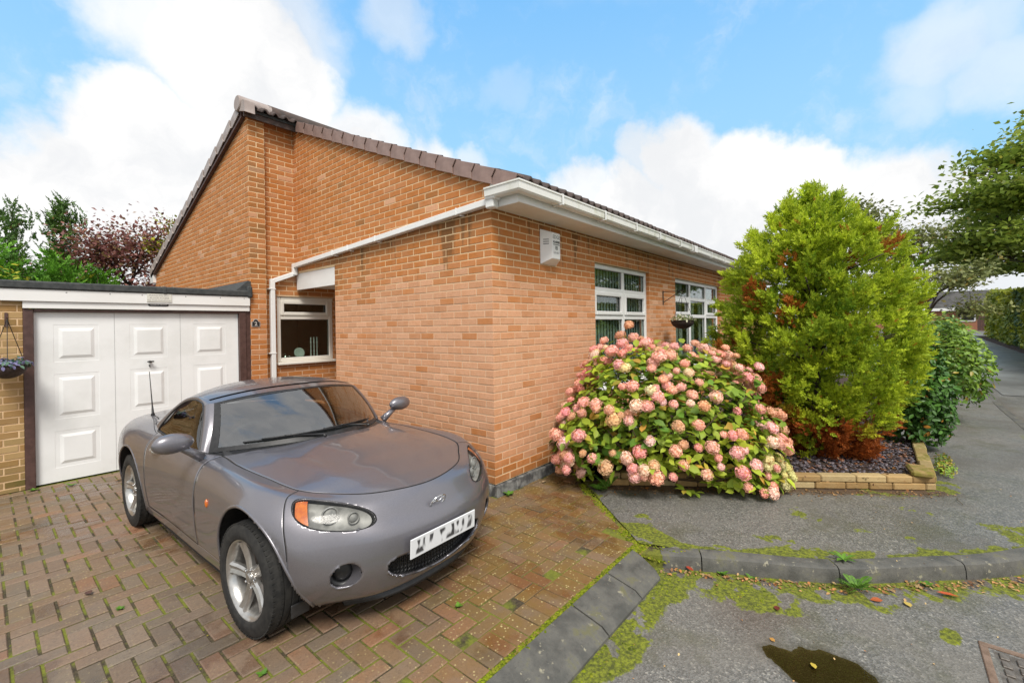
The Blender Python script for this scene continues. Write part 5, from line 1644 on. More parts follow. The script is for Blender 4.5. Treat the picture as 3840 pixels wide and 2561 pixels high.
# wheel arches: rolled lip and dark liner
for sx in (1, -1):
    for cy, cz, R_ in ARCH:
        mb, ml = MB(), MB()
        ring = []
        for a in np.linspace(-.35, math.pi + .35, 40):
            y, z = cy + R_ * math.cos(a), cz + R_ * math.sin(a)
            if z < .185: continue
            best = None
            d = np.hypot(PT[..., 1] - y, PT[..., 2] - z) + np.where(PT[..., 0] < .6, 9, 0)
            ix = np.unravel_index(np.argmin(d), d.shape); x = PT[ix][0]
            ring.append((x, y, z))
        ring = np.array(ring); xs_s = ring[:, 0].copy()
        for _ in range(6): xs_s[1:-1] = (xs_s[:-2] + xs_s[1:-1] * 2 + xs_s[2:]) / 4
        mb.tube([(sx * (x - .004), y, z) for x, (_, y, z) in zip(xs_s, ring)], .0085, 8)
        inner = [[(sx * (x - .002), y, z) for x, (_, y, z) in zip(xs_s, ring)], [(sx * .47, cy + (y - cy) * 1.0, z) for _, y, z in ring]]
        ml.grid(inner)
        ml.add([(sx * .468, cy, cz)] + [(sx * .468, y, z) for _, y, z in ring], [(0, k + 1, k + 2) for k in range(len(ring) - 1)])
        cpart(mb, 'arch_lip', MAT_PAINT, smooth=True); cpart(ml, 'arch_liner', MAT_TRIM)

# bonnet
edge_u = np.concatenate([np.linspace(0, 3, 40), np.linspace(3.05, 8, 46)])
EP = body_uv(edge_u, np.full(len(edge_u), 7.0))
tE = np.linspace(0, 1, len(EP))
CY = np.interp(tE, [0, .30, .47, .62, .8, 1], [.575, .40, .20, -.02, -.25, -.45]); CZ = np.interp(CY, [-.45, -.2, .05, .25, .45, .575], [.872, .862, .843, .814, .770, .730])
for _ in range(8): CZ[1:-1] = (CZ[:-2] + 2 * CZ[1:-1] + CZ[2:]) / 4; CY[1:-1] = (CY[:-2] + 2 * CY[1:-1] + CY[2:]) / 4
FS = np.concatenate([[-1.0], np.linspace(-.985, .985, 49), [1.0]])
def bonnet_pt(i, f, inset=.004):
    E_ = EP[i].copy(); w = E_[0]
    w = max(w - inset, 0)
    y = CY[i] + (E_[1] - CY[i]) * f * f; z = CZ[i] + (E_[2] - CZ[i]) * (abs(f) ** 2.2)
    x = f * w
    bul = .013 * math.exp(-((x / .24) ** 4)) * float(nsm(np.array(.14 - y), 0, .22)) * float(nsm(np.array(y + .75), 0, .3)) 
    cre = .003 * math.exp(-(((abs(x) - .42 - .12 * (-y)) / .05) ** 2)) * float(nsm(np.array(.45 - y), 0, .3))
    return (x, y - (inset if i < 3 else 0), z + bul + cre)
G_ = [[bonnet_pt(i, f) for f in FS] for i in range(len(EP))]
mb = MB(); mb.grid(G_)
o = cpart(mb, 'bonnet', MAT_PAINT, smooth=True); weld(o, 2e-4)
mod = o.modifiers.new('thick', 'SOLIDIFY'); mod.thickness = .01; mod.offset = -1
mb = MB(); mb.grid([[(x * 1.012, y + (.006 if i < 12 else 0), z - .013) for x, y, z in r] for i, r in enumerate(G_)]); cpart(mb, 'bonnet_gap', MAT_SEAM)
mb = MB()                                              # visible dark line of the bonnet gap
for sx in (1, -1): uvline(np.linspace(0, 8, 120), np.full(120, 6.985), .006, sx, mb, .0006)
cpart(mb, 'bonnet_line', MAT_SEAM)

# windscreen
def WB(f): return np.array((.692 * f, -.462 - .475 * f * f, .875 - .055 * f * f))
def WT(f): return np.array((.582 * f, -.945 - .205 * f * f, 1.202 - .066 * f * f))
def wpt(f, t, o_=0.0):
    p = WB(f) * (1 - t) + WT(f) * t
    p[1] += .03 * math.sin(math.pi * t); p[2] += .012 * math.sin(math.pi * t) + o_; p[1] += o_ * .8
    return tuple(p)
fs_ = np.linspace(-1, 1, 33); ts_ = np.linspace(0, 1, 15)
mb = MB(); mb.grid([[wpt(f, t) for f in fs_] for t in ts_]); o = orient(cpart(mb, 'windscreen', MAT_CARGLASS, smooth=True), (0, .7, .7))
mb = MB()
def border(f0, f1, t0, t1):
    mb.grid([[wpt(f, t, .0018) for f in np.linspace(f0, f1, 30)] for t in np.linspace(t0, t1, 8)])
border(-1, 1, 0, .075); border(-1, 1, .96, 1); border(-1, -.945, .075, .96); border(.945, 1, .075, .96)
cpart(mb, 'windscreen_border', MAT_TRIM, o, smooth=True)
mb = MB()                                              # dark scuttle panel below the glass
mb.grid([[bonnet_pt(len(EP) - 1, f) for f in FS], [(x, y - .02, z - .012) for x, y, z in [bonnet_pt(len(EP) - 1, f) for f in FS]], [(*(WB(f) + np.array((0, .0, -.004))),) for f in FS]])
cpart(mb, 'scuttle', MAT_TRIM, smooth=True)

# side glass, pillars, roof
GT = np.array([(.733, -.985, .820), (.680, -1.09, .985), (.633, -1.21, 1.112), (.620, -1.32, 1.136), (.618, -1.46, 1.139), (.632, -1.62, 1.108), (.673, -1.76, 1.03), (.722, -1.88, .915), (.736, -1.915, .866)])
SS = np.array([(.582, -1.15, 1.137), (.592, -1.30, 1.163), (.592, -1.46, 1.168), (.608, -1.655, 1.133), (.657, -1.83, 1.035), (.705, -1.97, .94), (.718, -2.03, .905), (.69, -2.25, .888)])
CC = np.array([(0, -.945, 1.203), (0, -1.15, 1.238), (0, -1.40, 1.247), (0, -1.70, 1.232), (0, -2.00, 1.165), (0, -2.30, 1.05), (0, -2.50, .965), (0, -2.68, .905)])
def crv(P, n): return _cr(P, np.linspace(0, len(P) - 1, n))
for sx in (1, -1):
    sc_ = np.array((sx, 1, 1))
    top = crv(GT, 49); bot = np.linspace(GT[0], GT[-1], 49) + np.array((0, 0, -.006))
    bot[:, 0] += .012 * np.sin(np.linspace(0, math.pi, 49))
    mb = MB(); mb.grid([[tuple(((1 - t) * a + t * b_ + np.array((.015 * math.sin(math.pi * t) * min(1, 4 * (b_[2] - a[2])), 0, 0))) * sc_) for a, b_ in zip(bot, top)] for t in np.linspace(0, 1, 10)])
    o = orient(cpart(mb, 'side_window', MAT_SIDEGLASS, smooth=True), (sx, 0, .2))
    mb = MB(); mb.tube([tuple(p * sc_) for p in top], .007, 6); mb.tube([tuple((p + np.array((.004, 0, 0))) * sc_) for p in bot], .009, 6); cpart(mb, 'window_seal', MAT_TRIM, o, smooth=True)
    mb = MB(); mb.tube([tuple(p * sc_) for p in (np.array((.688, -1.08, .83)), np.array((.648, -1.10, .985)))], .006, 6); cpart(mb, 'quarter_bar', MAT_TRIM, o)
    wedge = [np.array(wpt(1.0, t)) for t in np.linspace(0, 1, 13)]; g2 = crv(GT[:3], 13)
    mb = MB(); mb.grid([[tuple(((1 - t) * a + t * b_ + np.array((.012, .010, .008)) * math.sin(math.pi * t)) * sc_) for a, b_ in zip(wedge, g2)] for t in np.linspace(0, 1, 7)])
    o = cpart(mb, 'windscreen_pillar', MAT_PAINT, smooth=True); recalc(o)
    g3 = crv(GT[2:], 41); s3 = crv(SS[:7], 41)
    mb = MB(); mb.grid([[tuple(((1 - t) * a + t * b_ + np.array((.010, 0, .006)) * math.sin(math.pi * t)) * sc_) for a, b_ in zip(g3, s3)] for t in np.linspace(0, 1, 6)])
    o = cpart(mb, 'roof_rail', MAT_PAINT, smooth=True); recalc(o)
S3, C3 = crv(SS, 57), crv(CC, 57)
def rpt(i, f, dz=0): 
    a = abs(f)
    return (S3[i][0] * f, C3[i][1] + (S3[i][1] - C3[i][1]) * f * f, C3[i][2] + (S3[i][2] - C3[i][2]) * a ** 2.5 + dz)
mb = MB(); mb.grid([[rpt(i, f) for f in np.linspace(-1, 1, 41)] for i in range(5, 57)])
o = cpart(mb, 'hard_top', MAT_PAINT, smooth=True)
mb = MB(); mb.grid([[rpt(i, f, -.0005) for f in np.linspace(-1, 1, 41)] for i in range(0, 5)]); cpart(mb, 'windscreen_header', MAT_PAINT, smooth=True)
mb = MB(); mb.grid([[rpt(5, f, .0012) for f in np.linspace(-1, 1, 41)], [tuple(np.array(rpt(5, f, .0012)) + (0, -.007, .0004)) for f in np.linspace(-1, 1, 41)]]); cpart(mb, 'roof_seam', MAT_SEAM)
mb = MB(); mb.grid([[rpt(i, f, .004) for f in np.linspace(-.68, .68, 25)] for i in range(33, 50)]); cpart(mb, 'rear_window', MAT_TRIM, smooth=True)
# rear deck
du_ = np.linspace(11.0, 16, 50); DE = body_uv(du_, np.full(50, 7.0))
DCY = np.linspace(-2.30, -3.03, 50); DCZ = np.interp(DCY, [-3.03, -2.8, -2.3], [.876, .90, .905])
mb = MB(); mb.grid([[(DE[i][0] * f, DCY[i] + (DE[i][1] - DCY[i]) * f * f, DCZ[i] + (DE[i][2] - DCZ[i]) * f * f) for f in np.linspace(-1, 1, 31)] for i in range(50)])
o = cpart(mb, 'boot_lid', MAT_PAINT, smooth=True)
mb = MB()
for sx in (1, -1): uvline(np.linspace(10.97, 13.2, 40), np.full(40, 6.97), .007, sx, mb, .001)
cpart(mb, 'deck_seam', MAT_SEAM)

# under side and cabin
mb = MB(); mb.box((-.52, -3.0, .16), (.52, .22, .22)); mb.box((-.44, -2.9, .2), (.44, .30, .55)); mb.box((-.78, -1.85, .16), (.78, -.45, .24)); cpart(mb, 'underbody', MAT_SEAM)
mb = MB(); mb.box((-.70, -1.02, .56), (.70, -.70, .80), .03); mb.box((-.09, -1.75, .3), (.09, -.9, .56), .03); mb.box((-.70, -2.05, .3), (.70, -1.95, .86), .02)
mb.prism([(-.66, -.72, .80), (.66, -.72, .80), (.60, -1.0, .845), (-.60, -1.0, .845)], (0, 0, .012), .004)
cpart(mb, 'dashboard', MAT_CABIN, smooth=False)
for sx in (1, -1):
    mb = MB()
    mb.box((sx * .36 - .24, -1.75, .30), (sx * .36 + .24, -1.25, .46), .05)
    Mb = Matrix.Translation((sx * .36, -1.72, .42)) @ Matrix.Rotation(.30, 4, 'X')
    mb.box((-.23, -.06, 0), (.23, .06, .50), .05, M=Mb); mb.box((-.13, -.05, .51), (.13, .05, .68), .045, M=Mb)
    cpart(mb, 'seat', MAT_CABIN)
mb = MB(); Mw = Matrix.Translation((.36, -1.10, .80)) @ Matrix.Rotation(math.radians(65), 4, 'X')
ring = [Mw @ Vector((.178 * math.cos(a), .178 * math.sin(a), 0)) for a in np.linspace(0, 2 * math.pi, 41)]
mb.tube(ring, .015, 8)
for a in (.3, math.pi - .3, -math.pi / 2): mb.tube([Mw @ Vector((0, 0, -.02)), Mw @ Vector((.172 * math.cos(a), .172 * math.sin(a), 0))], .014, 6)
cpart(mb, 'steering_wheel', MAT_CABIN, smooth=True)
mb = MB(); mb.box((-.11, -1.04, 1.105), (.11, -1.015, 1.165), .01); mb.box((-.01, -1.02, 1.15), (.01, -1.0, 1.19)); cpart(mb, 'rear_view_mirror', MAT_CABIN)

# headlamps
th = np.linspace(0, 2 * math.pi, 49)[:-1]
def hl_uv(a, k=1.0):
    du = np.sign(np.cos(a)) * np.abs(np.cos(a)) ** (2 / 2.3) * HL_R[0] * k; dv = np.sign(np.sin(a)) * np.abs(np.sin(a)) ** (2 / 2.3) * HL_R[1] * k
    return HL_C[0] + du, HL_C[1] + dv + HL_T * du
def onbody(u, v, off, sx):
    P = body_uv(np.atleast_1d(u), np.atleast_1d(v)); N = body_n(np.atleast_1d(u), np.atleast_1d(v))
    return [(q[0] * sx, q[1], q[2]) for q in P + N * off]
for sx in (1, -1):
    lens = MB(); rows = []
    for k in (1.0, .93, .8, .6, .4, .2, .02):
        u, v = hl_uv(th, k); rows.append(onbody(u, v, .0035 * (1 - k ** 6) + .0008, sx))
    lens.grid([r + [r[0]] for r in rows]); hl = cpart(lens, 'headlamp', MAT_LENS, smooth=True); weld(hl, 1e-5); orient(hl, (sx * .5, .8, .3))
    bw_ = MB(); rows = []
    for k, off in ((1.01, -.002), (1.0, -.008), (.95, -.05)):
        u, v = hl_uv(th, k); rows.append(onbody(u, v, off, sx))
    bw_.grid([r + [r[0]] for r in rows]); cpart(bw_, 'lamp_bezel', MAT_TRIM, hl, smooth=True)
    rf = MB(); rows = []
    for k, off in ((.955, -.028), (.80, -.045), (.5, -.055), (.02, -.055)):
        u, v = hl_uv(th, k); rows.append(onbody(u, v, off, sx))
    rf.grid([r + [r[0]] for r in rows]); cpart(rf, 'lamp_reflector', MAT_REFL, hl, smooth=True)
    gm = MB(); rows = []                               # thin gap round the lens
    for k in (1.0, 1.035):
        u, v = hl_uv(th, k); rows.append(onbody(u, v, .0032, sx))
    gm.grid([r + [r[0]] for r in rows]); cpart(gm, 'lamp_gap', MAT_SEAM, hl)
    def bowl(u, v, r, off, mat, nm, depth=.03, ball=True):
        P = body_uv([u], [v])[0]; N = body_n([u], [v])[0]; N = N * np.array((1, 1, .2)); N[1] += .5; N /= np.linalg.norm(N)
        c = Vector((P + body_n([u], [v])[0] * off)); z = Vector(N); x = z.cross(Vector((0, 0, 1))).normalized(); y = z.cross(x)
        b_ = MB(); prof = [(r * 1.12, -.004), (r * 1.12, .008), (r, .008), (r * .92, -.006)] + ([(r * math.cos(t) * .9, -.006 + r * .55 * math.sin(t)) for t in np.linspace(0, math.pi / 2, 7)] if ball else [(r * .5, -depth), (.001, -depth)])
        b_.lathe(prof, 20)
        b_.v = [tuple((Vector(c) + x * q[0] + y * q[1] + z * q[2]) * 1.0) for q in b_.v]; b_.v = [(q[0] * sx, q[1], q[2]) for q in b_.v]
        o = cpart(b_, nm, mat, hl, smooth=True); recalc(o)
    bowl(1.98, 5.45, .040, -.026, MAT_REFL, 'projector'); bowl(1.52, 5.32, .028, -.028, MAT_REFL, 'high_beam'); 
    am = MB(); rows = []                               # amber indicator at the outer end
    au = np.linspace(2.46, HL_C[0] + HL_R[0] * .93, 14)
    for tt_ in np.linspace(-1, 1, 12):
        du = (au - HL_C[0]) / HL_R[0]; hv = np.maximum(1 - np.abs(du) ** 2.3, 0) ** (1 / 2.3) * HL_R[1] * .90
        rows.append(onbody(au, HL_C[1] + HL_T * (au - HL_C[0]) + hv * tt_, -.012, sx))
    am.grid(rows); cpart(am, 'indicator', MAT_AMBER, hl, smooth=True)
    # fog lamp
    fg = MB(); c = Vector((sx * FOG[0], .535, FOG[1])); z = Vector((sx * .45, .9, 0)).normalized(); x = z.cross(Vector((0, 0, 1))).normalized(); y = Vector((0, 0, 1))
    fg.lathe([(.080, -.04), (.068, -.03), (.064, -.035), (.052, -.045), (.050, -.040), (.03, -.035), (.001, -.033)], 28)
    fg.v = [tuple(c + x * q[0] + y * q[1] + z * q[2]) for q in fg.v]; o = cpart(fg, 'fog_lamp', MAT_TRIM, smooth=True); recalc(o)
    fw_ = MB(); rows = [[], []]
    d = np.abs(np.hypot(PT[..., 0] - FOG[0], PT[..., 2] - FOG[1]) - FOG[2]) + np.where(PT[..., 1] < .3, 9, 0)
    ringp = []
    for a in np.linspace(0, 2 * math.pi, 33):
        tx, tz = FOG[0] + FOG[2] * math.cos(a), FOG[1] + FOG[2] * math.sin(a)
        dd_ = np.hypot(PT[..., 0] - tx, PT[..., 2] - tz) + np.where(PT[..., 1] < .3, 9, 0); ix = np.unravel_index(np.argmin(dd_), dd_.shape); ringp.append((tx, PT[ix][1], tz))
    yy = np.array([p[1] for p in ringp])
    for _ in range(5): yy = (np.roll(yy[:-1], 1) + 2 * yy[:-1] + np.roll(yy[:-1], -1)) / 4; yy = np.r_[yy, yy[0]]
    fw_.grid([[(sx * p[0], y_ + .0, p[2]) for p, y_ in zip(ringp, yy)], [(sx * (FOG[0] + (p[0] - FOG[0]) * .93), .52 + (y_ - .52) * .3 - .02, FOG[1] + (p[2] - FOG[1]) * .95) for p, y_ in zip(ringp, yy)]])
    cpart(fw_, 'fog_lamp_recess', MAT_PAINT, smooth=True)
    # wing indicator, mirror, handle, tax-like sticker
    P = body_uv([7.15], [4.02])[0]
    im = MB(); im.lathe([(.001, .012), (.012, .010), (.018, .004), (.019, 0)], 16, 'X')
    im.v = [(sx * (P[0] + q[0]), P[1] + q[1] * .9, P[2] + q[2] * 1.45) for q in im.v]; o = cpart(im, 'side_indicator', MAT_AMBER, smooth=True); recalc(o)
    mm_ = MB(); n_ = 16
    for a in range(n_ + 1): pass
    rowsm = []
    for i in range(13):
        t = math.pi * i / 12; r = math.sin(t) ** .8; yy_ = -.055 * math.cos(t)
        rowsm.append([(sx * (.925 + .118 * r * math.cos(q) * (1 - .1 * math.cos(q))), -.872 - yy_ * (1.0 if yy_ < 0 else .55), .945 + .066 * r * math.sin(q)) for q in np.linspace(0, 2 * math.pi, 25)])
    mm_.grid(rowsm); mo = cpart(mm_, 'door_mirror', MAT_PAINT, PANEL[('door', sx)], smooth=True); weld(mo, 1e-5); recalc(mo)
    st = MB(); st.tube([(sx * .742, -.905, .812), (sx * .80, -.895, .855), (sx * .865, -.885, .905)], [.035, .028, .024], 12); cpart(st, 'mirror_stalk', MAT_PAINT, PANEL[('door', sx)], smooth=True)
    hd_ = MB()
    P = body_uv([10.35], [5.25])[0]
    hd_.tube([(sx * (P[0] + .005), P[1] + .075, P[2] - .004), (sx * (P[0] + .030), P[1] + .05, P[2]), (sx * (P[0] + .034), P[1], P[2] + .002), (sx * (P[0] + .030), P[1] - .05, P[2] + .003), (sx * (P[0] + .004), P[1] - .075, P[2] + .003)], [.010, .013, .014, .013, .010], 10)
    cpart(hd_, 'door_handle', MAT_ALLOY, PANEL[('door', sx)], smooth=True)
sk = MB(); sk.grid([[(.6915 + .0 * k, y, z) for y in (-1.10, -1.02)] for k, z in ((0, .835), (1, .895))]); sk.v = [(x + .012 - (z - .835) * .30, y, z) for x, y, z in sk.v]; cpart(sk, 'sticker', MAT_LABEL)

# grille, plate, badge, splitter
gb = MB()
xs_g = np.linspace(-.36, .36, 61)
def gy(x): return .625 - .30 * x * x
for z in np.arange(.225, .45, .022):
    gb.tube([(x, gy(x), z + .055 * (x / .365) ** 2 + (.006 if i % 2 else -.006)) for i, x in enumerate(xs_g)], .0042, 4)
for i, x in enumerate(xs_g):
    for z in np.arange(.225 + (.011 if i % 2 else 0), .45, .022): gb.box((x - .003, gy(x) - .003, z + .055 * (x / .365) ** 2 - .003), (x + .003, gy(x) + .003, z + .055 * (x / .365) ** 2 + .016))
o = cpart(gb, 'grille', MAT_TRIM)
gk = MB(); gk.grid([[(x, gy(x) - .05, z) for x in xs_g] for z in (.2, .46)]); cpart(gk, 'grille_back', MAT_SEAM)
ml_ = MB()                                            # inner wall of the mouth
ang = np.linspace(0, 2 * math.pi, 81); r0, r1 = [], []
for a in ang:
    ca, sa = math.cos(a), math.sin(a); x = MO[0] * math.copysign(abs(ca) ** (2 / 3), ca); z = MO[1] + .05 * (x / MO[0]) ** 2 + MO[2] * math.copysign(abs(sa) ** (2 / 2.4), sa)
    y = .697 - .33 * x * x; y -= max(0, .36 - z) ** 2 * 3.0 
    r0.append((x * 1.0, y, z)); r1.append((x * .97, gy(x) - .02, z))
ml_.grid([r0, r1]); cpart(ml_, 'mouth_liner', MAT_TRIM, smooth=True)
npb = MB()
Mp = Matrix.Translation((0, .722, .452)) @ Matrix.Rotation(-.05, 4, 'X')
npb.box((-.26, -.004, -.056), (.26, .004, .056), .006, M=Mp); npl = cpart(npb, 'number_plate', MAT_PLATE)
bd = MB(); c = Vector((0, .668, .632))
Mb = Matrix.Translation(c) @ Matrix.Rotation(-.55, 4, 'X')
el = [Mb @ Vector((.056 * math.cos(a), 0, .043 * math.sin(a))) for a in np.linspace(0, 2 * math.pi, 37)]
bd.tube(el, .0042, 6)
for sx in (1, -1):
    bd.tube([Mb @ Vector((sx * x, .001, z)) for x, z in ((.049, .002), (.036, .010), (.022, .012), (.010, .002), (0, -.006))], [.0025, .004, .005, .005, .004], 6)
    bd.tube([Mb @ Vector((sx * x, .001, z)) for x, z in ((.022, .012), (.030, .022), (.036, .028))], [.004, .003, .002], 6)
cpart(bd, 'badge', MAT_CHROME, smooth=True)
sp_b = MB(); uu = np.linspace(0, 1.75, 40)
P = body_uv(uu, np.zeros(40))
rowsA = [(p[0], p[1] + .012, p[2] - .018) for p in P]; rowsB = [(p[0], p[1] + .018 - .03 * (p[0] / .45) ** 4, p[2] - .034 + .02 * (p[0] / .45) ** 4) for p in P]; rowsC = [(p[0] * .97, p[1] - .10, p[2] - .03 + .03 * (p[0] / .45) ** 4) for p in P]; rowsD = [(p[0], p[1] - .01, p[2] + .01) for p in P]
full = lambda r: [(-a, b_, c_) for a, b_, c_ in r[::-1]] + r[1:]
sp_b.grid([full(rowsD), full(rowsA), full(rowsB), full(rowsC)]); o = cpart(sp_b, 'splitter', MAT_TRIM, smooth=True)
for sx in (1, -1):
    fl = MB(); fl.box((sx * .62, .30, .150), (sx * .72, .312, .22), .004); cpart(fl, 'mud_flap', MAT_TRIM)
    fl = MB(); fl.box((sx * .60, -2.74, .10), (sx * .80, -2.725, .25), .004); cpart(fl, 'mud_flap', MAT_TRIM)
# wipers and aerial
for x0, f1, t1 in ((.10, .62, .085), (-.34, .08, .10)):
    w_ = MB(); a = Vector(wpt(x0 / .692, .02, .02)); tip = Vector(wpt(f1, t1, .018))
    elb = Vector(wpt(x0 / .692 * .3 + f1 * .7, t1 + .01, .022))
    w_.tube([a + Vector((0, .03, -.01)), a, elb], [.012, .009, .006], 8)
    bl = [Vector(wpt(f, t1 + .012, .010)) for f in np.linspace(f1 - .78 if x0 > 0 else f1 - .72, f1 + .16, 16)]
    w_.tube(bl, .006, 6); w_.tube([p + Vector((0, .012, .010)) for p in bl[2:-2]], .0045, 6)
    cpart(w_, 'wiper', MAT_TRIM, smooth=True)
ae = MB(); base = Vector((.60, -2.66, .875))
ae.tube([base, base + Vector((0, -.004, .03)), base + Vector((0, -.02, .10)), base + Vector((0, -.035, .16)), base + Vector((0, -.10, .42))], [.022, .011, .006, .005, .003], 8); cpart(ae, 'aerial', MAT_TRIM, smooth=True)

# wheels
def wheel(x, y, steer):
    s_ = 1 if x > 0 else -1
    ty = MB()
    prof = [(.213, -.09), (.222, -.100), (.250, -.105), (.280, -.102), (.297, -.092), (.305, -.075), (.306, -.052), (.299, -.050), (.299, -.044), (.3065, -.042), (.3068, -.012), (.300, -.010), (.300, -.004), (.307, -.002), (.307, .028), (.300, .030), (.300, .036), (.3065, .038), (.305, .075), (.297, .092), (.280, .102), (.250, .105), (.240, .1065), (.232, .1035), (.222, .101), (.213, .09)]
    ty.lathe(prof, 72, 'X'); 
    Mx = Matrix.Translation((x, y, .306)) @ Matrix.Rotation(steer, 4, 'Z') @ (Matrix.Identity(4) if s_ > 0 else Matrix.Rotation(math.pi, 4, 'Z'))
    o = cpart(ty, 'wheel', MAT_TYRE, smooth=True, auto=30); o.matrix_basis = Mx; recalc(o)
    tr = MB()
    for i in range(66):
        a = 2 * math.pi * i / 66
        for xx0, xx1, sk_ in ((.054, .094, .05), (-.094, -.054, -.05), (.039, .0525, 0)):
            Mr = Matrix.Rotation(a + sk_ * .3, 4, 'X')
            tr.box((xx0, -.0095, .298 if abs(xx1) > .09 or abs(xx0) > .09 else .300), (xx1, .0095, .3085 - .0035 * (abs(xx0 + xx1) / 2 > .06)), M=Mr)
    t_ = cpart(tr, 'tread', MAT_TYRE, o); t_['kind'] = 'stuff'
    rm = MB()
    rm.lathe([(.208, -.088), (.198, -.080), (.190, -.05), (.186, .0), (.188, .05), (.196, .078), (.203, .086), (.210, .094), (.216, .096), (.217, .089)], 60, 'X')
    r_ = cpart(rm, 'rim', MAT_ALLOY, o, smooth=True, auto=40)
    for i in range(5):
        a = 2 * math.pi * i / 5 + .35; sb = MB(); M_ = Matrix.Rotation(a, 4, 'X')
        rows = []
        for r, hw, xo, th_ in ((.030, .022, .066, .03), (.058, .027, .066, .03), (.095, .029, .066, .028), (.14, .032, .072, .026), (.175, .033, .080, .024), (.196, .040, .086, .02)):
            tw = .010 * (r / .2)
            rows.append([M_ @ Vector(q) for q in ((xo - th_, -hw + tw, r), (xo - .010, -hw + tw, r), (xo, -hw * .62 + tw, r), (xo - .007, tw, r), (xo, hw * .62 + tw, r), (xo - .010, hw + tw, r), (xo - th_, hw + tw, r))])
        sb.grid(rows); so = cpart(sb, 'spoke', MAT_ALLOY, o, auto=25); recalc(so)
    hb = MB(); hb.lathe([(.001, .078), (.020, .077), (.026, .073), (.027, .062), (.040, .066), (.058, .062), (.062, .03)], 24, 'X'); cpart(hb, 'hub_cap', MAT_ALLOY, o, auto=30)
    ln = MB()
    for i in range(5):
        a = 2 * math.pi * i / 5 + .35 + math.pi / 5; ln.lathe([(.001, .074), (.006, .074), (.008, .070), (.008, .05)], 6, 'X', (0, .050 * -math.sin(a), .050 * math.cos(a)))
    wn = cpart(ln, 'wheel_nut', MAT_CHROME, o); wn['kind'] = 'stuff'
    ds = MB(); ds.lathe([(.001, .015), (.13, .015), (.13, -.005), (.001, -.005)], 40, 'X'); ds.lathe([(.001, .02), (.19, -.03)], 40, 'X'); ds.box((-.02, .07, -.07), (.035, .135, .07), .01); cpart(ds, 'brake', MAT_DISC, o)
for x, y, st_ in ((.735, 0, .06), (-.735, 0, .06), (.745, -2.33, 0), (-.745, -2.33, 0)): wheel(x, y, st_)
# ================================================================== PLANTS
def folmat(name, a, b_, c, d=None, trans=.28, rough=.55, spec=.35):
    """leaf material: tint r mixes a..b, g brightness, b mixes in c"""
    m = bpy.data.materials.new(name); m.use_nodes = True; t = m.node_tree; t.nodes.clear(); k = NT(t)
    at = k.n('ShaderNodeAttribute', attribute_name='tint').outputs['Color']; oc = k.n('ShaderNodeObjectInfo').outputs['Color']
    s = k.n('ShaderNodeVectorMath', operation='ADD', inp={0: at, 1: oc}).outputs[0]; sp = k.n('ShaderNodeSeparateXYZ', inp={0: s})
    co = k.n('ShaderNodeNewGeometry').outputs['Position']
    nz = k.noise(co, 40.0, 3.0, .6).outputs['Fac']
    col = k.mix(k.math('ADD', sp.outputs[0], k.math('MULTIPLY', k.math('SUBTRACT', nz, .5), .35), True), a, b_)
    col = k.mix(sp.outputs[2], col, c)
    col = k.mix(1.0, col, k.mix(sp.outputs[1], (.62, .62, .62), (1.32, 1.32, 1.32)), 'MULTIPLY')
    bs = k.n('ShaderNodeBsdfPrincipled', inp={'Base Color': col, 'Roughness': rough, 'Specular IOR Level': spec})
    tr = k.n('ShaderNodeBsdfTranslucent', inp={'Color': col})
    k.n('ShaderNodeOutputMaterial', inp={'Surface': k.n('ShaderNodeMixShader', inp={0: trans, 1: bs.outputs[0], 2: tr.outputs[0]}).outputs[0]})
    return m
MAT_BARK = pmat('grey_brown_bark', (.075, .055, .040), (.040, .030, .022), 10, .9, bump=.8, bd=.02)
MAT_STEM = pmat('brown_stem', (.10, .065, .035), (.07, .05, .025), 20, .8)

# leaf shapes lie in the XY plane, stalk at the origin, tip along +X, upper side +Z
LEAF_V = np.array([(0, 0, 0), (.30, .26, .05), (.65, .25, .04), (1, 0, -.10), (.65, -.25, .04), (.30, -.26, .05), (.33, 0, -.01), (.68, 0, -.02)])
LEAF_F = np.array([(0, 6, 1, 1), (6, 7, 2, 1), (7, 3, 2, 2), (0, 5, 6, 6), (5, 4, 7, 6), (4, 3, 7, 7)])
def tri2(F): 
    return F
QUAD_V = np.array([(0, 0, 0), (.45, .30, .05), (1, 0, -.05), (.45, -.30, .05)]); QUAD_F = np.array([(0, 3, 2, 1)])
def leaf_faces(V, F):
    """list of polygons -> triangles"""
    T = []
    for f in F:
        g = list(dict.fromkeys(f))
        for i in range(1, len(g) - 1): T.append((g[0], g[i], g[i + 1]))
    return np.array(T)
LEAF_T = leaf_faces(LEAF_V, LEAF_F)
def leaves(name, P, D, S, tint, mat, parent, V=LEAF_V, F=LEAF_T, roll=None, kind='stuff', rng=NR):
    Rm = frames(D, rng, roll)
    V2, F2 = scatter(V, F, P, Rm, S)
    me = np_mesh(name, V2, F2, mat, np.repeat(tint, len(F), 0))
    o = link(name, me, parent); o.color = (0, 0, 0, 1)
    if kind: o['kind'] = kind
    return o
def unit(v): return v / (np.linalg.norm(v, axis=-1, keepdims=True) + 1e-12)

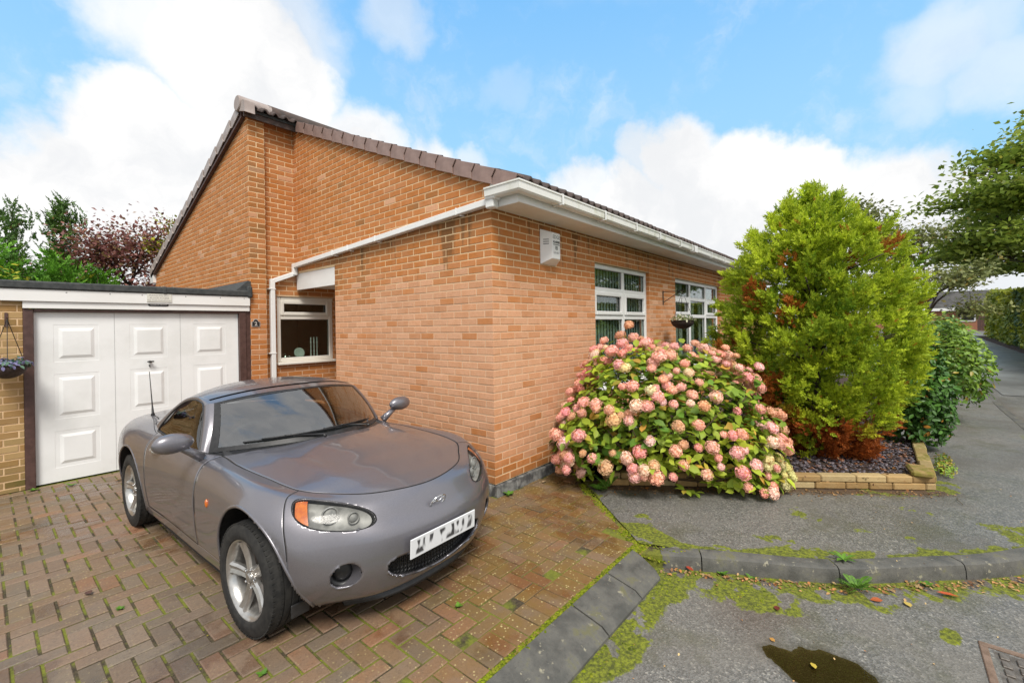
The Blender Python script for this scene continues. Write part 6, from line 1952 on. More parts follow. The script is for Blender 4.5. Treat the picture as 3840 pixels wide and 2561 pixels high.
# ------------------------------------------------------------------ hydrangea
hyd = thing('hydrangea_bush', 'broad hydrangea bush covered in pink flower heads, spilling over the stone planter', 'bush', (1.45, -1.1, G + .1))
MAT_HLEAF = folmat('hydrangea_leaf', (.12, .25, .03), (.50, .58, .05), (.64, .34, .07), trans=.3)
HC = np.array((1.50, -1.10, G + .12)); E1 = np.array((.645, -.764, 0)); E2 = np.array((.764, .645, 0)); E3 = np.array((0, 0, 1.))
def hyd_r(d):
    """radius of the bush along unit direction d in its own axes (e1 right, e2 back, up)"""
    az = np.arctan2(d[..., 1], d[..., 0]); el = d[..., 2]
    r = 1.0 + .16 * (fbm(az * 1.6 + 10, el * 3.0 + 5, 1.2, 80) - .5) * 2 + .10 * (fbm(az * 4 + 3, el * 7, 1.0, 81) - .5) * 2
    return r
def hyd_pt(d, k=1.0):
    r = (hyd_r(d) * k)[..., None]
    x = d[..., :1]
    a1 = 1.13; a2 = .74; a3 = np.where(d[..., 2:] > 0, 1.30 * (1.0 - .18 * np.clip(x, 0, 1) ** 2 - .16 * np.clip(-x, 0, 1) ** 2), .55)
    q = d * r / (np.abs(d) ** 2.7).sum(-1, keepdims=True) ** (1 / 2.7)
    z = q[..., 2:] * a3 + .02
    return HC + E1 * q[..., :1] * a1 + E2 * q[..., 1:2] * a2 + E3 * np.maximum(z, -.17)
def hyd_dirs(n, zlo=-.12):
    v = unit(NR.normal(size=(n * 3 + 24, 3))); v = v[v[:, 2] > zlo]; return v[:n]
n = 5200
d = hyd_dirs(n); k = 1 - .42 * NR.uniform(0, 1, n) ** 1.6
P = hyd_pt(d, k)
okp = (P[:, 1] < -.06) & ~((P[:, 2] < G + .10) & (P[:, 1] > -.7)) & ~((P[:, 0] < 1.30) & (P[:, 2] < G + .27))
d, k, P = d[okp], k[okp], P[okp]
outw = unit(E1 * d[:, :1] + E2 * d[:, 1:2] * 1.3 + E3 * (d[:, 2:] * .9))
D = unit(outw * .55 + np.array((0, 0, .8)) + NR.normal(size=P.shape) * .38)
yel = np.clip(fbm(P[:, 0] * 2.2 + 4, P[:, 2] * 2.2 + P[:, 1], 1.0, 90) * 1.5 - .24 + NR.normal(size=len(P)) * .16, 0, 1)
aut = np.where(NR.uniform(size=len(P)) < .07, NR.uniform(.4, 1, len(P)), 0)
TT = np.stack([yel, np.clip(NR.normal(.5, .18, len(P)), 0, 1), aut], 1)
S = NR.uniform(.075, .135, len(P))
# the leaves that show largest become objects of their own
tocam = np.array(CAM_O) - P; dist = np.linalg.norm(tocam, axis=1)
score = S / dist * np.abs(np.sum(unit(tocam) * D, 1)) * (k > .90) * (np.sum(tocam * outw, 1) > .3)
big = np.argsort(-score)[:285]
leaf_me = np_mesh('leaf', LEAF_V, LEAF_T, MAT_HLEAF)
RmB = frames(D[big], NR)
for i, R3 in zip(big, RmB):
    o = link('leaf', leaf_me, hyd)
    Mx = Matrix(((*(R3[0] * S[i]), P[i][0]), (*(R3[1] * S[i]), P[i][1]), (*(R3[2] * S[i]), P[i][2]), (0, 0, 0, 1)))
    o.matrix_basis = Mx; o.color = (*TT[i], 1)
rest = np.setdiff1d(np.arange(len(P)), big)
leaves('foliage', P[rest], D[rest], S[rest], TT[rest], MAT_HLEAF, hyd)
# flower heads
def _petal(k, bs, r, g, b, s):
    gi = k.n('ShaderNodeNewGeometry').outputs['Random Per Island']
    c = k.mix(1.0, s, k.mix(gi, (.80, .76, .74), (1.30, 1.28, 1.25)), 'MULTIPLY')
    c = k.mix(k.smooth(gi, .86, .95), c, (.50, .22, .09))
    setp(k, bs, Base_Color=c, Roughness=.7, Specular_IOR_Level=.2)
MAT_PETAL = tintmat('hydrangea_petal', _petal)
def head_mesh(nf=62):
    V, F = [], []
    i = 0
    for q in range(nf):
        y = 1 - 1.75 * (q + .5) / nf; rr = math.sqrt(max(0, 1 - y * y)); a = q * 2.39996
        c = Vector((rr * math.cos(a), rr * math.sin(a), y * .86)) * RNG.uniform(.86, 1.06)
        nrm = (Vector((rr * math.cos(a), rr * math.sin(a), y)) + Vector((RNG.gauss(0, .22), RNG.gauss(0, .22), RNG.gauss(0, .22)))).normalized()
        x = nrm.orthogonal().normalized(); yv = nrm.cross(x); ro_ = RNG.uniform(0, 6.28); fr_ = RNG.uniform(.20, .27)
        b0 = len(V); V.append(c)
        for p in range(4):
            t0 = ro_ + p * math.pi / 2
            e = lambda t, r, h: c + (x * math.cos(t) + yv * math.sin(t)) * fr_ * r + nrm * h
            V += [e(t0 - .62, .72, .05), e(t0, 1.05, .0), e(t0 + .62, .72, .05)]
            F.append((b0, b0 + 1 + p * 3, b0 + 2 + p * 3, b0 + 3 + p * 3))
    b0 = len(V)                                        # filler ball added inside so the gaps between florets show less dark
    for iz in range(5):
        ph = math.pi * iz / 4
        for ia in range(7): V.append(Vector((.80 * math.sin(ph) * math.cos(ia * .8976), .80 * math.sin(ph) * math.sin(ia * .8976), .68 * math.cos(ph))))
    for iz in range(4):
        for ia in range(7): F.append((b0 + iz * 7 + ia, b0 + (iz + 1) * 7 + ia, b0 + (iz + 1) * 7 + (ia + 1) % 7, b0 + iz * 7 + (ia + 1) % 7))
    me = bpy.data.meshes.new('flower_head'); me.from_pydata([tuple(v) for v in V], [], F); me.materials.append(MAT_PETAL); me.update(); return me
HM = [head_mesh() for _ in range(6)]
heads = []
tries = 0
want = 300
while len(heads) < want and tries < 9000:
    tries += 1
    dd = hyd_dirs(1, -.10)[0]
    if dd[1] > .55 and dd[2] < .5: continue
    cl = fbm(dd[0] * 2.5 + 7, dd[2] * 2.5 + dd[1] * 1.5, 1.3, 95)
    if NR.uniform() > .10 + 2.6 * max(0, float(cl) - .38): continue
    p = hyd_pt(dd[None], np.array([NR.uniform(.985, 1.06)]))[0]
    if p[1] > -.09 or (p[0] < 1.30 and p[2] < G + .24): continue
    r = NR.choice([.036, .044, .05, .058, .066])
    if any((p[0] - q[0]) ** 2 + (p[1] - q[1]) ** 2 + (p[2] - q[2]) ** 2 < ((r + q[3]) * .66) ** 2 for q in heads): continue
    heads.append((p[0], p[1], p[2], r, dd))
extra = [(.62, -.30, .16, .055), (.60, -.36, .07, .05), (.76, -.48, .10, .056), (.70, -.55, .045, .052)]
for x, y, z, r in extra: heads.append((x, y, z, r, np.array((-.8, -.3, .5))))
for x, y, z, r, dd in heads:
    o = link('flower_head', RNG.choice(HM), hyd)
    outd = E1 * dd[0] + E2 * dd[1] * 1.2 + E3 * (dd[2] + .45)
    q = Vector(outd).to_track_quat('Z', 'Y').to_matrix().to_4x4()
    o.matrix_basis = Matrix.Translation((x, y, z)) @ q @ Matrix.Rotation(RNG.uniform(0, 6), 4, 'Z') @ Matrix.Diagonal((r * RNG.uniform(.95, 1.15), r * RNG.uniform(.95, 1.15), r * RNG.uniform(.85, 1.0), 1))
    t = RNG.random(); low_ = dd[2] < .25
    if dd[0] > .72 and low_ and t < .75: c = (.64, .62, .28)
    elif t < (.05 if not low_ else .12): c = (.78, .66, .38)
    elif t < .20: c = (.70, .42, .25)
    elif t < .42: c = (.88, .60, .48)
    else: c = (.86, .45, .38)
    o.color = (c[0] * RNG.uniform(.92, 1.08), c[1] * RNG.uniform(.85, 1.1), c[2] * RNG.uniform(.85, 1.1), 1)
b = MB()
for i in range(46):
    dd = hyd_dirs(1, .0)[0]; e = Vector(hyd_pt(dd[None], np.array([.93]))[0]); s0 = Vector(HC) + Vector((RNG.uniform(-.25, .25), RNG.uniform(-.2, .2), -.05))
    mid = (s0 + e) / 2 + Vector((0, 0, -.08)); b.tube([s0, mid, e], [.011, .008, .005], 5)
for x, y, z, r in extra: b.tube([(1.25, -.62, G + .2), ((x + 1.25) / 2, (y - .62) / 2 - .0, z + .08), (x, y, z)], [.006, .005, .004], 5)
b.build('stems', MAT_STEM, hyd, smooth=True)
# loose low shoots beside the flower heads on the left and at the front
P, D, S, TT = [], [], [], []
def whorl(c, n, s, up=.5, y=.6):
    for i in range(n):
        a = 2 * math.pi * i / n + RNG.uniform(-.3, .3); o_ = np.array((math.cos(a), math.sin(a), 0))
        P.append(np.array(c) + o_ * .01); D.append((o_, up)); S.append(s * RNG.uniform(.7, 1.1)); TT.append((RNG.uniform(y - .3, y + .25), RNG.uniform(.35, .7), .5 if RNG.random() < .08 else 0))
for c in ((.66, -.36, .10), (.80, -.45, .06), (.86, -.55, -.02), (.74, -.52, .0), (1.02, -.62, .10), (1.10, -.72, .06), (.95, -.6, .14), (1.12, -1.46, G + .07), (1.28, -1.66, G + .12), (1.60, -2.00, G + .12), (1.72, -2.13, G + .16), (1.22, -1.52, G + .03)): whorl(c, 6, .105)
Rw = []
for o_, up in D:
    x = Vector((*o_[:2], RNG.uniform(-.3, .35))).normalized(); z = (Vector((0, 0, 1)) - x * x.z).normalized(); y = z.cross(x)
    Rw.append([[x[k], y[k], z[k]] for k in range(3)])
V2, F2 = scatter(LEAF_V, LEAF_T, np.array(P), np.array(Rw), np.array(S))
o = link('low_shoots', np_mesh('low_shoots', V2, F2, MAT_HLEAF, np.repeat(np.array(TT), len(LEAF_T), 0)), hyd); o.color = (0, 0, 0, 1); o['kind'] = 'stuff'

# ------------------------------------------------------------------ conifer
def plume(nt=13):
    """feathery spray along +Z, length 1"""
    V, F = [], []
    def blade(p, d, L, w):
        d = Vector(d).normalized(); p = Vector(p); s = d.orthogonal().normalized()
        s = Matrix.Rotation(RNG.uniform(0, 6.28), 3, d) @ s
        b0 = len(V); V.extend([tuple(p - s * w * .5), tuple(p + d * L * .5 - s * w), tuple(p + d * L), tuple(p + d * L * .5 + s * w)])
        F.append((b0, b0 + 1, b0 + 2)); F.append((b0, b0 + 2, b0 + 3))
    for i in range(nt):
        t = .08 + .9 * i / nt; a = i * 2.4 + RNG.uniform(-.4, .4); L = .36 * (1 - t * .62) * RNG.uniform(.8, 1.25)
        blade((0, 0, t * .8), (math.cos(a) * .8, math.sin(a) * .8, .85), L, .072 + .014 * (1 - t))
    blade((0, 0, .7), (0, 0, 1), .34, .05)
    return np.array(V), np.array(F)
PLV, PLF = plume()
MAT_CON = folmat('conifer_spray', (.13, .25, .018), (.60, .70, .045), (.42, .115, .022), trans=.32, rough=.6)
def conifer(name, label, cat, base, prof, nb, per, L, mat, lean=(0, 0), brown=None, golden=None, group=None, squash=1.0, lump=.12, tips=(), trunk=True, seed=100, tintb=.5, outk=.62, bl=2.0, rv=.08, spread=.85, wk=.62, sdk=.34, inn=.35):
    """prof: [(height, radius)...]; branch tips over the outline, each a tuft of plumes"""
    t = thing(name, label, cat, base, group)
    hs = np.array([p[0] for p in prof]); rs = np.array([p[1] for p in prof]); H = hs[-1]
    hh = NR.uniform(0, 1, nb * 6) * H; rr = np.interp(hh, hs, rs)
    keep = NR.uniform(0, rs.max(), nb * 6) < rr + .06
    hh = hh[keep][:nb]; m = len(hh); rr = np.interp(hh, hs, rs)
    az = NR.uniform(0, 2 * np.pi, m)
    lumpv = 1 + lump * 2 * (fbm(az * 1.3 + 20, hh * 1.7, 1.0, seed) - .5) + rv * NR.normal(size=m)
    depth = np.where(NR.uniform(size=m) < inn, NR.uniform(.18, .9, m), 1.0)
    rad = rr * lumpv * depth
    C = np.stack([base[0] + lean[0] * hh / H + rad * np.cos(az), base[1] + lean[1] * hh / H + rad * np.sin(az) * squash, base[2] + hh], 1)
    out = np.stack([np.cos(az), np.sin(az), np.full(m, 0.0)], 1)
    slope = np.clip(.55 + .5 * hh / H, 0, 1.3)
    A = unit(out * outk + np.array((0, 0, 1.)) * slope[:, None] * .8)
    if len(tips):
        C = np.vstack([C, [(base[0] + x, base[1] + y, base[2] + z) for x, y, z in tips]]); A = np.vstack([A, np.tile((0, 0, 1.), (len(tips), 1))]); out = np.vstack([out, np.tile((0, 0, 1.), (len(tips), 1))]); m = len(C); hh = np.r_[hh, [q[2] for q in tips]]
    tone = np.clip(.5 + .5 * (fbm(np.arctan2(A[:, 1], A[:, 0]) * 1.5 + 9, hh * 1.3, 1.2, seed + 5) - .5) * 2.2 + NR.normal(size=m) * .13, 0, 1)
    br = np.zeros(m) if brown is None else brown(C, hh, H)
    if golden is not None: tone = np.clip(tone + golden(C, hh, H), 0, 1)
    rep = per
    Ai = np.repeat(A, rep, 0); Ci = np.repeat(C, rep, 0); N_ = len(Ai)
    back = NR.uniform(0, 1, N_)[:, None] ** .8 * L * bl
    sd = NR.normal(size=(N_, 3)); sd -= Ai * np.sum(sd * Ai, 1)[:, None]; sd = unit(sd)
    Di = unit(Ai + sd * NR.uniform(.15, 1.0, N_)[:, None] * spread)
    Pi = Ci - Ai * back + sd * (.10 * L + back * sdk) * NR.uniform(.3, 1, N_)[:, None] - Di * L * .30
    Si = L * NR.uniform(.55, 1.15, N_)
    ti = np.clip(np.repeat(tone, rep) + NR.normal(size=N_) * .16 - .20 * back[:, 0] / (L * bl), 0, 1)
    bi = np.clip(np.repeat(br, rep) + (NR.uniform(size=N_) < .012) * .8, 0, 1)
    TT = np.stack([ti, np.clip(NR.normal(tintb, .17, N_), 0, 1), bi], 1)
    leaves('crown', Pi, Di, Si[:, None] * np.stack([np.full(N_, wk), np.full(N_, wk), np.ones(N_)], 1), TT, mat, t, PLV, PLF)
    if trunk:
        b = MB(); b.tube([(base[0], base[1], base[2] - .05), (base[0] + lean[0] * .5, base[1] + lean[1] * .5, base[2] + H * .5), (base[0] + lean[0], base[1] + lean[1], base[2] + H * .92)], [H * .022, H * .014, .008], 10)
        for i in range(26):
            h = H * RNG.uniform(.06, .8); a = RNG.uniform(0, 6.28); r = float(np.interp(h, hs, rs)) * .8
            p = Vector((base[0] + lean[0] * h / H, base[1] + lean[1] * h / H, base[2] + h)); b.tube([p, p + Vector((r * math.cos(a), r * math.sin(a) * squash, r * .35))], [.016, .006], 5)
        b.build('trunk', MAT_BARK, t, smooth=True)
    return t
spots = [(2.55, -1.62, 1.05, .15), (2.62, -1.72, .95, .15), (2.60, -2.10, 1.70, .12), (2.65, -1.75, 1.95, .11), (3.05, -2.65, 2.35, .11), (2.50, -1.9, .8, .2), (3.7, -2.9, 2.55, .11)]
def con_brown(C, hh, H):
    b_ = 1.0 * nsm(.66 - hh + .30 * (fbm(C[:, 0] * 1.2, C[:, 1] * 1.2, 2.0, 130) - .5) * 2, -.02, .12)
    keepg = fbm(C[:, 0] * 3 + 2, C[:, 1] * 3, 1.0, 131) > .66
    b_ = np.where(keepg, b_ * .1, b_)
    for x, y, z, r in spots: b_ = np.maximum(b_, .95 * (np.sqrt((C[:, 0] - x) ** 2 + (C[:, 1] - y) ** 2 + (C[:, 2] - z) ** 2) < r * 1.2))
    return np.where(NR.uniform(size=len(C)) < .012, .9, b_)
def con_gold(C, hh, H): return .22 * nsm(hh / H, .45, 1.0) + .12
conifer('golden_conifer', 'tall bushy yellow-green conifer with browned lower branches, behind the planter', 'conifer', (3.40, -2.28, G + .08),
        [(.0, .42), (.22, .66), (.6, .82), (1.0, .98), (1.45, 1.07), (1.9, 1.02), (2.35, .88), (2.75, .68), (3.0, .49), (3.18, .28), (3.32, .06)], 1250, 27, .118, MAT_CON, brown=con_brown, golden=con_gold,
        tips=[(-.24, .20, 3.20), (-.18, .18, 3.06), (-.22, .22, 3.12), (.05, -.04, 3.22), (.12, -.06, 3.12), (.16, -.12, 3.18), (.36, -.40, 2.98), (.40, -.44, 2.88), (.38, -.42, 3.06), (-.40, .36, 2.92)], lump=.17, rv=.10, bl=1.7, outk=.85, spread=1.25, wk=.95, sdk=.55, inn=.45)

# ------------------------------------------------------------------ broad-leaved shrubs
HOLLY_V = np.array([(0, 0, 0), (.25, .2, .05), (.5, .22, .04), (.75, .17, .03), (1, 0, -.08), (.75, -.17, .03), (.5, -.22, .04), (.25, -.2, .05), (.5, 0, -.02)]); HOLLY_T = np.array([(0, 8, 1), (1, 8, 2), (2, 8, 3), (3, 8, 4), (4, 8, 5), (5, 8, 6), (6, 8, 7), (7, 8, 0)])
HOLLY_T = HOLLY_T[:, ::-1]
def shrub(name, label, cat, base, rad, H, n, size, mat, V=HOLLY_V, F=HOLLY_T, seed=200, group=None, aut=.03, tone=.4, lump=.22, low=.05, stems=8, inner=.5, upk=.55):
    t = thing(name, label, cat, base, group)
    d = unit(NR.normal(size=(n * 2, 3))); d = d[(d[:, 2] > -.75)][:n]; m = len(d)
    r = 1 + lump * 2 * (fbm(np.arctan2(d[:, 1], d[:, 0]) * 1.5 + 31, d[:, 2] * 2.2 + 8, 1.1, seed) - .5) + .12 * (fbm(np.arctan2(d[:, 1], d[:, 0]) * 5 + 31, d[:, 2] * 7 + 8, 1.1, seed + 1) - .5) * 2
    k = 1 - inner * NR.uniform(0, 1, m) ** 1.5
    P = np.stack([base[0] + d[:, 0] * r * k * rad[0], base[1] + d[:, 1] * r * k * rad[1], base[2] + H * (low + (1 - low) * (.5 + .5 * d[:, 2] * np.minimum(r, 1.15) * k))], 1)
    D = unit(d * .7 + np.array((0, 0, upk)) + NR.normal(size=d.shape) * .42)
    TT = np.stack([np.clip(tone + .55 * (fbm(P[:, 0] * 3, P[:, 2] * 3 + P[:, 1] * 2, 1.0, seed + 3) - .5) * 2 + NR.normal(size=m) * .14, 0, 1), np.clip(NR.normal(.5, .18, m), 0, 1), np.where(NR.uniform(size=m) < aut, NR.uniform(.5, 1, m), 0)], 1)
    leaves('foliage', P, D, NR.uniform(.6, 1.15, m) * size, TT, mat, t, V, F)
    b = MB()
    for i in range(stems):
        a = RNG.uniform(0, 6.28); e = Vector((base[0] + rad[0] * .6 * math.cos(a), base[1] + rad[1] * .6 * math.sin(a), base[2] + H * RNG.uniform(.5, .85)))
        b.tube([(base[0] + .05 * math.cos(a), base[1] + .05 * math.sin(a), base[2] - .03), ((base[0] + e.x) / 2, (base[1] + e.y) / 2, base[2] + H * .4), e], [.018, .012, .006], 5)
    b.build('stems', MAT_STEM, t, smooth=True)
    return t
MAT_HOLLY = folmat('dark_glossy_leaf', (.025, .075, .015), (.10, .235, .03), (.50, .22, .04), trans=.12, rough=.42, spec=.35)
MAT_LAUREL = folmat('bright_laurel_leaf', (.08, .18, .02), (.32, .46, .05), (.50, .33, .05), trans=.2, rough=.4, spec=.45)
shrub('evergreen_shrub', 'dark glossy evergreen shrub at the corner of the bed beside the pavement', 'shrub', (4.60, -3.22, G + .03), (.42, .40), 1.60, 6800, .085, MAT_HOLLY, seed=210, lump=.26, low=-.12)
shrub('evergreen_shrub', 'brighter green laurel-like shrub next along the pavement past the dark evergreen', 'shrub', (7.1, -3.70, G + .03), (.75, .55), 1.68, 4200, .10, MAT_LAUREL, seed=220)
shrub('evergreen_shrub', 'pale-leaved shrub further along the pavement edge, partly hidden by the laurel-like one', 'shrub', (9.4, -3.75, G + .03), (1.0, .55), 1.7, 3600, .12, MAT_LAUREL, seed=230, tone=.6)
shrub('bedding_plant', 'small rust-tinged ground plant at the outer corner of the stone planter', 'plant', (3.55, -3.44, G), (.42, .09), .15, 380, .038, MAT_LAUREL, seed=240, aut=.35, stems=3)

# ------------------------------------------------------------------ trees
def limbs(b, p, d, L, r, depth, tips, rng, spread=.75, flat=.35):
    e = p + d * L
    mid = p + d * L * .5 + Vector((rng.uniform(-1, 1), rng.uniform(-1, 1), rng.uniform(-.3, .6))) * L * .06
    b.tube([p, mid, e], [r, r * .82, r * .62], 6 if depth > 1 else 4, cap=False)
    if depth == 0: tips.append((e, d)); return
    for i in range(3 if depth > 1 else 4):
        nd = d + Vector((rng.uniform(-1, 1), rng.uniform(-1, 1), rng.uniform(-.6, .9) * flat * 1.6)) * spread
        limbs(b, p + (e - p) * rng.uniform(.55, 1.0), nd.normalized(), L * rng.uniform(.55, .8), r * .58, depth - 1, tips, rng, spread, flat)
def tree(name, label, base, trunk, mains, mat, nleaf, size, seed, cl=.5, depth=2, group=None, V=QUAD_V, F=QUAD_F, tone=.45, aut=.02, flatk=.45, cat='tree', spread=.75, flat=.35):
    """base, trunk polyline [(x,y,z,r)], mains [(start index fraction, direction, length, radius)]"""
    rng = random.Random(seed)
    t = thing(name, label, cat, base, group)
    b = MB(); tp = [Vector(q[:3]) for q in trunk]; b.tube(tp, [q[3] for q in trunk], 12)
    tips = []
    for f, d, L, r in mains:
        x = f * (len(tp) - 1); i = min(int(x), len(tp) - 2); p = tp[i].lerp(tp[i + 1], x - i)
        limbs(b, p, Vector(d).normalized(), L, r, depth, tips, rng, spread, flat)
    b.build('trunk', MAT_BARK, t, smooth=True)
    TP = np.array([list(q[0]) for q in tips]); TD = np.array([list(q[1]) for q in tips])
    per = max(1, nleaf // len(TP)); N_ = per * len(TP)
    Ci = np.repeat(TP, per, 0) - np.repeat(TD, per, 0) * NR.uniform(0, cl * 1.2, N_)[:, None]
    P = Ci + NR.normal(size=(N_, 3)) * np.array((cl, cl, cl * flatk)) * .6
    D = unit(NR.normal(size=(N_, 3)) * .55 + np.array((0, 0, .9)))
    ct = np.clip(NR.normal(tone, .2, len(TP)), 0, 1)
    TT = np.stack([np.clip(np.repeat(ct, per) + NR.normal(size=N_) * .13, 0, 1), np.clip(NR.normal(.5, .18, N_), 0, 1), np.where(NR.uniform(size=N_) < aut, NR.uniform(.4, 1, N_), 0)], 1)
    leaves('crown', P, D, NR.uniform(.65, 1.2, N_) * size, TT, mat, t, V, F)
    return t
MAT_MAPLE = folmat('tree_leaf', (.145, .23, .035), (.40, .48, .07), (.45, .34, .06), trans=.42, rough=.5)
gz = lambda x: ROAD + float(rise(x))
bx_, by_ = 21.6, -8.7; b0 = gz(bx_) - .1
tree('broadleaf_tree', 'large spreading broad-leaved tree overhanging the lane above the hedge', (bx_, by_, b0),
     [(bx_, by_, b0, .28), (bx_ - .15, by_ + .05, b0 + 1.8, .23), (bx_ - .1, by_ + .1, b0 + 3.0, .20), (bx_ - .3, by_ + .2, b0 + 4.4, .15), (bx_ - .4, by_ + .2, b0 + 5.9, .08)],
     [(.46, (-.75, .55, .14), 2.7, .09), (.50, (-.9, .15, .10), 2.7, .09), (.55, (-.5, .9, .22), 2.3, .08), (.62, (-.9, .3, .32), 2.5, .08), (.70, (-.7, .6, .32), 2.3, .08), (.78, (-.9, .05, .38), 2.2, .07), (.85, (-.6, .5, .55), 2.0, .06),
      (.92, (-.6, .2, .75), 1.8, .06), (1.0, (-.3, .2, 1), 1.5, .05), (.6, (.5, .5, .4), 2.4, .08), (.6, (.2, -.9, .4), 2.4, .08), (.8, (.8, -.2, .5), 2.2, .07), (.9, (.2, -.6, .8), 1.8, .06), (.5, (.8, .4, .25), 2.4, .08), (.55, (-.2, -.9, .2), 2.2, .08)],
     MAT_MAPLE, 34000, .215, 41, cl=.80, depth=3, flatk=.22, spread=.62, flat=.28)
bx_, by_ = 14.2, -3.9; b0 = G + float(rise(bx_))
MAT_PALE = folmat('pale_tree_leaf', (.12, .155, .04), (.34, .36, .14), (.45, .30, .06), trans=.3, rough=.5)
tree('small_tree', 'small thin-leaved tree beyond the shrubs, in front of the far bungalow', (bx_, by_, b0), [(bx_, by_, b0, .07), (bx_ + .05, by_, b0 + 1.5, .055), (bx_, by_ + .1, b0 + 2.6, .035)],
     [(.5, (-.5, .5, .8), .9, .03), (.6, (.6, -.3, .7), .9, .03), (.75, (-.3, -.7, .7), .9, .025), (.9, (.3, .4, 1), .9, .02), (1.0, (-.1, -.1, 1), .9, .02), (.6, (-.6, -.4, .6), .9, .03), (.45, (.3, -.8, .4), .8, .03)], MAT_PALE, 4600, .12, 43, cl=.35, depth=2, tone=.5, aut=.05)
bx_, by_ = 15.5, -1.9; b0 = G + float(rise(bx_))
tree('small_tree', 'grey-green treetop peeping out behind the golden conifer', (bx_, by_, b0), [(bx_, by_, b0, .09), (bx_, by_, b0 + 2.5, .07), (bx_ + .1, by_, b0 + 4.0, .04)],
     [(.6, (-.5, .5, .8), 1.1, .03), (.6, (.6, -.6, .7), 1.1, .03), (.8, (-.3, -.8, .8), 1.0, .03), (1.0, (.1, -.4, 1), .9, .02), (.9, (-.1, -.9, .5), 1.0, .02)], MAT_PALE, 2200, .15, 44, cl=.4, depth=2, tone=.35)

# left side, behind the garage
MAT_LEY = folmat('dark_conifer_spray', (.055, .12, .025), (.17, .30, .05), (.26, .10, .03), trans=.2, rough=.6)
conifer('leylandii_tree', 'dark pointed conifer at the far left behind the garage roof', 'conifer', (-2.75, 12.4, ROAD), [(0, .9), (1.8, 1.0), (2.8, .72), (3.5, .42), (4.2, .24), (4.7, .10), (5.05, .02)], 300, 9, .34, MAT_LEY, tips=[(0, 0, 4.95), (.02, 0, 4.75), (.28, -.1, 4.45), (-.25, .1, 4.2)], lump=.25, seed=300, outk=.9)
conifer('leylandii_tree', 'taller dark pointed conifer left of the purple tree behind the garage', 'conifer', (-1.98, 12.1, ROAD), [(0, .9), (1.8, 1.0), (2.8, .78), (3.6, .50), (4.3, .30), (4.9, .13), (5.2, .02)], 320, 9, .34, MAT_LEY, tips=[(0, 0, 5.1), (0, .03, 4.9), (.35, 0, 4.75), (-.2, .1, 4.5)], lump=.25, seed=310, outk=.9)
MAT_GREENCON = folmat('mid_conifer_spray', (.06, .17, .015), (.19, .44, .035), (.42, .36, .03), trans=.2, rough=.6)
for (x, y, h, r), lb in zip(((-3.1, 10.9, 3.75, 1.0), (-2.25, 10.7, 3.6, .95), (-1.55, 10.6, 3.25, .75)), ('rounded green conifer bush at the left end behind the garage roof', 'bright green feathery conifer bush below the two pointed conifers', 'low green conifer bush beside the purple-leaved tree')):
    conifer('conifer_bush', lb, 'bush', (x, y, ROAD), [(0, r * .8), (h * .5, r), (h * .8, r * .8), (h * .95, r * .4), (h, .05)], 240, 10, .40, MAT_GREENCON, group='green conifer bushes behind the garage', lump=.2, seed=int(320 + x * 7), outk=.8, trunk=True)
MAT_PLUM = folmat('purple_plum_leaf', (.17, .06, .06), (.44, .20, .16), (.26, .19, .06), trans=.3, rough=.5)
bx_, by_ = -.80, 11.6
tree('plum_tree', 'purple-leaved tree rising beside the left gable behind the garage', (bx_, by_, ROAD), [(bx_, by_, ROAD, .12), (bx_, by_, ROAD + 1.7, .10), (bx_ - .05, by_ + .1, ROAD + 3.0, .07)],
     [(.55, (-.9, -.2, .6), .80, .04), (.7, (.7, -.4, .6), .7, .04), (.8, (-.7, .3, .8), .85, .04), (.9, (.2, -.2, 1), .85, .04), (1.0, (.6, .3, .9), .75, .03), (1.0, (-.3, 0, 1), .85, .03), (.5, (-.95, .1, .4), .85, .04), (.6, (.3, -.9, .4), .7, .04), (.7, (.9, .1, .4), .7, .04), (.5, (-.6, -.8, .3), .75, .04), (.45, (-.2, -.9, .2), .7, .04), (.45, (.7, -.6, .2), .6, .04), (1.0, (-.6, -.3, .9), .75, .03), (.35, (-.8, -.2, .2), .8, .03), (.35, (.2, -.9, .1), .7, .03)],
     MAT_PLUM, 17000, .105, 45, cl=.52, depth=2, tone=.5, aut=.22, flatk=.85)
MAT_YEL = folmat('yellow_green_leaf', (.20, .26, .02), (.60, .52, .04), (.6, .4, .04), trans=.3)
bx_, by_ = .02, 11.2
tree('small_tree', 'little yellow-green treetop against the left gable verge', (bx_, by_, ROAD), [(bx_, by_, ROAD, .06), (bx_, by_, ROAD + 2.6, .05), (bx_, by_, ROAD + 3.6, .03)], [(.8, (-.3, .1, 1), .7, .02), (.9, (.2, -.3, 1), .7, .02), (1.0, (0, 0, 1), .7, .02), (.9, (-.5, -.2, .8), .6, .02)], MAT_YEL, 700, .11, 46, cl=.25, depth=1, tone=.4)
shrub('yellow_shrub', 'golden-leaved shrub just showing over the garage roof at the left edge', 'shrub', (-3.0, 10.0, 0), (.62, .4), 2.85, 1500, .11, MAT_YEL, seed=250, tone=.75)

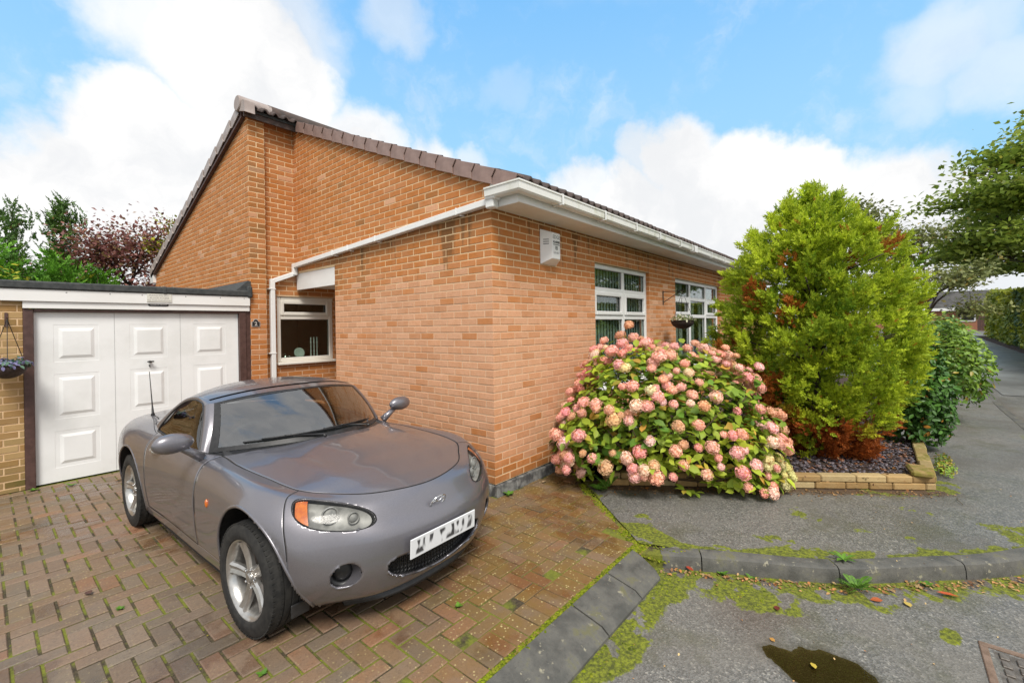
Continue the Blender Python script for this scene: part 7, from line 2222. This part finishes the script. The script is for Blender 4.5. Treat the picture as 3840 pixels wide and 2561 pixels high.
# hedge across the lane
hedge = thing('clipped_hedge', 'tall clipped yellow-green hedge along the far side of the lane', 'hedge', (27, -8.0, gz(27)))
MAT_HEDGE = folmat('hedge_leaf', (.12, .19, .02), (.46, .46, .03), (.06, .13, .05), trans=.25)
n = 30000
X = NR.uniform(9, 33.5, n); face = NR.uniform(size=n)
top = np.array([gz(x) for x in X]) + 2.55 + .12 * (fbm(X, X * 0, 1.0, 260) - .5) * 2
base_z = np.array([gz(x) for x in X]) + .05
Yf = -7.25 - .10 * np.clip(24 - X, -9, 9) * 0 - .22 * (fbm(X * 1.5, NR.uniform(0, 3, n), 1.0, 261) - .5)
P = np.zeros((n, 3)); D = np.zeros((n, 3))
side = face < .62; tp_ = (face >= .62) & (face < .86); en = face >= .86
P[:, 0] = X; P[:, 1] = Yf - NR.uniform(0, .35, n); P[:, 2] = base_z + (top - base_z) * NR.uniform(0, 1, n); D[:] = (0, .8, .6)
P[tp_, 1] = NR.uniform(-9.0, -7.3, tp_.sum()); P[tp_, 2] = top[tp_] - NR.uniform(0, .15, tp_.sum()); D[tp_] = (0, 0, 1)
P[en, 0] = np.where(NR.uniform(size=en.sum()) < .5, 9.0, 33.5) + NR.uniform(-.2, .2, en.sum()); P[en, 1] = NR.uniform(-9.0, -7.3, en.sum()); D[en] = (-1, 0, .5)
D = unit(D + NR.normal(size=D.shape) * .5)
dark = nsm(.9 - np.abs(P[:, 0] - 25.6) / .8, 0, .4) * .85
ylw = np.clip(.45 + .9 * (fbm(P[:, 0] * .9, P[:, 2] * 1.2, 1.0, 262) - .5) * 2 + NR.normal(size=n) * .15, 0, 1)
leaves('foliage', P, D, NR.uniform(.12, .22, n), np.stack([ylw, np.clip(NR.normal(.5, .18, n), 0, 1), dark], 1), MAT_HEDGE, hedge, QUAD_V, QUAD_F)
b = MB(); b.prism([(9.2, -8.9, gz(9) - .1), (33.3, -8.9, gz(33) - .1), (33.3, -8.9, gz(33) + 2.3), (9.2, -8.9, gz(9) + 2.3)], (0, 1.4, 0), .1); b.build('inner_twigs', MAT_BARK, hedge)
b = MB(); b.prism([(10, -7.1, gz(10) - .1), (34, -6.95, gz(34) - .1), (34, -9.3, gz(34) - .1), (10, -9.3, gz(10) - .1)], (0, 0, .17)); o = recalc(b.build('verge_bank', MAT_SOIL)); o['kind'] = 'structure'
bx0 = 36
shrub('tall_bush', 'yellow-green bush showing above the far end of the hedge', 'bush', (30.5, -10.5, gz(30)), (3.2, 1.6), 4.1, 4200, .22, MAT_HEDGE, V=QUAD_V, F=QUAD_F, seed=270, tone=.6)
# ================================================================== FAR HOUSE
fh_ = thing('far_bungalow', 'distant brick bungalow with grey tiled roof and white fascia at the end of the lane', 'house', (43, -5, gz(43)))
MAT_FARBRICK = pmat('far_red_brick', (.42, .19, .11), (.36, .15, .09), 3, .9)
MAT_FARTILE = pmat('grey_roof_tile', (.17, .165, .16), (.10, .10, .10), 2.0, .8)
b = MB(); b.box((42.6, -16, gz(43) - .3), (50, 3, 2.28)); b.build('wall', MAT_FARBRICK, fh_)
b = MB()
for i in range(9):
    t0, t1 = i / 9, (i + 1) / 9
    b.box((42.25 + 4.2 * t0, -16.3, 2.36 + 1.35 * t0), (42.25 + 4.2 * t1 + .05, 3.3, 2.36 + 1.35 * t1 + .03))
b.prism([(42.3, -16.25, 2.35), (46.6, -16.25, 3.68), (50.6, -16.25, 2.35)], (0, 19.5, 0))
rf_ = recalc(b.build('roof', MAT_FARTILE, fh_))
b = MB()
for y in np.arange(-16.2, 3.2, .33): b.box((42.22, y, 2.37), (42.4, y + .09, 2.45))
b.build('tile_rolls', MAT_FARTILE, rf_)
b = MB(); b.box((42.18, -16.3, 2.16), (42.24, 3.3, 2.36), .01); b.build('fascia', MAT_UPVC, fh_)
for y in (-7.86, -3.2):
    f_ = MB()
    for q in (((42.55, y, 1.36), (42.592, y + .10, 2.14)), ((42.55, y + .72, 1.36), (42.592, y + .82, 2.14)), ((42.55, y + .1005, 2.05), (42.592, y + .7195, 2.14)), ((42.55, y + .1005, 1.36), (42.592, y + .7195, 1.45))): f_.box(*q)
    w_ = f_.build('window', MAT_UPVC, fh_); g_ = MB(); g_.box((42.58, y + .1, 1.45), (42.594, y + .72, 2.05)); g_.build('pane', MAT_BLACK, w_)
gate = thing('timber_gate', 'dark brown boarded gate at the end of the lane beside the hedge', 'gate', (41.5, -7.9, gz(41.5)))
for i in range(5):
    b = MB(); y = -8.9 + i * .22; b.box((41.5, y, gz(41.5) + .03), (41.53, y + .21, gz(41.5) + 1.0 + .02 * (i % 2)), .004); b.build('board', MAT_BROWNFRAME, gate)
b = MB(); b.box((41.531, -8.9, gz(41.5) + .2), (41.57, -7.81, gz(41.5) + .3)); b.box((41.531, -8.9, gz(41.5) + .75), (41.57, -7.81, gz(41.5) + .85)); b.build('rail', MAT_BROWNFRAME, gate)

# ================================================================== HANGING BASKETS
def basket(name, label, c, r, h, hook, seed, flo, leafcols):
    rng = random.Random(seed)
    t = thing(name, label, 'hanging basket', c, None)
    b = MB(); prof = [(r * math.sin(a), -h * math.cos(a)) for a in np.linspace(.15, math.pi / 2, 9)]
    prof = [(.001, -h)] + prof + [(r * 1.05, .004), (r * 1.05, .016), (r * .98, .016), (r * .95, -.01), (.001, -.01)]
    b.lathe(prof, 28, 'Z', c); b.build('bowl', pmat(name + '_bowl', (.035, .022, .018), (.055, .035, .03), 40, .8, bump=.6), t, smooth=True, auto=50)
    b = MB()
    for k in range(3):
        a = k * 2.094 + .5; b.tube([(c[0] + r * math.cos(a), c[1] + r * math.sin(a), c[2] + .01), hook], .0035, 5)
    b.build('chain', MAT_IRON, t)
    n = 260
    d = unit(NR.normal(size=(n, 3))); d[:, 2] = np.abs(d[:, 2])
    P = np.array(c) + d * np.array((r * 1.15, r * 1.15, r * .55)) * NR.uniform(.5, 1.1, n)[:, None]
    D = unit(d + np.array((0, 0, .5)) + NR.normal(size=d.shape) * .4)
    TT = np.stack([NR.uniform(0, 1, n), NR.uniform(.3, .7, n), (NR.uniform(size=n) < flo) * 1.0], 1)
    leaves('plants', P, D, NR.uniform(.03, .055, n), TT, folmat(name + '_leaf', *leafcols), t)
    return t
wb = thing('basket_bracket', 'black iron basket bracket fixed between the two white windows', 'bracket', (4.36, 0, 2.0))
b = MB(); b.box((4.35, -.016, 1.89), (4.374, -.0065, 2.13), .002); b.build('back_plate', MAT_IRON, wb)
b = MB(); b.tube([(4.362, -.016, 2.11), (4.362, -.34, 2.11)], .006, 6); b.tube([(4.362, -.345, 2.11), (4.362, -.36, 2.125), (4.362, -.352, 2.14)], .005, 6); b.tube([(4.362, -.016, 1.93), (4.362, -.30, 2.10)], .006, 6); b.build('arm', MAT_IRON, wb)
basket('hanging_basket', 'dark hanging basket of cream variegated plants in front of the far window', (4.362, -.335, 1.60), .185, .135, (4.362, -.34, 2.105), 1, .5, ((.10, .16, .03), (.28, .30, .12), (.72, .70, .52)))
wb = thing('basket_hook', 'small rusty hook on the buff brick pier at the far left', 'bracket', (-3.07, 4.1, 1.7))
b = MB(); b.box((-3.085, GY - .014, 1.64), (-3.06, GY - .0065, 1.79), .002); b.tube([(-3.072, GY - .012, 1.70), (-3.072, GY - .12, 1.72), (-3.072, GY - .22, 1.715), (-3.072, GY - .235, 1.74)], .006, 6); b.build('hook', MAT_BROWNFRAME, wb)
basket('hanging_basket', 'brown hanging basket of blue-violet flowers on the buff pier left of the garage door', (-3.075, GY - .225, 1.235), .145, .13, (-3.072, GY - .222, 1.715), 2, .45, ((.05, .12, .08), (.16, .28, .20), (.26, .25, .46)))

# ================================================================== THINGS ON THE KITCHEN SILL
MAT_CHINA = pmat('pale_china', (.62, .68, .66), (.55, .62, .60), 10, .3)
MAT_GLASSY = pmat('frosted_glass', (.62, .64, .62), (.48, .50, .48), 30, .3)
sz = 1.0905
pt = thing('china_plate', 'pale round plate standing upright on the kitchen window sill', 'plate', (.145, 4.47, sz))
b = MB(); b.lathe([(.001, 0), (.05, .002), (.075, .012), (.085, .016), (.084, .020), (.07, .016), (.001, .006)], 28, 'Y', (0, 0, 0)); M_ = Matrix.Translation((.145, 4.50, sz + .085)) @ Matrix.Rotation(-.2, 4, 'X') @ Matrix.Diagonal((1, -1, 1, 1)); b.v = [tuple(M_ @ Vector(q)) for q in b.v]; b.build('dish', MAT_CHINA, pt, smooth=True)
b = MB(); b.box((.11, 4.44, sz), (.18, 4.53, sz + .012), .003); b.build('stand', MAT_IRON, pt)
tp = thing('teapot', 'small silver teapot on the left of the kitchen window sill', 'teapot', (-.09, 4.46, sz))
b = MB(); b.lathe([(.001, 0), (.03, .0), (.048, .02), (.05, .035), (.04, .055), (.02, .066), (.001, .07)], 20, 'Z', (-.09, 4.46, sz)); b.build('body', MAT_CHROME, tp, smooth=True)
b = MB(); b.lathe([(.004, .069), (.009, .075), (.006, .088), (.001, .092)], 10, 'Z', (-.09, 4.46, sz)); b.build('lid_knob', MAT_CHROME, tp, smooth=True)
b = MB(); b.tube([(-.135, 4.46, sz + .03), (-.165, 4.46, sz + .045), (-.175, 4.46, sz + .065)], [.010, .007, .005], 8); b.build('spout', MAT_CHROME, tp, smooth=True)
b = MB(); b.tube([(-.043, 4.46, sz + .05), (-.015, 4.46, sz + .048), (-.012, 4.46, sz + .03), (-.043, 4.46, sz + .022)], .005, 6); b.build('handle', MAT_CHROME, tp, smooth=True)
for i, (x, lb) in enumerate(((.332, 'left one of three tall glass candlesticks on the kitchen sill'), (.386, 'middle one of three tall glass candlesticks on the kitchen sill'), (.438, 'right one of three tall glass candlesticks, nearest the window edge'))):
    cs = thing('candlestick', lb, 'candlestick', (x, 4.47, sz), 'candlesticks on the kitchen sill')
    b = MB(); b.lathe([(.001, 0), (.022, 0), (.022, .008), (.009, .014), (.012, .05), (.008, .06), (.011, .12), (.007, .13), (.010, .2), (.007, .215), (.014, .25), (.016, .262), (.001, .262)], 14, 'Z', (x, 4.47, sz)); b.build('stem', MAT_GLASSY, cs, smooth=True)
    b = MB(); b.lathe([(.009, .2625), (.009, .34), (.001, .342)], 10, 'Z', (x, 4.47, sz)); b.build('candle', MAT_CHINA, cs, smooth=True)

# ================================================================== WEEDS AND LEAVES
MAT_WEED = folmat('weed_leaf', (.05, .14, .02), (.16, .32, .03), (.40, .25, .04), trans=.2)
def weed(name, label, c, R_, n, up, V=LEAF_V, F=LEAF_T, w=1.0, tone=.5, cat='weed', toothed=False, group=None):
    t = thing(name, label, cat, c, group)
    P, Rw, S, TT = [], [], [], []
    for i in range(n):
        a = 2 * math.pi * i / n + RNG.uniform(-.25, .25); el = RNG.uniform(up * .4, up)
        x = Vector((math.cos(a) * math.cos(el), math.sin(a) * math.cos(el), math.sin(el))); z = (Vector((0, 0, 1)) - x * x.z).normalized(); y = z.cross(x)
        L = R_ * RNG.uniform(.65, 1.1)
        if toothed:
            for k in range(11):                          # a pinnate leaf: leaflets both sides of the rib
                s = .15 + .85 * k / 11; wd = L * .15 * math.sin(math.pi * min(1, s * .95 + .08)) + .006
                q = Vector(c) + x * L * s + Vector((0, 0, -.35 * L * s * s)) 
                for sg in (1, -1):
                    xd = (y * sg + x * .55).normalized(); zd = (z - xd * z.dot(xd)).normalized(); yd = zd.cross(xd)
                    P.append(q); Rw.append([[xd[m], yd[m], zd[m]] for m in range(3)]); S.append((wd, wd * .75, wd)); TT.append((RNG.uniform(tone - .25, tone + .3), RNG.uniform(.4, .65), 0))
        else:
            P.append(Vector(c)); Rw.append([[x[m], y[m], z[m]] for m in range(3)]); S.append((L, L * w, L)); TT.append((RNG.uniform(tone - .3, tone + .3), RNG.uniform(.4, .65), .6 if RNG.random() < .05 else 0))
    V2, F2 = scatter(V, F, np.array([tuple(p) for p in P]), np.array(Rw), np.array(S))
    o = link('leaves', np_mesh('leaves', V2, F2, MAT_WEED, np.repeat(np.array(TT), len(F), 0)), t); o.color = (0, 0, 0, 1)
    return t
weed('thistle_weed', 'large toothed-leaved weed growing at the foot of the raised kerb', (.42, -2.80, ROAD + .02), .18, 12, 1.0, toothed=True)
weed('dandelion_weed', 'small broad-leaved weed rooted in the moss on top of the kerb', (.62, -2.72, G + .01), .10, 7, .5, w=.55)
weed('kerb_weed', 'tiny upright seedling by the kerb, left of the thistle-like weed', (.10, -2.06, ROAD), .05, 6, .9)
weed('kerb_weed', 'second tiny seedling by the kerb near the dark joint', (.17, -2.23, ROAD), .045, 5, .9)
weed('kerb_weed', 'small round-leaved seedling by the kerb near the right edge', (.80, -3.16, ROAD), .055, 6, .8)
weed('drive_weed', 'small green weed in a paver joint in front of the car front lip', (-1.42, -.98, G), .035, 7, .7)
weed('drive_weed', 'small weed tuft in the joints left of the front wheel', (-2.72, .62, G), .035, 8, .6)
weed('drive_weed', 'weed seedling by the left foot of the garage door frame', (-2.9, 4.05, G), .06, 8, .8)
weed('drive_weed', 'pale weed in the paving just right of the garage door corner', (-2.62, 3.95, G), .06, 7, .6)
weed('drive_weed', 'weed at the foot of the house corner beside the plinth', (.12, -.07, G), .07, 8, .6)
weed('drive_weed', 'bright weed tuft in the paving at the bottom left of the drive', (-2.38, -.62, G), .035, 8, .7)
weed('nettle_weed', 'leggy green weed with divided leaves at the left end of the planter', (.86, -.76, G), .24, 7, 1.2, toothed=True)
weed('nettle_weed', 'low bright green weed where the drive meets the pavement by the planter', (.78, -.70, G), .12, 6, .6)

def fallen(name, label, p, s, col, rot, curl=.1, wl=.5, group=None):
    V, F = LEAF_V.copy(), LEAF_T
    V = V - np.array((.5, 0, 0)); V[:, 1] *= wl * 2; V[:, 2] = V[:, 2] + curl * (V[:, 0] ** 2 + V[:, 1] ** 2 * 2) + .06
    me = np_mesh(name, V, F, pmat(name + '_skin', col, tuple(c * .6 for c in col), 40, .6))
    o = link(name, me); o.matrix_basis = Matrix.Translation(p) @ Matrix.Rotation(rot, 4, 'Z') @ Matrix.Rotation(RNG.uniform(-.2, .2), 4, 'X') @ Matrix.Scale(s, 4)
    tag(o, label, 'leaf', group); return o
fallen('fallen_leaf', 'curled red leaf leaning on the kerb, left of the tiny seedlings', (-.01, -1.87, ROAD + .02), .10, (.42, .055, .02), .9, .5, .3)
fallen('fallen_leaf', 'long red-orange leaf at the foot of the kerb near the right edge', (.72, -3.25, ROAD + .008), .12, (.48, .085, .015), -1.2, .3, .28)
fallen('fallen_leaf', 'pale yellow leaf lying on the road below the right kerb', (.45, -3.05, ROAD + .006), .07, (.62, .46, .10), .4)
fallen('fallen_leaf', 'dark red leaf lying alone on the road asphalt', (-.10, -2.43, ROAD + .006), .06, (.16, .025, .015), .3, .4)
fallen('fallen_leaf', 'orange leaf at the base of the thistle-like weed', (.38, -2.90, ROAD + .008), .07, (.42, .10, .02), 2.0)
fallen('fallen_leaf', 'brown leaf on the paving in front of the garage door', (-2.25, 3.72, G + .006), .09, (.40, .20, .08), .2)
fallen('fallen_leaf', 'orange leaf on the wet pavers beside the car sill', (-2.15, .42, G + .006), .06, (.60, .20, .04), .8)
fallen('fallen_leaf', 'dark brown leaf on the pavers left of the front wheel', (-2.82, .98, G + .006), .07, (.10, .045, .03), 1.8, .4)
fallen('fallen_leaf', 'yellow leaf floating on the puddle', (-.50, -2.66, ROAD + .001), .05, (.60, .45, .06), .5)
fallen('fallen_leaf', 'orange leaf on the near edge of the puddle', (-.42, -2.46, ROAD + .004), .04, (.55, .28, .06), .9)
fallen('fallen_leaf', 'pale dry leaf on the paving beside the house plinth', (.62, -.14, G + .006), .08, (.55, .42, .25), .3, .2)
fallen('fallen_leaf', 'orange-brown leaf on the pavement under the hydrangea', (1.10, -1.08, G + .006), .07, (.45, .18, .04), .6)
# leaf litter too fine to count
P, S, TT = [], [], []
KS2 = poly_at(KERB, .02)
for i in range(420):
    p = RNG.choice(KS2[:150]); t = RNG.random()
    P.append((p.x - abs(RNG.gauss(0, .05)) - .01, p.y - abs(RNG.gauss(0, .05)) - .012, ROAD + .012)); S.append(RNG.uniform(.012, .034)); TT.append((RNG.random(), RNG.uniform(.3, .8), RNG.random() * .6))
for i in range(420):
    t = RNG.random(); P.append((PF0[0] + (PF1[0] - PF0[0]) * t - abs(RNG.gauss(0, .10)) - .02, PF0[1] + (PF1[1] - PF0[1]) * t - abs(RNG.gauss(0, .07)) - .01, G + .008)); S.append(RNG.uniform(.010, .034)); TT.append((RNG.random() * .7, RNG.uniform(.1, .6), RNG.random() * .5))
for i in range(260):
    P.append((RNG.uniform(2.0, 4.3), RNG.uniform(-3.15, -1.9), G + .125)); S.append(RNG.uniform(.012, .04)); TT.append((RNG.random() * .6, RNG.uniform(.2, .6), RNG.random() * .3))
for i in range(110):
    x, y = RNG.uniform(-1.5, 3.5), RNG.uniform(-4.2, -1.9)
    inp = y > np.interp(x, [k_[0] for k_ in KERB[:7]], [k_[1] for k_ in KERB[:7]]) and x > 0
    P.append((x, y, (G if inp else ROAD) + .007)); S.append(RNG.uniform(.008, .020)); TT.append((RNG.random(), RNG.uniform(.5, 1), RNG.random()))
MAT_LITTER = folmat('dry_leaf', (.10, .04, .018), (.45, .17, .04), (.55, .42, .20), trans=.1, rough=.7)
P = np.array([tuple(map(float, q)) for q in P]); n = len(P)
ok = [not (q[0] > PF0[0] and (q[0] - PF0[0]) * (PF1[1] - PF0[1]) - (q[1] - PF0[1]) * (PF1[0] - PF0[0]) < 0 and q[2] < G + .05 and False) for q in P]
leaves('leaf_litter', P, unit(np.array((0, 0, 1.)) + NR.normal(size=(n, 3)) * .35), np.array(S), np.array(TT), MAT_LITTER, None)
b = MB()
for i in range(22):
    t = RNG.random(); x = PF0[0] + (PF1[0] - PF0[0]) * t - RNG.uniform(.03, .22); y = PF0[1] + (PF1[1] - PF0[1]) * t - RNG.uniform(.02, .15); a = RNG.uniform(0, 3.1); L = RNG.uniform(.05, .22)
    b.tube([(x, y, G + .010), (x + L * .5 * math.cos(a), y + L * .5 * math.sin(a), G + .018), (x + L * math.cos(a + .2), y + L * math.sin(a + .2), G + .010)], .0025, 5)
o = b.build('twigs', MAT_STEM); o['kind'] = 'stuff'
